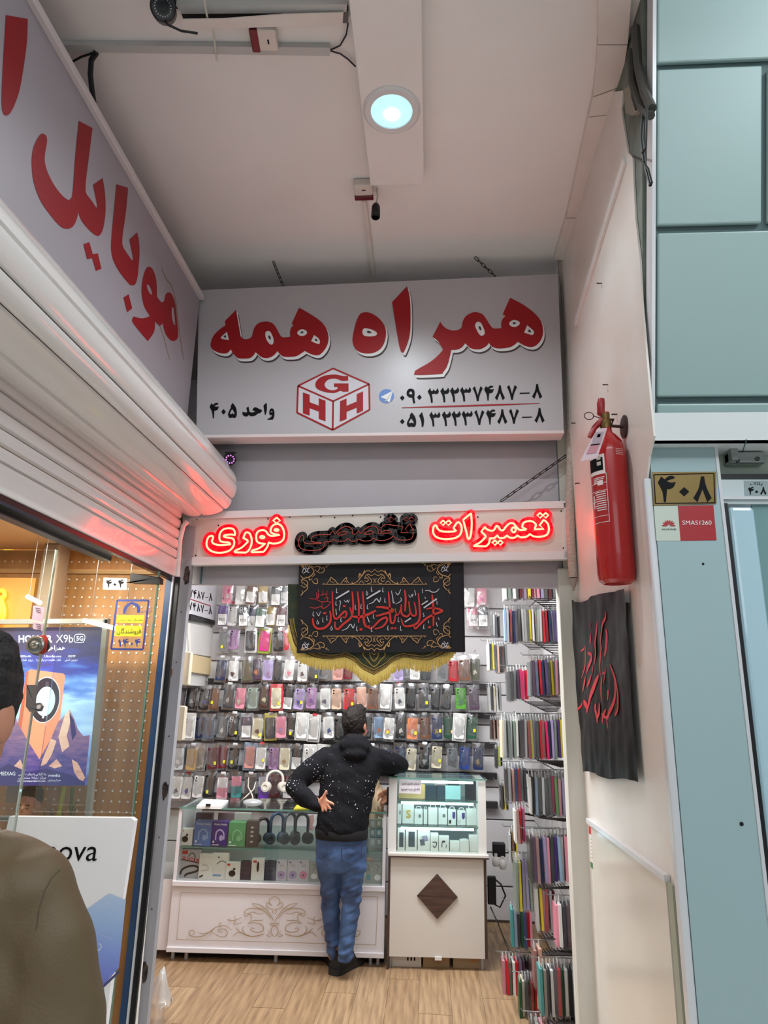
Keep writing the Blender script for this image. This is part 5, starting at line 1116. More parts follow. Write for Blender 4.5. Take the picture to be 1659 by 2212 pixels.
tag(MB().slab([[PP(x, y, UL) for x, y in ((408, 1413), (462, 1424), (460, 1460), (408, 1452))]], (.025, 0, 0)).build('cream_box', M('cream_card', (224, 200, 156), .6), bevel=.003), 'cream cardboard box below the white cupboard door', 'box')
for i, (x0, x1, y0, y1, lab) in enumerate(((398, 414, 1408, 1480, 'upper cream plastic switch box behind the left door post'), (384, 402, 1525, 1600, 'lower cream plastic switch box behind the left door post'))):
    a, b = PY(x0, y1, 3.53), PY(x1, y0, 3.53)
    sw = tag(MB().box(a.x - .03, b.x - .006, 3.513, 3.56, a.z, b.z).build('switch_box', M('switch_cream', (206, 190, 166), .5), bevel=.006, seg=3), lab, 'switch box')
    MB().box(b.x - .0065, b.x, 3.516, 3.557, a.z + .004, b.z - .004).build('cover', M('switch_cream2', (216, 202, 180), .4), sw, bevel=.002)

# ================================================================ right wall: screen protector packs seen edge-on
packm = []
for s in range(2):
    mb = MB(); w, d, h = .011, .105, .255
    mb.obox((-w/2, -d/2, -h - .03), (w, 0, 0), (0, d, 0), (0, 0, h)); packm.append(mesh_of(mb, 'pack', [cm('white')]))
filmm = mesh_of(MB().obox((-.0085, -.058, -.297), (.017, 0, 0), (0, .116, 0), (0, 0, .30)), 'clear_sleeve', [GLASS('sleeve', (.96, .97, .97), .08, .04, (225, 225, 225), .15)])
tabp = mesh_of(MB().add([V((-.0015, -.03, -.03)), V((-.0015, .03, -.03)), V((-.0015, .012, .012)), V((-.0015, -.012, .012)), V((.0015, -.03, -.03)), V((.0015, .03, -.03)), V((.0015, .012, .012)), V((.0015, -.012, .012))], [(0,1,2,3), (4,5,6,7), (0,1,5,4), (1,2,6,5), (2,3,7,6), (3,0,4,7)]), 'hanger', [M('hanger_clear', (206, 206, 204), .3)])
RK = [  # x0, x1, ytop, ybottom, depth, colours left to right, tilt
 (1084, 1204, 1236, 1296, 4.25, 'white,sage,white,grey,maroon,lilac,yellow,crimson,pink,lilac,olive,maroon,dark grey,dark brown'),
 (1086, 1208, 1312, 1388, 4.25, 'pale blue,silver,red,navy,navy,black,white,silver,olive,yellow,white,cream,white,white,red,red,navy,lilac,purple,lilac,white'),
 (1058, 1078, 1325, 1374, 5.3, 'grey,white,dark grey,black'),
 (1050, 1092, 1388, 1450, 5.0, 'white,black,yellow,black,peach,black,maroon,grey'),
 (1092, 1138, 1442, 1512, 4.7, 'grey,black,silver,plum,hot pink,hot pink,red'),
 (1140, 1214, 1420, 1502, 4.25, 'grey,plum,blue,red,navy,purple,black,yellow,black,pink,white,navy'),
 (1052, 1080, 1478, 1536, 5.2, 'white,dark grey,cream,white,silver'),
 (1058, 1076, 1548, 1594, 5.4, 'maroon,peach,black,peach'),
 (1080, 1222, 1546, 1636, 4.25, 'cream,white,sage,silver,sage,white,black,plum,white,red,yellow,lilac,black,red,red,hot pink,navy,lilac,sage,purple,yellow,blue,teal'),
 (1068, 1084, 1610, 1655, 5.2, 'black,lime,black'),
 (1088, 1134, 1650, 1732, 4.7, 'dark brown,silver,peach,blue,red,silver,dark grey'),
 (1138, 1228, 1668, 1756, 4.25, 'white,black,pale blue,black,silver,black,dark grey,hot pink,green,pink,lilac,dark grey,black'),
 (1078, 1094, 1690, 1745, 5.1, 'dark grey,black,yellow,black'),
 (1108, 1130, 1738, 1816, 4.4, 'white,rose,red,magenta'),
 (1138, 1236, 1796, 1902, 4.25, 'black,plum,rose,navy,lilac,pink,black,purple,pale blue,white,pink,red,lilac'),
 (1098, 1116, 1790, 1860, 4.9, 'silver,tan,black,yellow'),
 (1110, 1150, 1846, 1962, 4.45, 'sage,yellow,lilac,lilac,sage,red'),
 (1152, 1194, 1906, 2006, 4.3, 'white,yellow,pink,red,silver,crimson'),
 (1100, 1146, 1950, 2040, 4.75, 'teal,pale blue,dark grey,dark green,blue,red,pink'),
 (1194, 1242, 1940, 2040, 4.15, 'pink,white,plum,maroon,dark grey,black'),
 (1082, 1146, 2062, 2142, 4.8, 'pink,red,olive,white,red,lilac,plum,black,plum'),
 (1148, 1168, 2036, 2122, 4.35, 'rose,peach'),
 (1160, 1246, 2076, 2186, 4.15, 'teal,taupe,dark grey,white,plum,red,dark green,white,black,silver,maroon'),
 (1118, 1156, 2106, 2190, 4.5, 'dark green,cream,dark grey,black,red,red'),
 (1142, 1246, 2194, 2290, 4.15, 'dark grey,silver,pink,rose,lilac,red,white,dark grey,cream,plum')]
for ri, (x0, x1, y0, y1, Yd, cs) in enumerate(RK):
    cs = cs.split(','); n = len(cs); pc = PY((x0 + x1)/2, y0, Yd); hh = (PY((x0+x1)/2, y0, Yd).z - PY((x0+x1)/2, y1, Yd).z) / .285
    for k, c in enumerate(cs):
        x = x0 + (x1 - x0)*(k + .5)/n; p = PY(x, y0 + random.uniform(-3, 3), Yd + random.uniform(-.02, .02)); pw = (x1 - x0)/n*Yd/F
        big = n > 9
        root = empty('protector_pack', p, '%s protector pack, %s from left, %s bunch down %s' % (c, ORD[k], ORD[ri], 'near the back wall' if Yd > 4.65 else 'near the white post'), 'screen protector', 'screen protector packs racked on the right wall')
        root.rotation_euler = (R(random.uniform(-2, 2)), R(random.uniform(-2.2, .8)), R(random.uniform(-3, 3)))
        inst(packm[k % 2], root, (0, 0, 0), scale=(min(1.5, pw/.0165), 1, hh), mat=cm(c, .3))
        inst(tabp, root)
        if random.random() < .5: inst(filmm, root, (0, 0, 0), scale=(min(1.3, pw/.0175), 1, hh))
    pz_ = PY((x0 + x1)/2, y0, Yd)
    for dd in (-.02, .02):
        MB().tube([V((.85, Yd + dd*.2, pz_.z + .012 + .004)), V((PY(x0, y0, Yd).x - .03, Yd + dd*.2, pz_.z + .012)), V((PY(x0, y0, Yd).x - .04, Yd + dd*.2, pz_.z + .026))], .0026, 6).build('hook', M('hook_steel', (150, 150, 152), .3, .8), rs, smooth=True) if dd > 0 else None
    # spare hooks under the bunch
    for j in range(9):
        zz = PY(x1, y1 + 3 + 2.6*j, Yd).z; yy = Yd - .14 + .032*j
        MB().tube([V((.85, yy, zz)), V((.60 + .021*j, yy, zz - .004)), V((.585 + .021*j, yy, zz + .012))], .0030, 5).build('hook', M('hook_dark', (52, 48, 48), .35, .7), rs, smooth=True)
# ================================================================ glass counter with carved front panel
m_cw = M('counter_white', (220, 214, 216), .4); m_shelf = GLASS('shelf_glass', (.90, .96, .94), .08); m_gedge = M('glass_edge', (96, 140, 126), .15, emit=(40, 80, 70), es=.0)
A_ = PZ(357, 2077, 0); B_ = PZ(829, 2091, 0); U_ = (B_ - A_).normalized(); N_ = V((-U_.y, U_.x, 0))
def cpl(d): return (A_ + N_*d, -N_)
CP = cpl(0)
Wc = (B_ - A_).length; Dp = .52
def zc(y, x=380, pl=CP): return PP(x, y, pl).z
zt_, zl, zb0 = zc(1746, 385), zc(1902, 375), zc(2056, 357)
ct = empty('glass_counter', A_ + U_*Wc/2 + N_*Dp/2, 'white glass topped counter with carved scroll panel in front', 'counter')
def fb(u0, u1, v0, v1, z0, z1, name, mat, par=ct, **k): return MB().obox(A_ + U_*u0 + N_*v0 + V((0, 0, z0)), U_*(u1-u0), N_*(v1-v0), (0, 0, z1-z0)).build(name, mat, par, **k)
fb(0, Wc, .005, Dp, zb0, zl - .03, 'body', m_cw, bevel=.003)
fb(-.0, Wc, -.012, Dp, zl - .032, zl, 'ledge', m_cw, bevel=.003)
fb(0, Wc, -.008, .02, zb0, zb0 + .03, 'plinth_rail', m_cw, bevel=.003)
for u in (0, Wc - .022): fb(u, u + .022, 0, Dp, zl, zt_, 'side_panel', m_cw)
fb(0, Wc, Dp - .02, Dp, zl, zt_ - .18, 'back_panel', M('counter_back', (150, 150, 146), .5))
sh1 = zc(1830, 384)
fb(.022, Wc - .022, .02, Dp - .05, sh1 - .006, sh1, 'shelf', m_shelf); fb(.022, Wc - .022, .014, .02, sh1 - .007, sh1 + .001, 'shelf_edge', m_gedge)
fb(0, Wc, -.004, Dp, zt_, zt_ + .008, 'top_pane', m_shelf); fb(0, Wc, -.008, -.003, zt_ - .001, zt_ + .009, 'top_edge', m_gedge)
fb(.024, Wc - .024, .002, .007, zl, zt_, 'front_pane', GLASS('front_glass', (.97, .99, .98), .02))
for u in (.03, .12, Wc*.5, Wc - .09, Wc - .04): MB().lathe([(.014, 0), (.014, .0), (.012, zb0)], A_ + U_*u + N_*.06, (0, 0, 1), 14).build('foot', m_alu, ct, smooth=True)
fb(.0, Wc, .10, .12, 0, zb0, 'kick_shadow_board', m_dark)  # dark board stands in for the shade under the counter
# side wing of the counter, seen at the left behind the post
fb(-.26, -.006, .03, Dp, zb0, zl - .02, 'wing_cabinet', m_cw); fb(-.26, -.006, .03, Dp, zl - .02, zl, 'wing_ledge', m_cw); fb(-.26, -.006, .03, .036, zl, zt_, 'wing_pane', m_shelf)
# carved line work
m_gold = M('carved_gold', (176, 148, 112), .5)
CO = (340, 1700, 4.366)
orn = ['1105,1030 1060,1060 1055,1095 1085,1120|6', '1085,1120 1030,1090 1030,1120 1060,1150 1100,1150|6', '890,1100 960,1110 1030,1160 1080,1230 1100,1270|7', '890,1100 930,1130 990,1150 1020,1140|5', '815,1180 860,1150 950,1150 1020,1180 1070,1240|7', '815,1180 850,1195 900,1180 960,1200 1000,1190|5', '815,1190 830,1220 870,1200 890,1230 875,1260|6', '850,1290 900,1260 960,1260 1000,1255|6', '850,1290 900,1280 960,1290 1000,1320 990,1360 930,1370 880,1350 890,1330 920,1340|7', '740,1330 800,1380 880,1410 960,1400 1010,1385|8', '820,1310 800,1340 830,1390 870,1400|6', '710,1410 760,1370 820,1390|6', '800,1230 750,1250 710,1260 660,1250 700,1270|5', '720,1215 740,1255 720,1290 770,1290 800,1270|5', '700,1350 640,1310 560,1320 500,1360 440,1400 370,1415 310,1400 300,1360 340,1355 350,1380 330,1390|7', '500,1360 560,1400 620,1415 660,1385 640,1345 590,1340 570,1360 620,1370|6', '490,1400 510,1360 540,1330|5', '600,1320 580,1290 610,1280|5', '380,1370 430,1385 480,1370|5', '1105,1300 1070,1350 1090,1400 1105,1410|6', '1060,1290 1105,1285|7', '1060,1300 1105,1310|6', '1040,1350 1060,1380 1030,1400 1060,1410 1080,1395|5', '1105,1160 1085,1170 1100,1200|5']
for it in orn:
    mb = MB(); strokes(mb, [it], CO[0], CO[1], CO[2], CP, .0012, 1.0, mirror=1105); mb.build('carved_line', m_gold, ct, fix=False)
fx = [(221, 995), (1700, 1030), (1690, 1480), (182, 1438)]
mb = MB(); L = [PP(CO[0] + x/CO[2], CO[1] + y/CO[2], cpl(-.0006)) for x, y in ((221, 995), (2080, 1035), (2060, 1490), (182, 1438))]
for i in range(4): mb.ribbon([L[i], L[(i+1) % 4]], .0028, CP[1])
mb.build('carved_border', m_gold, ct)
# ---------------------------------------------------------------- goods in the counter
def goods(q, d, dep, name, mat, label, cat, group=None, pl=None, bev=.0015):
    """box standing at depth d behind the counter front; q = x0, x1, ytop, ybottom in the photo"""
    x0, x1, y0, y1 = q; P = pl(d) if pl else cpl(d)
    a = PP(x0, y1, P); b = PP(x1, y1, P); h = PP((x0 + x1)/2, y0, P).z - (a.z + b.z)/2; base = (a + b)/2
    ux = V((b.x - a.x, b.y - a.y, 0)); nn = -P[1]
    o = a.copy(); 
    floorz = zfloor[0]
    if floorz is not None: h = h + (o.z - floorz); o.z = floorz
    ob = MB().obox(o, ux, nn*dep, (0, 0, h)).build(name, mat, bevel=bev)
    tag(ob, label, cat, group)
    def face(u, v, lift=.0012): return o + ux*u + V((0, 0, h*(1 - v))) - nn*lift
    return ob, face
zfloor = [None]
def patch(ob, face, poly, name, mat, lift=.0012, sm=False):
    pts = smooth_loop([(x, y, False) for x, y in poly], 5) if sm else poly
    return MB().fill([[face(x, y, lift) for x, y in pts]]).build(name, mat, ob)
def circ(cx, cy, rx, ry, n=16): return [(cx + rx*math.cos(2*math.pi*i/n), cy + ry*math.sin(2*math.pi*i/n)) for i in range(n)]
def line(ob, face, pts, w, name, mat, lift=.0016):
    q = smooth_loop([(x, y, False) for x, y in pts], 6, False) if len(pts) > 2 else pts
    return MB().ribbon([face(x, y, lift) for x, y in q], w, CP[1]).build(name, mat, ob)
m_bw = M('box_white', (224, 220, 210), .45); m_bk = M('box_black', (34, 32, 38), .4); m_pod = M('print_pod', (24, 24, 26), .4); m_redt = M('print_redtag', (196, 44, 44), .5)
zfloor[0] = sh1 + .0005
def pods(ob, f):
    patch(ob, f, [(.08, .06), (.28, .06), (.28, .18), (.08, .18)], 'red_logo', m_redt); patch(ob, f, circ(.45, .62, .24, .19), 'earbud_case', m_pod, sm=False); patch(ob, f, circ(.58, .36, .09, .07), 'earbud', m_pod)
    line(ob, f, [(.52, .36), (.50, .52)], .004, 'earbud_stem', m_pod)
ob, f = goods((386, 414, 1790, 1826), .06, .05, 'earbud_box', m_bw, 'small white earbud box with black case picture on upper shelf', 'box'); pods(ob, f)
for q, mt, c2, lab in (((417, 454, 1774, 1827), M('box_blue', (92, 126, 188), .4), (150, 176, 220), 'blue headphone box on the upper counter shelf'), ((455, 489, 1775, 1828), M('box_purple', (62, 44, 122), .4), (190, 170, 220), 'purple headphone box on the upper counter shelf'), ((491, 528, 1776, 1829), M('box_green', (92, 152, 104), .4), (130, 186, 140), 'green headphone box on the upper counter shelf')):
    ob, f = goods(q, .06, .09, 'headphone_box', mt, lab, 'box', 'headphone boxes on the upper shelf')
    line(ob, f, [(.28, .75), (.30, .45), (.52, .32), (.76, .45), (.80, .72)], .010, 'headband_print', M('pr%d' % c2[0], c2, .4)); patch(ob, f, circ(.62, .66, .13, .12), 'ear_cup_print', M('pr%d' % c2[0], c2, .4)); patch(ob, f, [(.06, .93), (.5, .93), (.5, .96), (.06, .96)], 'print_line', m_lw); patch(ob, f, circ(.15, .82, .06, .05), 'print_emblem', m_lw)
    if q[0] < 480:
        mb = MB(); text_quad(mb, 'Wireless Headset', f(.1, .05), f(.95, .05), f(.95, .14), f(.1, .14)); mb.build('box_title', m_lw, ob)
ob, f = goods((530, 555, 1773, 1829), .06, .06, 'cable_box', M('box_charcoal', (74, 68, 68), .4), 'charcoal box with a row of windows on upper shelf', 'box')
for v in (.25, .42, .58, .80): patch(ob, f, circ(.5, v, .14, .04), 'print_window', M('print_silver', (176, 170, 168), .4))
# headphones standing on the upper shelf
def headphone(cx, ytop, ybot, w, d, mat, label, yaw=0, pl=None, floorz=None, cup=.78, name='headphones'):
    P = pl(d) if pl else cpl(d); a = PP(cx, ybot, P); b = PP(cx, ytop, P); z0 = floorz if floorz is not None else a.z; h = b.z - z0; r = w*.5*5.4/F
    root = empty(name, V((a.x, a.y, z0)), label, 'headphones'); u = V((math.cos(yaw), math.sin(yaw), 0)); v = V((-u.y, u.x, 0)); c = V((a.x, a.y, z0 + h - r))
    rc = r*cup
    arc = [c + u*r*math.cos(t) + V((0, 0, r*math.sin(t))) for t in [math.pi*k/14 for k in range(15)]]
    zc_ = z0 + rc*1.25 + .001
    MB().tube([V((arc[0].x, arc[0].y, zc_))] + arc + [V((arc[-1].x, arc[-1].y, zc_))], [.008] + [.011]*15 + [.008], 8).build('headband', mat, root, smooth='all')
    for s in (1, -1):
        e = c + u*r*s; e.z = zc_; MB().lathe([(rc*.75, -.022), (rc, -.018), (rc*1.05, 0), (rc, .018), (rc*.8, .022)], e, u*.35*s + v*-.94, 20).build('ear_cup', mat, root, smooth=True)
        MB().lathe([(rc*.95, .018), (rc*.9, .030), (rc*.5, .032), (rc*.4, .024), (0, .023)], e, u*.35*s + v*-.94, 20).build('ear_pad', M('pad_dark', (36, 38, 44), .6) if mat is not MATS.get('hp_white') else M('pad_cream', (224, 214, 200), .6), root, smooth=True)
    return root
headphone(566, 1768, 1823, 22, .16, M('hp_black', (30, 30, 34), .35), 'black cat-ear headphones at left of upper counter shelf', .5, floorz=sh1 + .001)
headphone(596, 1757, 1820, 26, .14, M('hp_blue', (44, 66, 92), .35), 'dark blue headphones in the middle of upper counter shelf', .7, floorz=sh1 + .001)
headphone(624, 1757, 1822, 26, .16, M('hp_grey', (70, 76, 82), .35), 'grey headphones right of the dark blue pair', .9, floorz=sh1 + .001)
headphone(650, 1758, 1822, 26, .14, M('hp_dark', (48, 50, 54), .35), 'dark headphones with silver cup ring near customer hand', .6, floorz=sh1 + .001)
tag(MB().slab([[PP(x, y, cpl(.2)) for x, y in ((664, 1764), (676, 1760), (678, 1775), (674, 1784), (678, 1792), (670, 1794), (663, 1788))]], N_*.02).build('pink_card', M('card_pink', (232, 164, 160), .5)), 'pink cut-out card standing behind the headphones', 'card')
for i, x in enumerate((422, 470, 505)):
    ob, f = goods((x, x + 36, 1756, 1774), .28, .05, 'flat_box', (M('fb0', (60, 62, 84), .4), M('fb1', (120, 100, 110), .4), M('fb2', (190, 186, 180), .4))[i], ('dark blue', 'mauve', 'pale')[i] + ' box standing behind the headphone boxes', 'box')
zfloor[0] = zl + .0005
ob, f = goods((384, 430, 1834, 1902), .07, .045, 'neckband_box', M('box_grey', (176, 176, 180), .4), 'grey neckband earphone box at left of lower shelf', 'box')
patch(ob, f, [(.10, .05), (.36, .05), (.36, .17), (.10, .17)], 'red_logo', m_redt); patch(ob, f, [(.05, .33), (.95, .46), (.95, .49), (.05, .36)], 'black_band', m_pod)
mb = MB(); text_quad(mb, '30 HOUR', f(.1, .23), f(.95, .33), f(.95, .46), f(.1, .35), .02); mb.build('red_title', m_redt, ob)
line(ob, f, [(.08, .88), (.2, .68), (.6, .57), (.9, .62), (.85, .75), (.4, .86), (.3, .95)], .012, 'neckband_print', m_pod); line(ob, f, [(.4, .25), (.55, .12), (.72, .22), (.7, .4)], .005, 'wire_print', m_pod)
ob, f = goods((427, 456, 1844, 1903), .05, .04, 'cable_box', m_bw, 'tall white cable box beside the grey neckband box', 'box'); line(ob, f, [(.2, .65), (.7, .6), (.6, .45), (.25, .42)], .006, 'cable_print', M('pr_pale', (196, 192, 186), .5)); line(ob, f, [(.1, .92), (.35, .84)], .010, 'plug_print', m_pod)
ob, f = goods((455, 490, 1842, 1904), .06, .05, 'earphone_box', m_bw, 'white earphone box with thin wire picture on lower shelf', 'box'); line(ob, f, [(.3, .42), (.6, .30), (.95, .40), (.9, .5)], .004, 'wire_print', m_pod); patch(ob, f, [(.1, .82), (.6, .82), (.6, .88), (.1, .88)], 'blue_print', M('print_lblue', (110, 150, 196), .5)); patch(ob, f, circ(.4, .16, .05, .03), 'earbud_print', m_pod)
ob, f = goods((486, 517, 1863, 1905), .05, .05, 'earbud_box', m_bw, 'white earbud box with black case picture on lower shelf', 'box'); pods(ob, f)
for x, lab in ((517, 'left'), (570, 'right')):
    ob, f = goods((x, x + 24, 1861, 1906), .06, .05, 'dark_box', M('box_indigo', (52, 48, 64), .35), 'dark hang-tab box on the lower shelf, %s one of two' % lab, 'box', 'dark hang-tab boxes'); line(ob, f, [(.3, 0), (.3, -.06), (.7, -.06), (.7, 0)], .005, 'hang_tab', m_bk); line(ob, f, [(.2, .35), (.8, .35), (.8, .6), (.2, .6), (.2, .35)], .002, 'outline_print', M('print_dim2', (110, 104, 122), .5))
ob, f = goods((541, 569, 1855, 1906), .05, .05, 'bluetooth_box', m_bw, 'white box with black stick earpiece picture on lower shelf', 'box'); patch(ob, f, circ(.5, .36, .10, .24), 'earpiece_print', m_pod); patch(ob, f, [(.12, .07), (.4, .07), (.4, .17), (.12, .17)], 'red_logo', m_redt)
for i, x in enumerate((595, 620, 643)):
    ob, f = goods((x, x + 23, 1858, 1907), .06, .04, 'earphone_case_box', M('box_clearpink', (196, 186, 190), .25), 'clear box with round %s earphone case, %s of three' % (('violet', 'violet', 'pink')[i], ('leftmost', 'middle', 'rightmost')[i]), 'box', 'round earphone case boxes')
    patch(ob, f, circ(.5, .70, .38, .19), 'round_case', M('rc%d' % i, ((166, 130, 176), (160, 128, 172), (206, 110, 140))[i], .35)); patch(ob, f, circ(.5, .70, .10, .05), 'case_hole', m_pod, .002); line(ob, f, [(.3, .1), (.4, .3), (.6, .2), (.7, .35)], .003, 'wire_print', M('print_grey3', (120, 112, 116), .5)); patch(ob, f, [(.12, .06), (.3, .06), (.3, .14), (.12, .14)], 'print_logo', M('print_violet', (110, 70, 130), .5))
for i, (x0, x1) in enumerate(((667, 688), (789, 803), (804, 826))):
    ob, f = goods((x0, x1, 1862, 1910), .06, .04, 'clear_case_box', M('box_olive', (150, 152, 138), .3), ('olive clear box left of the customer legs', 'teal clear box just right of the customer legs', 'olive clear box at the right end of counter')[i], 'box', 'clear boxes'); patch(ob, f, circ(.5, .72, .32, .14), 'white_case', (m_lw, M('teal_p', (60, 130, 140), .4), m_lw)[i]); line(ob, f, [(.3, .12), (.6, .2), (.4, .4)], .003, 'wire_print', m_pod)
zfloor[0] = sh1 + .0005
k = 0
for r_ in range(3):
    for c_ in range(2):
        q = (798 + c_*14, 811 + c_*14, 1770 + r_*20, 1788 + r_*20); zfloor[0] = None
        ob, f = goods(q, .10, .05, 'adapter_box', M('ab%d' % k, ((170, 180, 176), (150, 160, 120), (120, 150, 150), (70, 140, 140), (180, 186, 180), (140, 146, 140))[k], .3), 'small adapter box, %s of the six beside showcase' % ('upper left', 'upper right', 'middle left', 'middle right', 'lower left', 'lower right')[k], 'box', 'small adapter boxes'); patch(ob, f, [(.25, .2), (.75, .2), (.75, .7), (.25, .7)], 'window', M('ab_w', (206, 210, 206), .3)); k += 1
# on the counter top
ztp = zt_ + .0085
def on_top(x, y): return PZ(x, y, ztp)
pp_ = [on_top(x, y) for x, y in ((424, 1747), (478, 1748), (493, 1734), (440, 1731))]
pd = tag(MB().slab([[p + V((0, 0, .018)) for p in pp_]], (0, 0, -.018)).build('paper_pad', m_lw), 'stack of white papers on the left end of counter', 'paper'); MB().obox(pp_[0]*.5 + pp_[1]*.5 + V((-.02, -.012, .018)), (.03, 0, 0), (0, .02, 0), (0, 0, .014)).build('binder_clip', m_black, pd)
q = on_top(628, 1741); rg = empty('coiled_cable', q, 'coil of black cable on the counter top', 'cable')
for i in range(4): MB().tube([q + V((math.cos(t)*(.05 - .006*i), math.sin(t)*.03, .006 + .008*i)) for t in [k*math.pi/8 for k in range(17)]], .005, 6, False).build('coil', m_cable, rg, smooth='all')
yp = [on_top(x, y) for x, y in ((634, 1751), (668, 1750), (660, 1740), (640, 1742))]
tag(MB().slab([[p + V((0, 0, .01)) for p in yp]], (0, 0, -.01)).build('yellow_packet', M('packet_yellow', (206, 200, 40), .4)), 'flat yellow packet on counter beside the cable coil', 'packet')
q = on_top(545, 1742); tag(MB().ell(q + V((0, 0, .025)), .07, .05, .025, 12, 8).build('crumpled_bag', GLASS('crumple', (.9, .9, .9), .25, .4, (220, 220, 220), .2), smooth='all'), 'crumpled clear plastic bag on the counter top', 'bag')
wcab = MB(); wcab.tube([PY(552, 1690, 5.8), PY(548, 1705, 5.75), PY(530, 1722, 5.6), PY(514, 1735, 5.5)], .005, 6); wcab.tube([PY(537, 1680, 5.85), PY(536, 1700, 5.75), PY(545, 1718, 5.6), PY(548, 1733, 5.5)], .005, 6)
tag(wcab.build('white_cable', M('cable_white', (222, 214, 204), .5), smooth='all'), 'white cable dangling from the lowest row onto the counter', 'cable')
headphone(592, 1665, 1714, 36, .8, M('hp_white', (224, 216, 206), .35), 'white headphones hanging in front of the lowest case row', .25, pl=lambda d: planeY(5.88), cup=.60)

# ================================================================ lit showcase on the white cabinet
C_ = PZ(836, 2094, 0); D_ = PZ(1051, 2100, 0); U2 = (D_ - C_).normalized(); N2 = V((-U2.y, U2.x, 0)); W2_ = (D_ - C_).length
def spl(d): return (C_ + N2*d, -N2)
SP = spl(0)
def z2(y, x=850): return PP(x, y, SP).z
def fb2(u0, u1, v0, v1, z0, z1, name, mat, par, **k): return MB().obox(C_ + U2*u0 + N2*v0 + V((0, 0, z0)), U2*(u1-u0), N2*(v1-v0), (0, 0, z1-z0)).build(name, mat, par, **k)
m_wal = M('walnut_edge', (78, 56, 46), .5, var=(6, .6, (56, 38, 30)), stretch=(1, 1, 8)); m_cab = M('cabinet_cream', (214, 206, 196), .45)
zA, zB = z2(1850), z2(2066)
cb_ = empty('base_cabinet', C_ + U2*W2_/2 + N2*.2, 'cream cabinet with walnut edges and a walnut diamond on front', 'cabinet')
fb2(.012, W2_ - .008, 0, .42, zB, zA, 'front_panel', m_cab, cb_); fb2(-.004, .011, -.004, .42, 0.0, zA, 'side_edge', m_wal, cb_); fb2(W2_ - .007, W2_ + .010, -.004, .42, zB, zA, 'side_edge', m_wal, cb_)
fb2(-.006, W2_ + .025, -.03, .44, zA, zA + .026, 'top_board', m_cab, cb_, bevel=.002); fb2(-.006, W2_ + .025, -.032, -.029, zA, zA + .010, 'top_edge', m_wal, cb_)
dm = [PP(x, y, spl(-.012)) for x, y in ((944.5, 1888), (988.5, 1938), (944.5, 1985), (901, 1935))]
MB().slab([dm], N2*.012).build('walnut_diamond', M('walnut_face', (84, 58, 46), .45, var=(4, .8, (58, 38, 30)), stretch=(2, 2, 14)), cb_, bevel=.001)
fb2(W2_*.48, W2_*.55, -.012, 0, zB - .012, zB + .006, 'door_stop', m_white, cb_)
for u in (.02, W2_ - .02): MB().lathe([(.014, 0), (.014, zB)], C_ + U2*u + N2*.05, (0, 0, 1), 12).build('caster', m_alu, cb_, smooth=True)
for i, (x0, x1, mt, lab) in enumerate(((842, 910, M('carton_white', (204, 196, 188), .6), 'white carton pushed under the cream cabinet'), (914, 971, M('carton_kraft', (150, 124, 92), .7), 'kraft carton in the middle under the cream cabinet'), (979, 1041, M('carton_kraft2', (156, 134, 104), .7), 'kraft carton at right under the cream cabinet'))):
    a, b = PP(x0, 2086, spl(.05)), PP(x1, 2086, spl(.05)); bx_ = tag(MB().obox(V((a.x, a.y, 0)), V((b.x - a.x, b.y - a.y, 0)), N2*.25, (0, 0, zB - .012)).build('carton', mt, bevel=.002), lab, 'carton')
    mb = MB(); c = V((a.x, a.y, 0))*.5 + V((b.x, b.y, 0))*.5
    for j in range(3): mb.obox(c + U2*(.01 + .022*j) - N2*.001 + V((0, 0, zB*.5)), U2*.010, N2*.001, (0, 0, .02))
    mb.build('carton_print', m_ink if i == 0 else M('print_orange', (176, 110, 50), .6), bx_)
zS0 = zA + .026; zS1 = z2(1681)
sc_ = empty('lit_showcase', C_ + U2*W2_/2 + N2*.15 + V((0, 0, zS0)), 'small white glass showcase with lit shelves on the cream cabinet', 'showcase')
xa, xb = (PP(857, 1760, SP) - C_).dot(U2), (PP(1033, 1760, SP) - C_).dot(U2); uL, uR = (PP(839, 1760, SP) - C_).dot(U2), (PP(1050, 1760, SP) - C_).dot(U2)
fb2(uL, xa, 0, .32, zS0, zS1, 'side_panel', m_white, sc_); fb2(xb, uR, 0, .32, zS0, zS1, 'side_panel', m_white, sc_)
fb2(xa, xb, .30, .32, zS0, zS1, 'back_panel', M('showcase_back', (150, 158, 160), .3), sc_)
fb2(uL - .01, uR + .01, -.012, .34, zS1, zS1 + .008, 'top_pane', m_shelf, sc_); fb2(uL - .01, uR + .01, -.015, -.011, zS1, zS1 + .008, 'top_edge', m_gedge, sc_)
zsh = [z2(1784, 860), z2(1729, 860)]
m_tube = M('showcase_tube', (240, 252, 255), .3, emit=(200, 240, 255), es=9)
for i, zz in enumerate([zS1 - .004] + zsh[::-1]):
    if i: fb2(xa, xb, .015, .30, zz - .006, zz, 'shelf', m_shelf, sc_); fb2(xa, xb, .010, .015, zz - .007, zz + .001, 'shelf_edge', m_gedge, sc_)
    fb2(xa + .03, xb - .03, .02, .034, zz - .024, zz - .010, 'light_tube', m_tube, sc_)
fb2(xa, xb, .003, .006, zS0, zS1, 'front_pane', GLASS('front_glass', (.97, .99, .98), .02), sc_)
def g2(q, d, dep, name, mat, label, grp=None): return goods(q, d, dep, name, mat, label, 'box', grp, pl=spl)
zfloor[0] = zsh[1] + .0006
ns_ = tag(MB().slab([[PP(x, y, spl(.001)) for x, y in ((863, 1683), (911, 1686), (909, 1715), (862, 1713))]], N2*.0012).build('handwritten_notice', M('notice_paper', (222, 216, 222), .5)), 'small white handwritten notice on the showcase glass', 'notice')
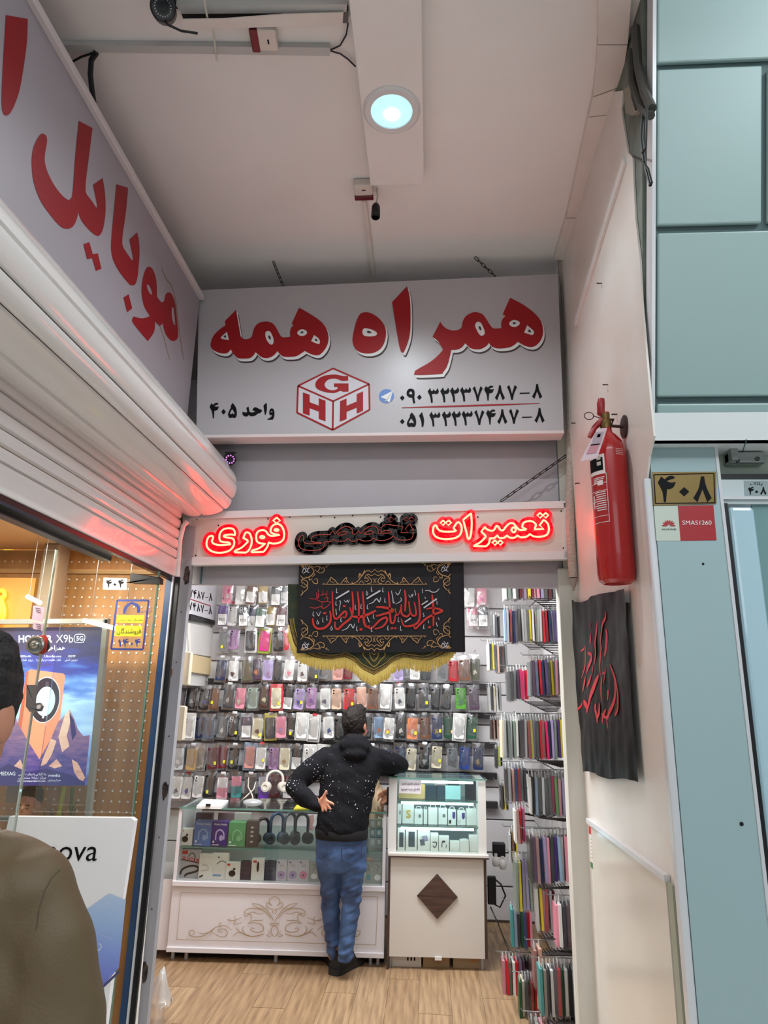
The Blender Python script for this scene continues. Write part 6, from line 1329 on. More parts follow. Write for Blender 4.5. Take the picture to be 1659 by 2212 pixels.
mb = MB(); text_px(mb, shape_fa('حساب دفتری نداریم'), 868, 1690, 906, 1697, spl(-.001), .001, .01); text_px(mb, shape_fa('تقاضای نسیه نفرمایید'), 866, 1701, 907, 1709, spl(-.001), .001, .01); mb.build('handwriting', m_ink, ns_)
for q, mt, lab in (((861, 918, 1694, 1724), M('pouch_tan', (196, 160, 104), .4), 'tan pouch behind the notice on top showcase shelf'), ((921, 943, 1697, 1723), M('pouch_dark', (46, 58, 66), .35), 'dark wallet at left of top showcase shelf'), ((944, 961, 1697, 1724), M('pouch_dark2', (50, 62, 70), .35), 'dark wallet in the middle of top showcase shelf'), ((962, 995, 1698, 1724), M('pouch_aqua', (150, 190, 186), .35), 'pale aqua wallet on the top showcase shelf'), ((1006, 1029, 1688, 1727), M('box_navyblack', (30, 30, 40), .3), 'tall black box at right end of top showcase shelf')): g2(q, .10, .05, 'wallet' if 'wallet' in lab or 'pouch' in lab else 'black_box', mt, lab)
for i, x in enumerate((915, 938, 968)): g2((x, x + 24, 1686, 1697), .20, .04, 'small_packet', M('sp%d' % i, ((110, 126, 126), (190, 170, 166), (60, 70, 72))[i], .4), ('grey', 'pinkish', 'dark')[i] + ' packet at the back of top showcase shelf')
zfloor[0] = zsh[0] + .0006
pos = ['first', 'second', 'third', 'fourth', 'fifth', 'sixth', 'seventh', 'eighth', 'ninth']
for i, (x0, x1, y0) in enumerate(((858, 868, 1736), (869, 895, 1733), (895, 914, 1748), (915, 924, 1749), (925, 946, 1745), (947, 967, 1746), (968, 986, 1749), (988, 1007, 1751), (1008, 1031, 1747))):
    ob, f = g2((x0, x1 - 1, y0, 1782), .08 + .01*(i % 2), .05, 'charger_box', m_bw, 'white charger box, %s from left on the middle showcase shelf' % pos[i], 'boxes on the middle showcase shelf')
    if i > 1: line(ob, f, [(.22, 0), (.25, -.16), (.5, -.2), (.75, -.16), (.78, 0)], .004, 'hang_tab', m_bw, 0)
    if i == 1:
        mb = MB(); text_quad(mb, 'S', f(.32, .35), f(.72, .35), f(.72, .75), f(.32, .75), .03); mb.build('gold_letter', M('print_gold', (206, 166, 60), .4), ob)
    if i in (6, 7): patch(ob, f, [(.55, .15), (.9, .15), (.9, .5), (.72, .62), (.55, .5)], 'violet_print', M('print_violet2', (72, 50, 130), .4)); patch(ob, f, [(.1, .7), (.4, .65), (.4, .9), (.1, .92)], 'plug_print', m_pod if i == 6 else M('pr_pale', (196, 192, 186), .5))
    if i in (0, 2, 5): patch(ob, f, [(.5, .35), (.78, .35), (.78, .55), (.5, .55)], 'print_square', M('print_grey4', (110, 110, 112), .5))
zfloor[0] = zS0 + .0006
for i, (x0, x1, y0, lab) in enumerate(((858, 874, 1788, 'white box with dark panel at left of lowest showcase shelf'), (876, 900, 1786, 'bright white box with dark panel on lowest showcase shelf'), (902, 929, 1790, 'white box with picture of two power banks'), (930, 947, 1800, 'white box with a dark clip picture'), (948, 970, 1806, 'white box with black earphone picture'), (972, 993, 1817, 'plain pale small box on lowest showcase shelf'), (994, 1013, 1815, 'plain pale box with hang tab on lowest shelf'), (1014, 1034, 1804, 'plain tall pale box at right of lowest showcase shelf'))):
    ob, f = g2((x0, x1, y0, 1844), .06 + .008*(i % 3), .05, 'accessory_box', m_bw, lab, 'boxes on the lowest showcase shelf')
    if i < 2: patch(ob, f, [(.25, .2), (.82, .2), (.82, .85), (.25, .85)], 'dark_panel', M('panel_teal', (62, 74, 78), .4))
    if i == 2: patch(ob, f, [(.3, .35), (.75, .3), (.85, .55), (.4, .62)], 'bank_print', M('print_lilac', (150, 140, 160), .4)); patch(ob, f, [(.15, .5), (.5, .48), (.6, .75), (.25, .78)], 'bank_print', M('print_slate', (90, 92, 100), .4), .002)
    if i == 3: line(ob, f, [(.25, .5), (.75, .5), (.7, .7), (.5, .78), (.3, .68)], .006, 'clip_print', m_pod)
    if i == 4: line(ob, f, [(.3, .75), (.35, .35), (.6, .35)], .005, 'earphone_print', m_pod); patch(ob, f, circ(.5, .36, .14, .07), 'earphone_print', m_pod); line(ob, f, [(.7, .8), (.75, .55)], .004, 'earphone_print', m_pod)
    if i == 6: line(ob, f, [(.25, 0), (.28, -.14), (.72, -.14), (.75, 0)], .004, 'hang_tab', m_bw, 0)
# things right of the cabinet by the floor: adapter, bulbs, cables
q = PY(1062, 1925, 5.45)
tag(MB().box(q.x - .03, q.x + .03, 5.42, 5.46, q.z - .08, q.z + .10).build('power_adapter', m_black, bevel=.006), 'black power adapter hanging right of the cream cabinet', 'adapter')
tag(MB().tube([PY(1070, 1900, 5.5), PY(1082, 1910, 5.5), PY(1092, 1935, 5.5), PY(1080, 1960, 5.5), PY(1062, 1950, 5.5)], .006, 6).build('adapter_cable', m_cable, smooth='all'), 'black looping cable right of the cream cabinet', 'cable')
tag(MB().tube([PY(1060, 1960, 5.45), PY(1078, 2000, 5.3), PZ(1090, 2030, .01), PZ(1104, 2060, .01)], .006, 6).build('floor_cable', M('cable_grey2', (140, 130, 110), .5), smooth='all'), 'grey cable trailing down to the floor behind the racks', 'cable')
for x, y, lab in ((1071, 1860, 'white round bulb hanging right of the showcase'), (1086, 1866, 'white oblong bulb hanging near the right racks')):
    tag(MB().lathe([(0, -.04), (.02, -.035), (.03, -.01), (.022, .02), (.012, .03), (.012, .05)], PY(x, y, 5.6), (0, 0, 1), 16).build('light_bulb', M('bulb_white', (226, 222, 216), .3), smooth=True), lab, 'bulb')
tag(MB().box(PY(1064, 1850, 5.7).x, PY(1092, 1850, 5.7).x, 5.68, 5.75, PY(1064, 1850, 5.7).z, PY(1064, 1820, 5.7).z).build('cable_bundle_pack', m_black, bevel=.01), 'black bunch of charging cables behind the showcase corner', 'cable')

# crumpled clear wrapping on the floor just inside the doorway
random.seed(9); q = PZ(344, 2205, 0); wp_ = MB()
wp_.grid(lambda u, v: V((q.x - .05 + .11*u, q.y - .1 + .12*v, .10 + .16*math.sin(math.pi*u)*math.sin(math.pi*v) + random.uniform(-.02, .02))), 9, 9)
wp_.grid(lambda u, v: V((q.x - .05 + .11*u, q.y - .1 + .01*math.sin(u*9), .0 + .12*v + random.uniform(-.004, .004)*v)), 9, 3)
tag(wp_.build('plastic_wrapping', GLASS('wrap_film', (.9, .9, .9), .25, .45, (226, 222, 218), .2), smooth='all', fix=False), 'crumpled clear plastic wrapping on floor beside the left door post', 'wrapping')
# ================================================================ green scalloped banner with gold fringe, behind the black one
GB = planeY(3.495)
m_grn = M('banner_green', (24, 48, 36), .6, var=(30, .9, (70, 66, 24)))
edge = [(622, 1262), (622, 1340), (628, 1372), (641, 1402), (680, 1422), (715, 1427), (743, 1421), (765, 1432), (782, 1448), (808, 1461), (834, 1446), (850, 1432), (874, 1423), (900, 1427), (925, 1429), (950, 1419), (972, 1404), (990, 1380), (992, 1262)]
sm_ = smooth_loop([(x, y, x in (743, 808, 874, 622, 992)) for x, y in edge[1:-1]], 5, False)
gb = tag(MB().slab([[PP(x, y, GB) for x, y in [edge[0]] + sm_ + [edge[-1]]]], (0, .003, 0)).build('green_banner', m_grn), 'dark green scalloped banner with gold fringe behind the black banner', 'banner')
def inset(k): return [(808 + (x - 808)*(1 - k*.010), 1262 + (y - 1262)*(1 - k*.012)) for x, y in sm_]
for k, w, mt, nm in ((.9, .010, m_black, 'black_border'), (2.6, .006, M('gold_thread', (176, 140, 60), .5), 'gold_line'), (3.6, .008, M('gold_dark', (130, 100, 40), .5), 'gold_line'), (6.0, .004, M('gold_thread', (176, 140, 60), .5), 'gold_line')):
    MB().ribbon([PP(x, y, planeY(3.4935)) for x, y in inset(k)], w, (0, -1, 0)).build(nm, mt, gb, fix=False)
for s in ('790,1404 784,1414 792,1424 808,1440 824,1424 832,1414 826,1404', '798,1406 800,1418 808,1428 816,1418 818,1406', '802,1408 808,1414 814,1408'):
    MB().ribbon([PP(x, y, planeY(3.4925)) for x, y in smooth_loop(parse(s), 4, False)], .0055, (0, -1, 0)).build('gold_motif', M('gold_thread', (176, 140, 60), .5), gb, fix=False)
random.seed(5); mb = MB(); L = [PP(x, y, GB) for x, y in sm_]; tot = 0; acc = []
for i in range(len(L) - 1): acc.append((tot, L[i], L[i+1])); tot += (L[i+1] - L[i]).length
n = 300
for k in range(n):
    s = tot*(k + .5)/n
    for t0, a, b in acc[::-1]:
        if s >= t0: p = a + (b - a)*min(1, (s - t0)/max((b - a).length, 1e-6)); break
    if p.z > PP(620, 1352, GB).z: continue
    d = V((random.uniform(-.006, .006), random.uniform(-.006, .002), -random.uniform(.042, .054)))
    mb.tube([p + V((0, -.002, .006)), p + d*.5 + V((random.uniform(-.002, .002), 0, 0)), p + d], [.0042, .0040, .0028], 4)
o = mb.build('gold_fringe', M('fringe_gold', (238, 208, 112), .5), gb, smooth='all', fix=False); o['kind'] = 'stuff'
# ================================================================ black banner with red and white calligraphy
BY = 3.455; BB = planeY(BY)
m_bb = M('banner_black', (20, 17, 22), .75, var=(6, .3, (26, 22, 27)))
TLb, TRb, BRb, BLb = [PY(x, y, BY) for x, y in ((646, 1214), (1001, 1206), (1005, 1408), (641, 1411))]
def bpt(u, v): 
    p = (TLb*(1-u) + TRb*u)*(1-v) + (BLb*(1-u) + BRb*u)*v; p.y += .004*math.sin(u*11 + v*2)*v; return p
bb_ = tag(MB().grid(bpt, 40, 20).build('black_banner', m_bb, smooth='all', fix=False), 'black cloth banner with red and white Persian calligraphy in doorway', 'banner')
m_br = M('banner_red', (206, 44, 34), .6); m_bwh = M('banner_white', (206, 200, 206), .6); m_bg = M('banner_gold', (196, 150, 92), .6)
LFT = .007
K1, K2 = (640, 1250, 6.9125), (780, 1250, 6.9125)
redL = ['538,190 545,400 560,560 600,600 650,560 720,490 750,520 730,580 690,570|30', '500,480 515,560 500,660 420,735 320,745 260,690 245,590|34', '800,430 830,540 800,600 700,680 620,755 580,720 580,640|32', '835,190 850,400 840,540|28', '915,190 935,400 930,660|28', '990,190 1010,450 1010,640 1050,720 1100,700|32', '830,562 950,572 1080,530 1190,475|40', '1050,725 1130,735 1250,620 1340,580 1350,640 1280,720 1170,750|30', '1195,425 1300,428 1450,470 1360,512 1190,560|36', '1375,190 1395,400 1410,640 1460,650 1480,540|30', '405,515 445,515|34', '945,758 985,758|38', '697,410 735,410|38', '1410,745 1448,735|30', '1460,742 1494,738|30',
  '330,160 325,280|9', '400,170 395,260|8', '460,180 455,280|9', '360,250 420,230 460,250|9', '190,290 280,305 330,280 340,230|9', '330,320 380,350 440,340 520,350|12', '420,300 470,280 460,350|10', '200,425 270,440 330,430 370,410|10', '390,370 380,430 420,440 480,400 520,340|11', '300,210 310,330|9']
redR = ['650,165 665,300 655,490|28', '712,340 735,500 780,555 822,520 795,350|27', '600,380 575,500 530,545 512,440|18', '605,400 600,500 640,555 700,560 735,500|28', '855,215 870,400 880,560 840,660 740,705 640,700 600,600|30', '970,455 1080,438 1215,478 1100,530 980,590 880,680 810,745 785,680|32', '1060,235 1080,450 1080,710|30', '1003,725 1042,725|36']
whL = ['590,300 790,182|26', '1050,300 1255,178|26', '715,320 740,350 765,320 775,355 795,310|9', '640,330 660,350 640,480|10', '1085,380 1150,350 1200,300 1240,350 1260,280|14', '685,775 760,740 810,680 850,740 870,670|13', '1480,200 1520,240 1560,160|11', '1420,180 1440,280 1450,360 1470,350|13', '590,450 600,545|12', '1060,570 1090,650|14', '300,500 335,555 360,490|9', '1480,380 1540,350 1570,320 1555,280|10']
hooks = [(600,190),(1120,165),(1290,175),(1320,330),(880,435),(965,425),(1060,430),(590,375),(250,535),(395,625),(455,595),(665,620),(900,755),(1150,570),(1120,765),(1365,745),(1555,750),(1520,620)]
for x, y in hooks: whL.append('%d,%d %d,%d %d,%d|10' % (x + 4, y - 45, x, y + 15, x + 20, y + 22))
for x, y in ((1055, 215), (320, 650), (528, 740)): whL.append('%d,%d %d,%d %d,%d %d,%d %d,%d|9' % (x, y - 35, x - 14, y + 10, x, y + 30, x + 14, y + 10, x, y - 20))
whR = ['905,388 995,330|20', '935,438 1130,300|24', '652,648 745,588|20', '955,180 1010,175 1060,200 1120,195 1165,150|14', '710,240 735,280 760,235 770,270 775,225|9', '915,150 920,215|10', '800,170 815,250|11', '1130,330 1135,385|10', '1155,580 1165,615|10', '1120,650 1140,715|12', '1000,620 1010,665|10', '925,510 940,560 925,570|9', '940,680 930,740 950,740|10', '950,270 965,300|9']
for nm, items, K, mt, w in (('red_stroke', redL, K1, m_br, 1), ('red_stroke', redR, K2, m_br, 1), ('white_stroke', whL, K1, m_bwh, 1), ('white_stroke', whR, K2, m_bwh, 1)):
    for it in items:
        mb = MB(); strokes(mb, [it], K[0], K[1], K[2], BB, LFT + (.001 if mt is m_bwh else 0), 1.0); mb.build(nm, mt, bb_, fix=False)
T1 = (640, 1200, 8.73)
band = ['490,542 800,541 1100,542 1480,542|14', '570,535 620,470 655,410 690,440 740,475 762,515 800,532|13', '640,440 650,490 690,500 730,500|9', '840,530 880,480 940,415 955,470 1000,525|14', '900,500 930,480 950,520|10', '1020,535 1100,520 1170,470 1230,390 1310,300 1370,285 1420,312 1480,255|15', '1180,425 1195,340 1240,380 1290,275|22', '1290,440 1310,380 1360,350 1420,380 1480,340|12', '1290,440 1330,420 1360,460 1330,490 1290,470|12', '1340,530 1400,520 1420,470 1380,420 1340,370|12', '1180,530 1230,480 1280,530|12', '1440,430 1480,470 1450,520|10', '505,535 530,520|10', '1050,490 1055,525|9']
for it in band:
    mb = MB(); strokes(mb, [it], T1[0], T1[1], T1[2], BB, LFT, 1.0, mirror=1480); mb.build('gold_ornament', m_bg, bb_, fix=False)
    mb = MB(); strokes(mb, [it], T1[0], 1374 - (1262 - 1200), T1[2], BB, LFT, 1.0, mirror=1470, flip=541); mb.build('gold_ornament', m_bg, bb_, fix=False)
corner = ['70,190 120,180 200,190 300,240 330,300 300,360 250,400 180,420 130,430 80,380|12', '250,180 330,220 400,200 440,240 400,300 350,260|9', '440,190 470,240 520,230 520,300 450,330 390,300|9', '560,180 580,220 540,210|8', '620,178 590,190|8', '90,470 150,460 210,500 210,560 160,540 130,500|9', '90,560 150,600 210,570 200,640 140,690 90,740|9', '110,660 120,720 80,760|8', '250,400 240,450 270,460 300,430|9', '300,400 340,370 350,330|8', '300,470 330,520 400,525 390,440 340,450|9', '130,430 100,470 120,540|9', '90,200 140,210 110,240|16']
for it in corner:
    for mirx, fl in ((False, False), (True, False), (False, True), (True, True)):
        pts, w = it.split('|'); q = parse(pts)
        q2 = [((1615 - x/T1[2] - 640 if False else x), y) for x, y, c in q]
        def mp(x, y):
            X = 640 + x/T1[2]; Yp = 1200 + y/T1[2]
            if mirx: X = 647 + 976 - X
            if fl: Yp = 1219 + 1406 - Yp + (0 if not mirx else -4)
            else: Yp += (-4 if mirx else 0)
            return X, Yp
        mb = MB(); strokes(mb, [' '.join('%f,%f' % mp(x, y) for x, y, c in q) + '|%f' % (float(w)/T1[2])], 0, 0, 1, BB, LFT, 1.0); mb.build('gold_scroll', m_bg, bb_, fix=False)
for cx, cy in ((661, 1231), (961, 1228), (660, 1395), (961, 1393)):
    for it in ('-8,6 -4,-4 2,4 6,-6|2', '-6,8 0,4 7,6|1.8', '-2,-8 3,-2 8,-4|1.6'):
        mb = MB(); strokes(mb, [it], cx, cy, 1, BB, LFT + .001, 1.0); mb.build('white_emblem', m_bwh, bb_, fix=False)
MB().obox(PY(976, 1212, BY - .008), PY(1000, 1212, BY - .008) - PY(976, 1212, BY - .008), PY(976, 1409, BY - .008) - PY(976, 1212, BY - .008), (0, .001, 0)).build('plain_hem', M('hem_dark', (24, 19, 25), .8), bb_)
# ================================================================ people
m_skin = M('skin', (196, 134, 106), .5, var=(12, .4, (176, 112, 88)))
m_hair = M('hair_dark', (22, 16, 15), .65, bump=(90, .8), var=(40, .7, (38, 28, 23)), spec=.25)
def nz(p, s, k=0): return noise.noise(V((p[0]*s + k, p[1]*s, p[2]*s)))
def hw(x0, x1, y, Y): return (PY(x1, y, Y) - PY(x0, y, Y)).length/2
def ring(x0, x1, y, Y, ry): return (PY((x0 + x1)/2, y, Y), hw(x0, x1, y, Y), ry)
def P3(x, y, Y, r): p = PY(x, y, Y); return (p.x, p.y, p.z, r)
# ---------------------------------------------------------------- customer leaning at the counter, seen from behind
foot = PZ(742, 2104, 0)
cu = MB()
# head with jaw, ears, nose; neck; slim body core; arms; the hand on the back
hd = PY(767, 1564, 4.98); rot = Matrix.Rotation(R(-24), 3, 'Z') @ Matrix.Rotation(R(14), 3, 'X')
cu.ell(hd, .076, .094, .108, 20, 14, rot); cu.ell(hd + rot @ V((0, .045, -.06)), .054, .06, .06, 14, 10, rot)
cu.ell(hd + rot @ V((.078, -.005, -.012)), .010, .020, .032, 10, 8, rot); cu.ell(hd + rot @ V((-.078, -.005, -.012)), .010, .020, .032, 10, 8, rot)
cu.ell(hd + rot @ V((0, .104, -.02)), .014, .02, .024, 8, 6, rot); cu.ell(hd + rot @ V((0, .094, -.062)), .024, .012, .010, 8, 6, rot)
for s in (-1, 1): cu.ell(hd + rot @ V((.03*s, .086, .012)), .014, .012, .009, 8, 6, rot)
capsules(cu, [P3(766, 1588, 4.96, .052), P3(764, 1612, 4.95, .056)])
cu.loft([ring(705, 815, 1618, 4.95, .07), ring(700, 818, 1650, 4.94, .09), ring(704, 800, 1720, 4.90, .085), ring(692, 786, 1800, 4.87, .09), ring(694, 780, 1860, 4.88, .085)])
capsules(cu, [P3(702, 1640, 4.94, .05), P3(636, 1692, 4.82, .04), P3(689, 1738, 4.69, .026)]); capsules(cu, [P3(814, 1636, 4.96, .05), P3(868, 1650, 5.10, .038), P3(815, 1662, 5.32, .028)])
hY = 4.672
cu.ell(PY(698, 1731, hY), .030, .014, .034, 12, 8, Matrix.Rotation(R(25), 3, 'Y'))
for ch in ([(696, 1726, .012), (701, 1718, .0105), (705, 1709, .0085)], [(705, 1730, .0105), (713, 1733.5, .0095), (720, 1737, .0080)], [(703, 1735, .0105), (709, 1741, .0095), (714, 1747.5, .0080)], [(699, 1738, .0102), (702.5, 1745, .0092), (704.5, 1751, .0078)], [(694, 1738, .0095), (696, 1745, .0085), (697, 1752.5, .0070)]):
    capsules(cu, [P3(x, y, hY - .004 - .004*i, r) for i, (x, y, r) in enumerate(ch)], 10)
capsules(cu, [P3(815, 1662, 5.32, .028), P3(806, 1664, 5.37, .03)])
for k in range(5): capsules(cu, [P3(808 - k*2.2, 1660 + k*1.6, 5.38, .010), P3(796 - k*1.5, 1664 + k*2, 5.44, .0085), P3(790 - k, 1670 + k*2, 5.45, .0075)], 8)
for lg in ([P3(712, 1880, 4.90, .07), P3(714, 1958, 4.94, .05), P3(720, 2062, 4.96, .036)], [P3(762, 1880, 4.89, .07), P3(758, 1958, 4.88, .05), P3(746, 2062, 4.86, .036)]): capsules(cu, lg)
cust = remeshed(cu, 'person', m_skin, None, .005, 3, org=foot)
tag(cust, 'person in speckled black hoodie and jeans leaning at the counter', 'person')
# hoodie
m_hood = bpy.data.materials.new('hoodie_speckled'); m_hood.use_nodes = True; nt = m_hood.node_tree; b = nt.nodes['Principled BSDF']; b.inputs['Roughness'].default_value = .9; b.inputs['Specular IOR Level'].default_value = .2
tc = nt.nodes.new('ShaderNodeTexCoord'); vo = nt.nodes.new('ShaderNodeTexVoronoi'); vo.inputs['Scale'].default_value = 52; nt.links.new(tc.outputs['Object'], vo.inputs['Vector'])
ns = nt.nodes.new('ShaderNodeTexNoise'); ns.inputs['Scale'].default_value = 5; nt.links.new(tc.outputs['Object'], ns.inputs['Vector'])
ms = nt.nodes.new('ShaderNodeMapRange'); ms.inputs[1].default_value = .42; ms.inputs[2].default_value = .75; ms.inputs[3].default_value = 0.0; ms.inputs[4].default_value = .24; nt.links.new(ns.outputs['Fac'], ms.inputs[0])
lt = nt.nodes.new('ShaderNodeMath'); lt.operation = 'LESS_THAN'; nt.links.new(vo.outputs['Distance'], lt.inputs[0]); nt.links.new(ms.outputs[0], lt.inputs[1])
mx = nt.nodes.new('ShaderNodeMix'); mx.data_type = 'RGBA'; mx.inputs['A'].default_value = lin((15, 14, 18)); mx.inputs['B'].default_value = lin((190, 188, 196)); nt.links.new(lt.outputs[0], mx.inputs['Factor']); nt.links.new(mx.outputs['Result'], b.inputs['Base Color'])
hb = MB()
hb.loft([ring(683, 793, 1806, 4.865, .118), ring(681, 795, 1790, 4.865, .122), ring(684, 797, 1775, 4.868, .126), ring(687, 803, 1740, 4.885, .122), ring(690, 812, 1700, 4.905, .120), ring(688, 824, 1660, 4.93, .118), ring(692, 826, 1638, 4.94, .105), ring(706, 816, 1620, 4.945, .085), ring(728, 800, 1604, 4.945, .07), ring(742, 790, 1594, 4.95, .055)], 28)
hb.ell(PY(765, 1612, 4.875), .112, .062, .058, 18, 12, Matrix.Rotation(R(4), 3, 'Y')); hb.ell(PY(766, 1628, 4.85), .085, .045, .050, 16, 10); hb.ell(PY(766, 1600, 4.90), .085, .07, .045, 16, 10)
capsules(hb, [P3(704, 1640, 4.935, .082), P3(672, 1664, 4.87, .076), P3(640, 1690, 4.815, .062), P3(634, 1700, 4.79, .058), P3(660, 1722, 4.73, .056), P3(684, 1738, 4.69, .040)], 16)
capsules(hb, [P3(806, 1640, 4.945, .082), P3(838, 1646, 5.02, .068), P3(866, 1652, 5.095, .056), P3(846, 1659, 5.2, .05), P3(820, 1662, 5.29, .042)], 16)
def folds_h(p): return .011*nz((p[0], p[1], p[2]*2.2), 6, 3) + .006*nz((p[0]*.6, p[1], p[2]*1.6 + p[0]*.9), 15, 7)
remeshed(hb, 'hoodie', m_hood, cust, .009, 3, folds_h)
hm = MB(); hm.loft([ring(682, 794, 1810, 4.865, .121), ring(681, 795, 1808, 4.865, .124), ring(680.5, 795.5, 1792, 4.866, .1245), ring(682, 795, 1789, 4.866, .120)], 32)
hm.build('hem_band', M('hoodie_rib', (14, 13, 16), .9), cust, smooth=True)
# jeans
m_jean = M('denim', (74, 104, 150), .75, var=(7, .95, (40, 54, 88)), bump=(160, .25))
jb = MB()
jb.loft([ring(684, 792, 1880, 4.885, .10), ring(682, 792, 1860, 4.88, .118), ring(681, 793, 1835, 4.875, .122), ring(682, 793, 1800, 4.87, .11)], 28)
jb.loft([ring(711, 727, 2070, 4.965, .046), ring(708, 729, 2058, 4.96, .050), ring(704, 733, 2035, 4.955, .056), ring(698, 735, 1995, 4.95, .064), ring(694.5, 734, 1960, 4.945, .068), ring(692, 736, 1925, 4.925, .078), ring(687, 739, 1885, 4.90, .092), ring(685, 742, 1862, 4.885, .10)], 22)
jb.loft([ring(730, 761, 2076, 4.86, .054), ring(730, 763, 2058, 4.865, .056), ring(732, 766, 2035, 4.87, .060), ring(735, 773, 1995, 4.88, .066), ring(738, 778, 1960, 4.885, .068), ring(736, 782, 1925, 4.885, .078), ring(735, 787, 1885, 4.885, .094), ring(732, 790, 1862, 4.88, .102)], 22)
def folds_j(p):
    zz = p[2]; k = math.exp(-((zz - .47)/.12)**2) + .9*math.exp(-((zz - .12)/.10)**2) + .4
    return k*.011*nz((p[0]*1.2 + p[2]*.6, p[1], p[2]*3.0), 8, 1) + k*.006*nz((p[0]*.8, p[1], p[2]*2.6 - p[0]), 17, 5)
jn = remeshed(jb, 'jeans', m_jean, cust, .008, 3, folds_j)
m_st = M('denim_stitch', (26, 34, 56), .8)
for q in ([(737, 1836), (738, 1826), (781, 1827), (780, 1856), (762, 1868), (738, 1860), (737, 1836)], [(684, 1812), (698, 1816), (700, 1852), (692, 1856), (688, 1850)]):
    pk_ = MB(); pk_.tube([PY(x, y, 4.745 + .0009*abs(x - 738)*(1 if x > 738 else 1.1)) for x, y in smooth_loop([(a, b, True) for a, b in q], 2, False)], .0022, 5); pk_.build('pocket_seam', m_st, cust)
# shoes
m_shoe = M('shoe_black', (20, 20, 21), .6, bump=(120, .3)); m_sole = M('shoe_sole', (34, 33, 33), .6)
def shoe(c, ang, s=1.0):
    ca, sa = math.cos(ang), math.sin(ang)
    def w(x, y, z): return V((c.x + (x*ca - y*sa)*s, c.y + (x*sa + y*ca)*s, z*s))
    root = MB()
    prof = [(-.135, .036, .03), (-.12, .042, .07), (-.06, .042, .085), (0, .046, .075), (.06, .05, .055), (.11, .045, .04), (.14, .03, .026)]
    vs = []; n = 14
    for x, r, h in prof:
        for k in range(n):
            t = 2*math.pi*k/n; vs.append(w(x, r*math.cos(t), .028 + max(0, math.sin(t))*h + min(0, math.sin(t))*.012))
    N = len(prof); root.add(vs, [(i*n + k, i*n + (k+1) % n, (i+1)*n + (k+1) % n, (i+1)*n + k) for i in range(N-1) for k in range(n)] + [tuple(range(n)), tuple((N-1)*n + k for k in range(n))])
    root.lathe([(.04*s, 0), (.043*s, .05), (.038*s, .055)], w(-.085, 0, .07), (0, 0, 1), 16)
    o = root.build('shoe', m_shoe, cust, smooth=True)
    sl = MB(); pts = smooth_loop([(-.15, 0, False), (-.13, .042, False), (0, .046, False), (.09, .054, False), (.15, .02, False), (.15, -.02, False), (.09, -.054, False), (0, -.046, False), (-.13, -.042, False)], 4)
    sl.slab([[w(x, y, .030) for x, y in pts]], (0, 0, -.0295*s)); sl.build('sole', m_sole, o)
shoe(PZ(742, 2098, 0) + V((.015, .06, 0)), R(62), 1.08); shoe(PZ(718, 2090, 0) + V((.0, .06, 0)), R(110), 1.0)
# hair cap
hr = MB()
for k in range(1): hr.ell(hd + rot @ V((0, -.010, .018)), .086, .098, .112, 20, 14, rot); hr.ell(hd + rot @ V((0, -.04, -.045)), .072, .058, .065, 16, 10, rot); hr.ell(hd + rot @ V((0, .06, .075)), .06, .05, .05, 14, 10, rot)
remeshed(hr, 'hair', m_hair, cust, .005, 2, lambda p: .004*nz(p, 60, 2) + .006*nz(p, 22, 4))
# ---------------------------------------------------------------- shopkeeper seated behind the counter
sy = 5.80
sb = MB(); shd = PY(775, 1650, sy)
sb.ell(shd, .07, .085, .10, 16, 12); sb.ell(shd + V((0, -.04, -.05)), .05, .05, .05, 12, 8); sb.ell(shd + V((0, -.092, -.015)), .012, .016, .02, 8, 6)
for s in (-1, 1): sb.ell(shd + V((.072*s, 0, -.01)), .01, .018, .028, 8, 6); sb.ell(shd + V((.026*s, -.076, .01)), .012, .01, .008, 8, 6)
capsules(sb, [P3(775, 1672, sy, .045), P3(776, 1690, sy, .05)])
sb.loft([ring(748, 806, 1690, sy, .07), ring(742, 812, 1730, sy, .09), ring(748, 806, 1800, sy, .09)])
capsules(sb, [P3(806, 1702, sy, .045), P3(822, 1750, 5.62, .036), P3(831, 1728, 5.50, .026)]); capsules(sb, [P3(746, 1702, sy, .045), P3(730, 1750, 5.65, .036), P3(745, 1745, 5.55, .026)])
sb.ell(PY(833, 1724, 5.48), .034, .016, .034, 12, 8)
for k, (x0, y0, x1, y1, x2, y2) in enumerate(((826, 1718, 819, 1722, 816, 1729), (829, 1716, 822, 1713, 817, 1718), (834, 1714, 829, 1708, 824, 1712), (838, 1714, 835, 1706, 831, 1706), (836, 1730, 828, 1736, 824, 1734))): capsules(sb, [P3(x0, y0, 5.47, .011), P3(x1, y1, 5.455, .0095), P3(x2, y2, 5.46, .008)], 8)
capsules(sb, [P3(758, 1830, sy, .09), P3(756, 1860, 5.62, .07)]); capsules(sb, [P3(796, 1830, sy, .09), P3(798, 1860, 5.62, .07)])
sp = remeshed(sb, 'person', M('skin_tan', (178, 120, 92), .5), None, .006, 3, org=PZ(775, 1990, 0))
tag(sp, 'seated shopkeeper in brown shirt and khaki jacket, mostly hidden behind customer', 'person')
tb = MB(); tb.loft([ring(752, 802, 1690, sy, .085), ring(744, 810, 1706, sy, .105), ring(742, 812, 1760, sy, .115), ring(744, 810, 1860, sy, .12), ring(748, 806, 1990, sy, .12)], 24); capsules(tb, [P3(806, 1704, sy, .062), P3(815, 1730, 5.72, .056)]); capsules(tb, [P3(746, 1704, sy, .062), P3(738, 1730, 5.72, .056)])
remeshed(tb, 'shirt', M('shirt_brown', (66, 50, 46), .8), sp, .01, 2)
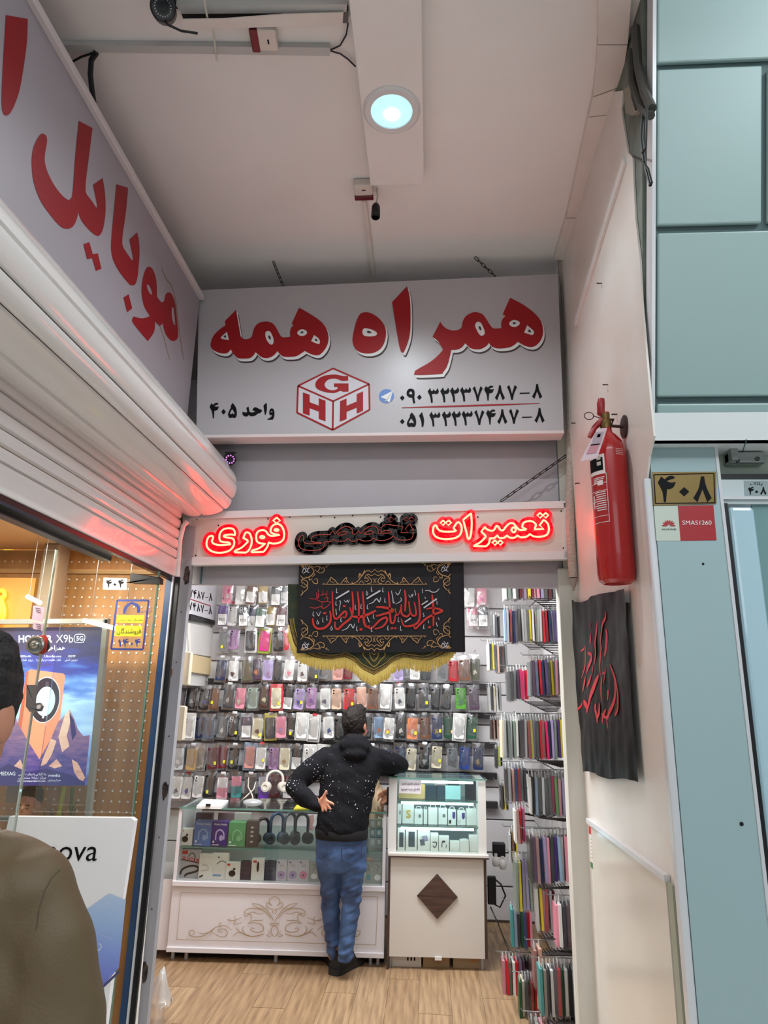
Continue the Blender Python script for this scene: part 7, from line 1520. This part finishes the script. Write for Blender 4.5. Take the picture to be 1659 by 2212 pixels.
kb = MB(); capsules(kb, [P3(813, 1706, 5.76, .05), P3(826, 1752, 5.62, .05), P3(832, 1738, 5.53, .038)]); capsules(kb, [P3(812, 1690, 5.72, .03), P3(808, 1740, 5.70, .035), P3(806, 1800, 5.70, .04)])
remeshed(kb, 'jacket_sleeve', M('jacket_khaki', (160, 138, 108), .8), sp, .008, 2)
sh_ = MB(); sh_.ell(shd + V((0, .015, .02)), .078, .088, .105, 16, 12); remeshed(sh_, 'hair', m_hair, sp, .006, 2)
tag(MB().box(PY(839, 1730, 5.45).x - .012, PY(839, 1730, 5.45).x + .02, 5.44, 5.455, PY(839, 1738, 5.45).z, PY(839, 1700, 5.45).z).build('mobile_phone', m_black, bevel=.003), 'dark phone held in the shopkeeper hand', 'phone')
# ---------------------------------------------------------------- passer-by in the left foreground, back of head and shoulder
fb_ = MB(); Yp = 1.02; fh = PY(-96, 1528, Yp); org = V((fh.x, Yp, 0))
fb_.ell(fh, .078, .098, .115, 22, 16); fb_.ell(fh + V((-.01, .05, -.06)), .055, .06, .06, 14, 10); fb_.ell(fh + V((0, .10, -.02)), .014, .02, .024, 8, 6); fb_.ell(fh + V((0, .094, -.065)), .024, .012, .010, 8, 6)
for s in (-1, 1): fb_.ell(fh + V((.080*s, .0, -.02)), .010, .022, .034, 10, 8); fb_.ell(fh + V((.03*s, .088, .012)), .014, .012, .009, 8, 6)
capsules(fb_, [(fh.x, Yp - .01, fh.z - .10, .058), (fh.x, Yp - .01, fh.z - .19, .062)])
zs_ = lambda y: PY(0, y, Yp).z
fb_.loft([(V((fh.x, Yp, zs_(1850))), .11, .07), (V((fh.x, Yp, zs_(1960))), .15, .09), (V((fh.x, Yp, 1.0)), .15, .11), (V((fh.x, Yp, .86)), .15, .11)])
for s in (-1, 1):
    capsules(fb_, [(fh.x + .165*s, Yp, 1.39, .04), (fh.x + .235*s, Yp - .01, 1.12, .036), (fh.x + .23*s, Yp + .07, .90, .028)]); hx = fh.x + .23*s
    fb_.ell((hx, Yp + .085, .83), .018, .036, .045)
    for k in range(4): capsules(fb_, [(hx, Yp + .06 + .018*k, .80, .010), (hx - .006*s, Yp + .062 + .018*k, .762, .009), (hx - .014*s, Yp + .064 + .018*k, .73, .0078)], 8)
    capsules(fb_, [(hx - .008*s, Yp + .115, .845, .011), (hx - .016*s, Yp + .135, .81, .009), (hx - .02*s, Yp + .14, .785, .008)], 8)
    capsules(fb_, [(fh.x + .08*s, Yp, .84, .08), (fh.x + .09*s, Yp + .01, .46, .055), (fh.x + .095*s, Yp - .01, .08, .042)]); fb_.ell((fh.x + .1*s, Yp + .06, .04), .045, .12, .038)
pb = remeshed(fb_, 'person', m_skin, None, .007, 3, org=org)
tag(pb, 'dark haired passer-by in khaki shirt at the left foreground edge', 'person')
kb = MB(); Ys = Yp
def rp(x1, y, ry): z = PY(x1, y, Ys).z; xr = PY(x1, y, Ys).x; return (V((fh.x, Ys, z)), xr - fh.x, ry)
kb.loft([rp(-2, 1792, .058), rp(40, 1814, .068), rp(80, 1832, .08), rp(115, 1852, .09), rp(140, 1875, .10), rp(152, 1910, .115), rp(150, 1980, .125), rp(140, 2212, .13), (V((fh.x, Ys, .98)), .175, .125), (V((fh.x, Ys, .80)), .18, .128)], 32)
for s in (-1, 1): capsules(kb, [(fh.x + .160*s, Ys, 1.413, .060), (fh.x + .185*s, Ys - .005, 1.362, .070), (fh.x + .208*s, Ys - .01, 1.275, .073), (fh.x + .224*s, Ys - .01, 1.18, .068), (fh.x + .234*s, Ys - .005, 1.08, .060), (fh.x + .232*s, Ys + .05, .95, .048)], 18)
def folds_k(p): return .007*math.sin(30*(p[0]*1.1 + p[2]*.45) + 3.2*nz(p, 4, 11))*(.5 + nz(p, 3, 6)) + .012*nz((p[0]*2.4 + p[2]*.8, p[1]*1.2, p[2]*.5), 8, 2) + .006*nz((p[0]*2 + p[2], p[1], p[2]*.7), 18, 8)
remeshed(kb, 'shirt', M('shirt_khaki', (98, 80, 54), .6, var=(3, .4, (88, 72, 49)), bump=(250, .12)), pb, .008, 4, folds_k)
MB().lathe([(.063, 0), (.068, .012), (.066, .028), (.062, .030), (.060, .01)], (fh.x, Ys - .01, PY(0, 1800, Ys).z), (0, -.15, 1), 28).build('collar', M('shirt_khaki', (98, 80, 54), .6), pb, smooth=True)
tr_ = MB()
for s in (-1, 1): capsules(tr_, [(fh.x + .075*s, Ys, .86, .105), (fh.x + .09*s, Ys + .01, .46, .078), (fh.x + .095*s, Ys - .01, .12, .068)])
remeshed(tr_, 'trousers', M('trousers_dark', (40, 40, 46), .8), pb, .012, 2)
for s in (-1, 1):
    MB().ell((fh.x + .1*s, Ys + .055, .05), .056, .145, .05, 16, 10).build('shoe', m_shoe, pb, smooth='all')
hh_ = MB(); hh_.ell(fh + V((0, -.008, .022)), 0.088, .106, .116, 22, 16); hh_.ell(fh + V((0, -.05, -.05)), .076, .060, .075, 16, 12)
remeshed(hh_, 'hair', M('hair_black', (16, 12, 12), .7, bump=(120, .6)), pb, .005, 2, lambda p: .005*nz(p, 50, 2) + .006*nz(p, 20, 4))
# ---------------------------------------------------------------- small child seen below the lit advert
cY = 3.25; kh = PY(64, 1737, cY); kid = MB(); k_ = .62
kid.ell(kh, .075*k_, .085*k_, .10*k_, 18, 14); kid.ell(kh + V((0, -.035*k_, -.05*k_)), .055*k_, .055*k_, .05*k_, 12, 8); kid.ell(kh + V((0, -.088*k_, -.022*k_)), .014*k_, .018*k_, .018*k_, 8, 6); kid.ell(kh + V((0, -.078*k_, -.06*k_)), .024*k_, .012*k_, .009*k_, 8, 6)
for s in (-1, 1): kid.ell(kh + V((.076*s*k_, 0, -.015*k_)), .010*k_, .02*k_, .03*k_, 8, 6)
capsules(kid, [(kh.x, cY, kh.z - .06, .028), (kh.x, cY, kh.z - .10, .034)]); kid.loft([(V((kh.x, cY, kh.z - .10)), .07, .045), (V((kh.x, cY, kh.z - .16)), .10, .055), (V((kh.x, cY, kh.z - .35)), .09, .055), (V((kh.x, cY, kh.z - .55)), .09, .055)])
for s in (-1, 1):
    capsules(kid, [(kh.x + .095*s, cY, kh.z - .14, .028), (kh.x + .115*s, cY, kh.z - .30, .022), (kh.x + .10*s, cY - .03, kh.z - .42, .017)]); capsules(kid, [(kh.x + .05*s, cY, kh.z - .52, .05), (kh.x + .05*s, cY, .5, .038), (kh.x + .05*s, cY, .05, .03)])
    for j in range(4): capsules(kid, [(kh.x + .10*s, cY - .045 + .009*j, kh.z - .43, .0062), (kh.x + .10*s, cY - .046 + .009*j, kh.z - .465, .005)], 6)
    kid.ell((kh.x + .05*s, cY - .03, .03), .03, .06, .028)
kd = remeshed(kid, 'person', M('skin_child', (190, 130, 104), .5), None, .005, 2, org=V((kh.x, cY, 0)))
tag(kd, 'small dark haired child looking down below the lit advert', 'person')
mb = MB(); mb.ell(kh + V((0, .012, .028)), .080*k_, .086*k_, .095*k_, 16, 12); remeshed(mb, 'hair', m_hair, kd, .004, 2, lambda p: .002*nz(p, 60))
for s in (-1, 1):
    MB().tube([kh + V((x*k_*s, (-.080 + .3*(x - .03)**2*10)*k_, z*k_)) for x, z in ((.012, .000), (.028, .006), (.046, .001))], .0026, 6).build('eyebrow', m_hair, kd); MB().tube([kh + V((x*k_*s, -.081*k_, z*k_)) for x, z in ((.014, -.016), (.028, -.020), (.042, -.015))], .0018, 6).build('eyelid', M('eyelid', (60, 36, 30), .6), kd)
mb = MB(); mb.loft([(V((kh.x, cY, kh.z - .115)), .075, .052), (V((kh.x, cY, kh.z - .16)), .112, .064), (V((kh.x, cY, kh.z - .35)), .10, .066), (V((kh.x, cY, kh.z - .55)), .10, .066)], 20)
for s in (-1, 1): capsules(mb, [(kh.x + .098*s, cY, kh.z - .145, .036), (kh.x + .115*s, cY, kh.z - .26, .034)])
remeshed(mb, 'shirt', M('shirt_cream', (206, 196, 160), .8), kd, .008, 2)
mb = MB()
for s in (-1, 1): capsules(mb, [(kh.x + .05*s, cY, kh.z - .50, .058), (kh.x + .05*s, cY, .45, .046), (kh.x + .05*s, cY, .08, .04)])
remeshed(mb, 'trousers', M('trousers_dark', (40, 40, 46), .8), kd, .01, 2)
# shoulder seam of the passer-by's shirt
sm2 = MB(); sm2.tube([PY(x, y, .90 + .0006*abs(x - 60)) for x, y in ((130, 1878), (112, 1895), (96, 1925), (84, 1965), (78, 2010))], .0012, 5); sm2.build('shoulder_seam', M('seam_brown', (84, 70, 50), .8), pb)
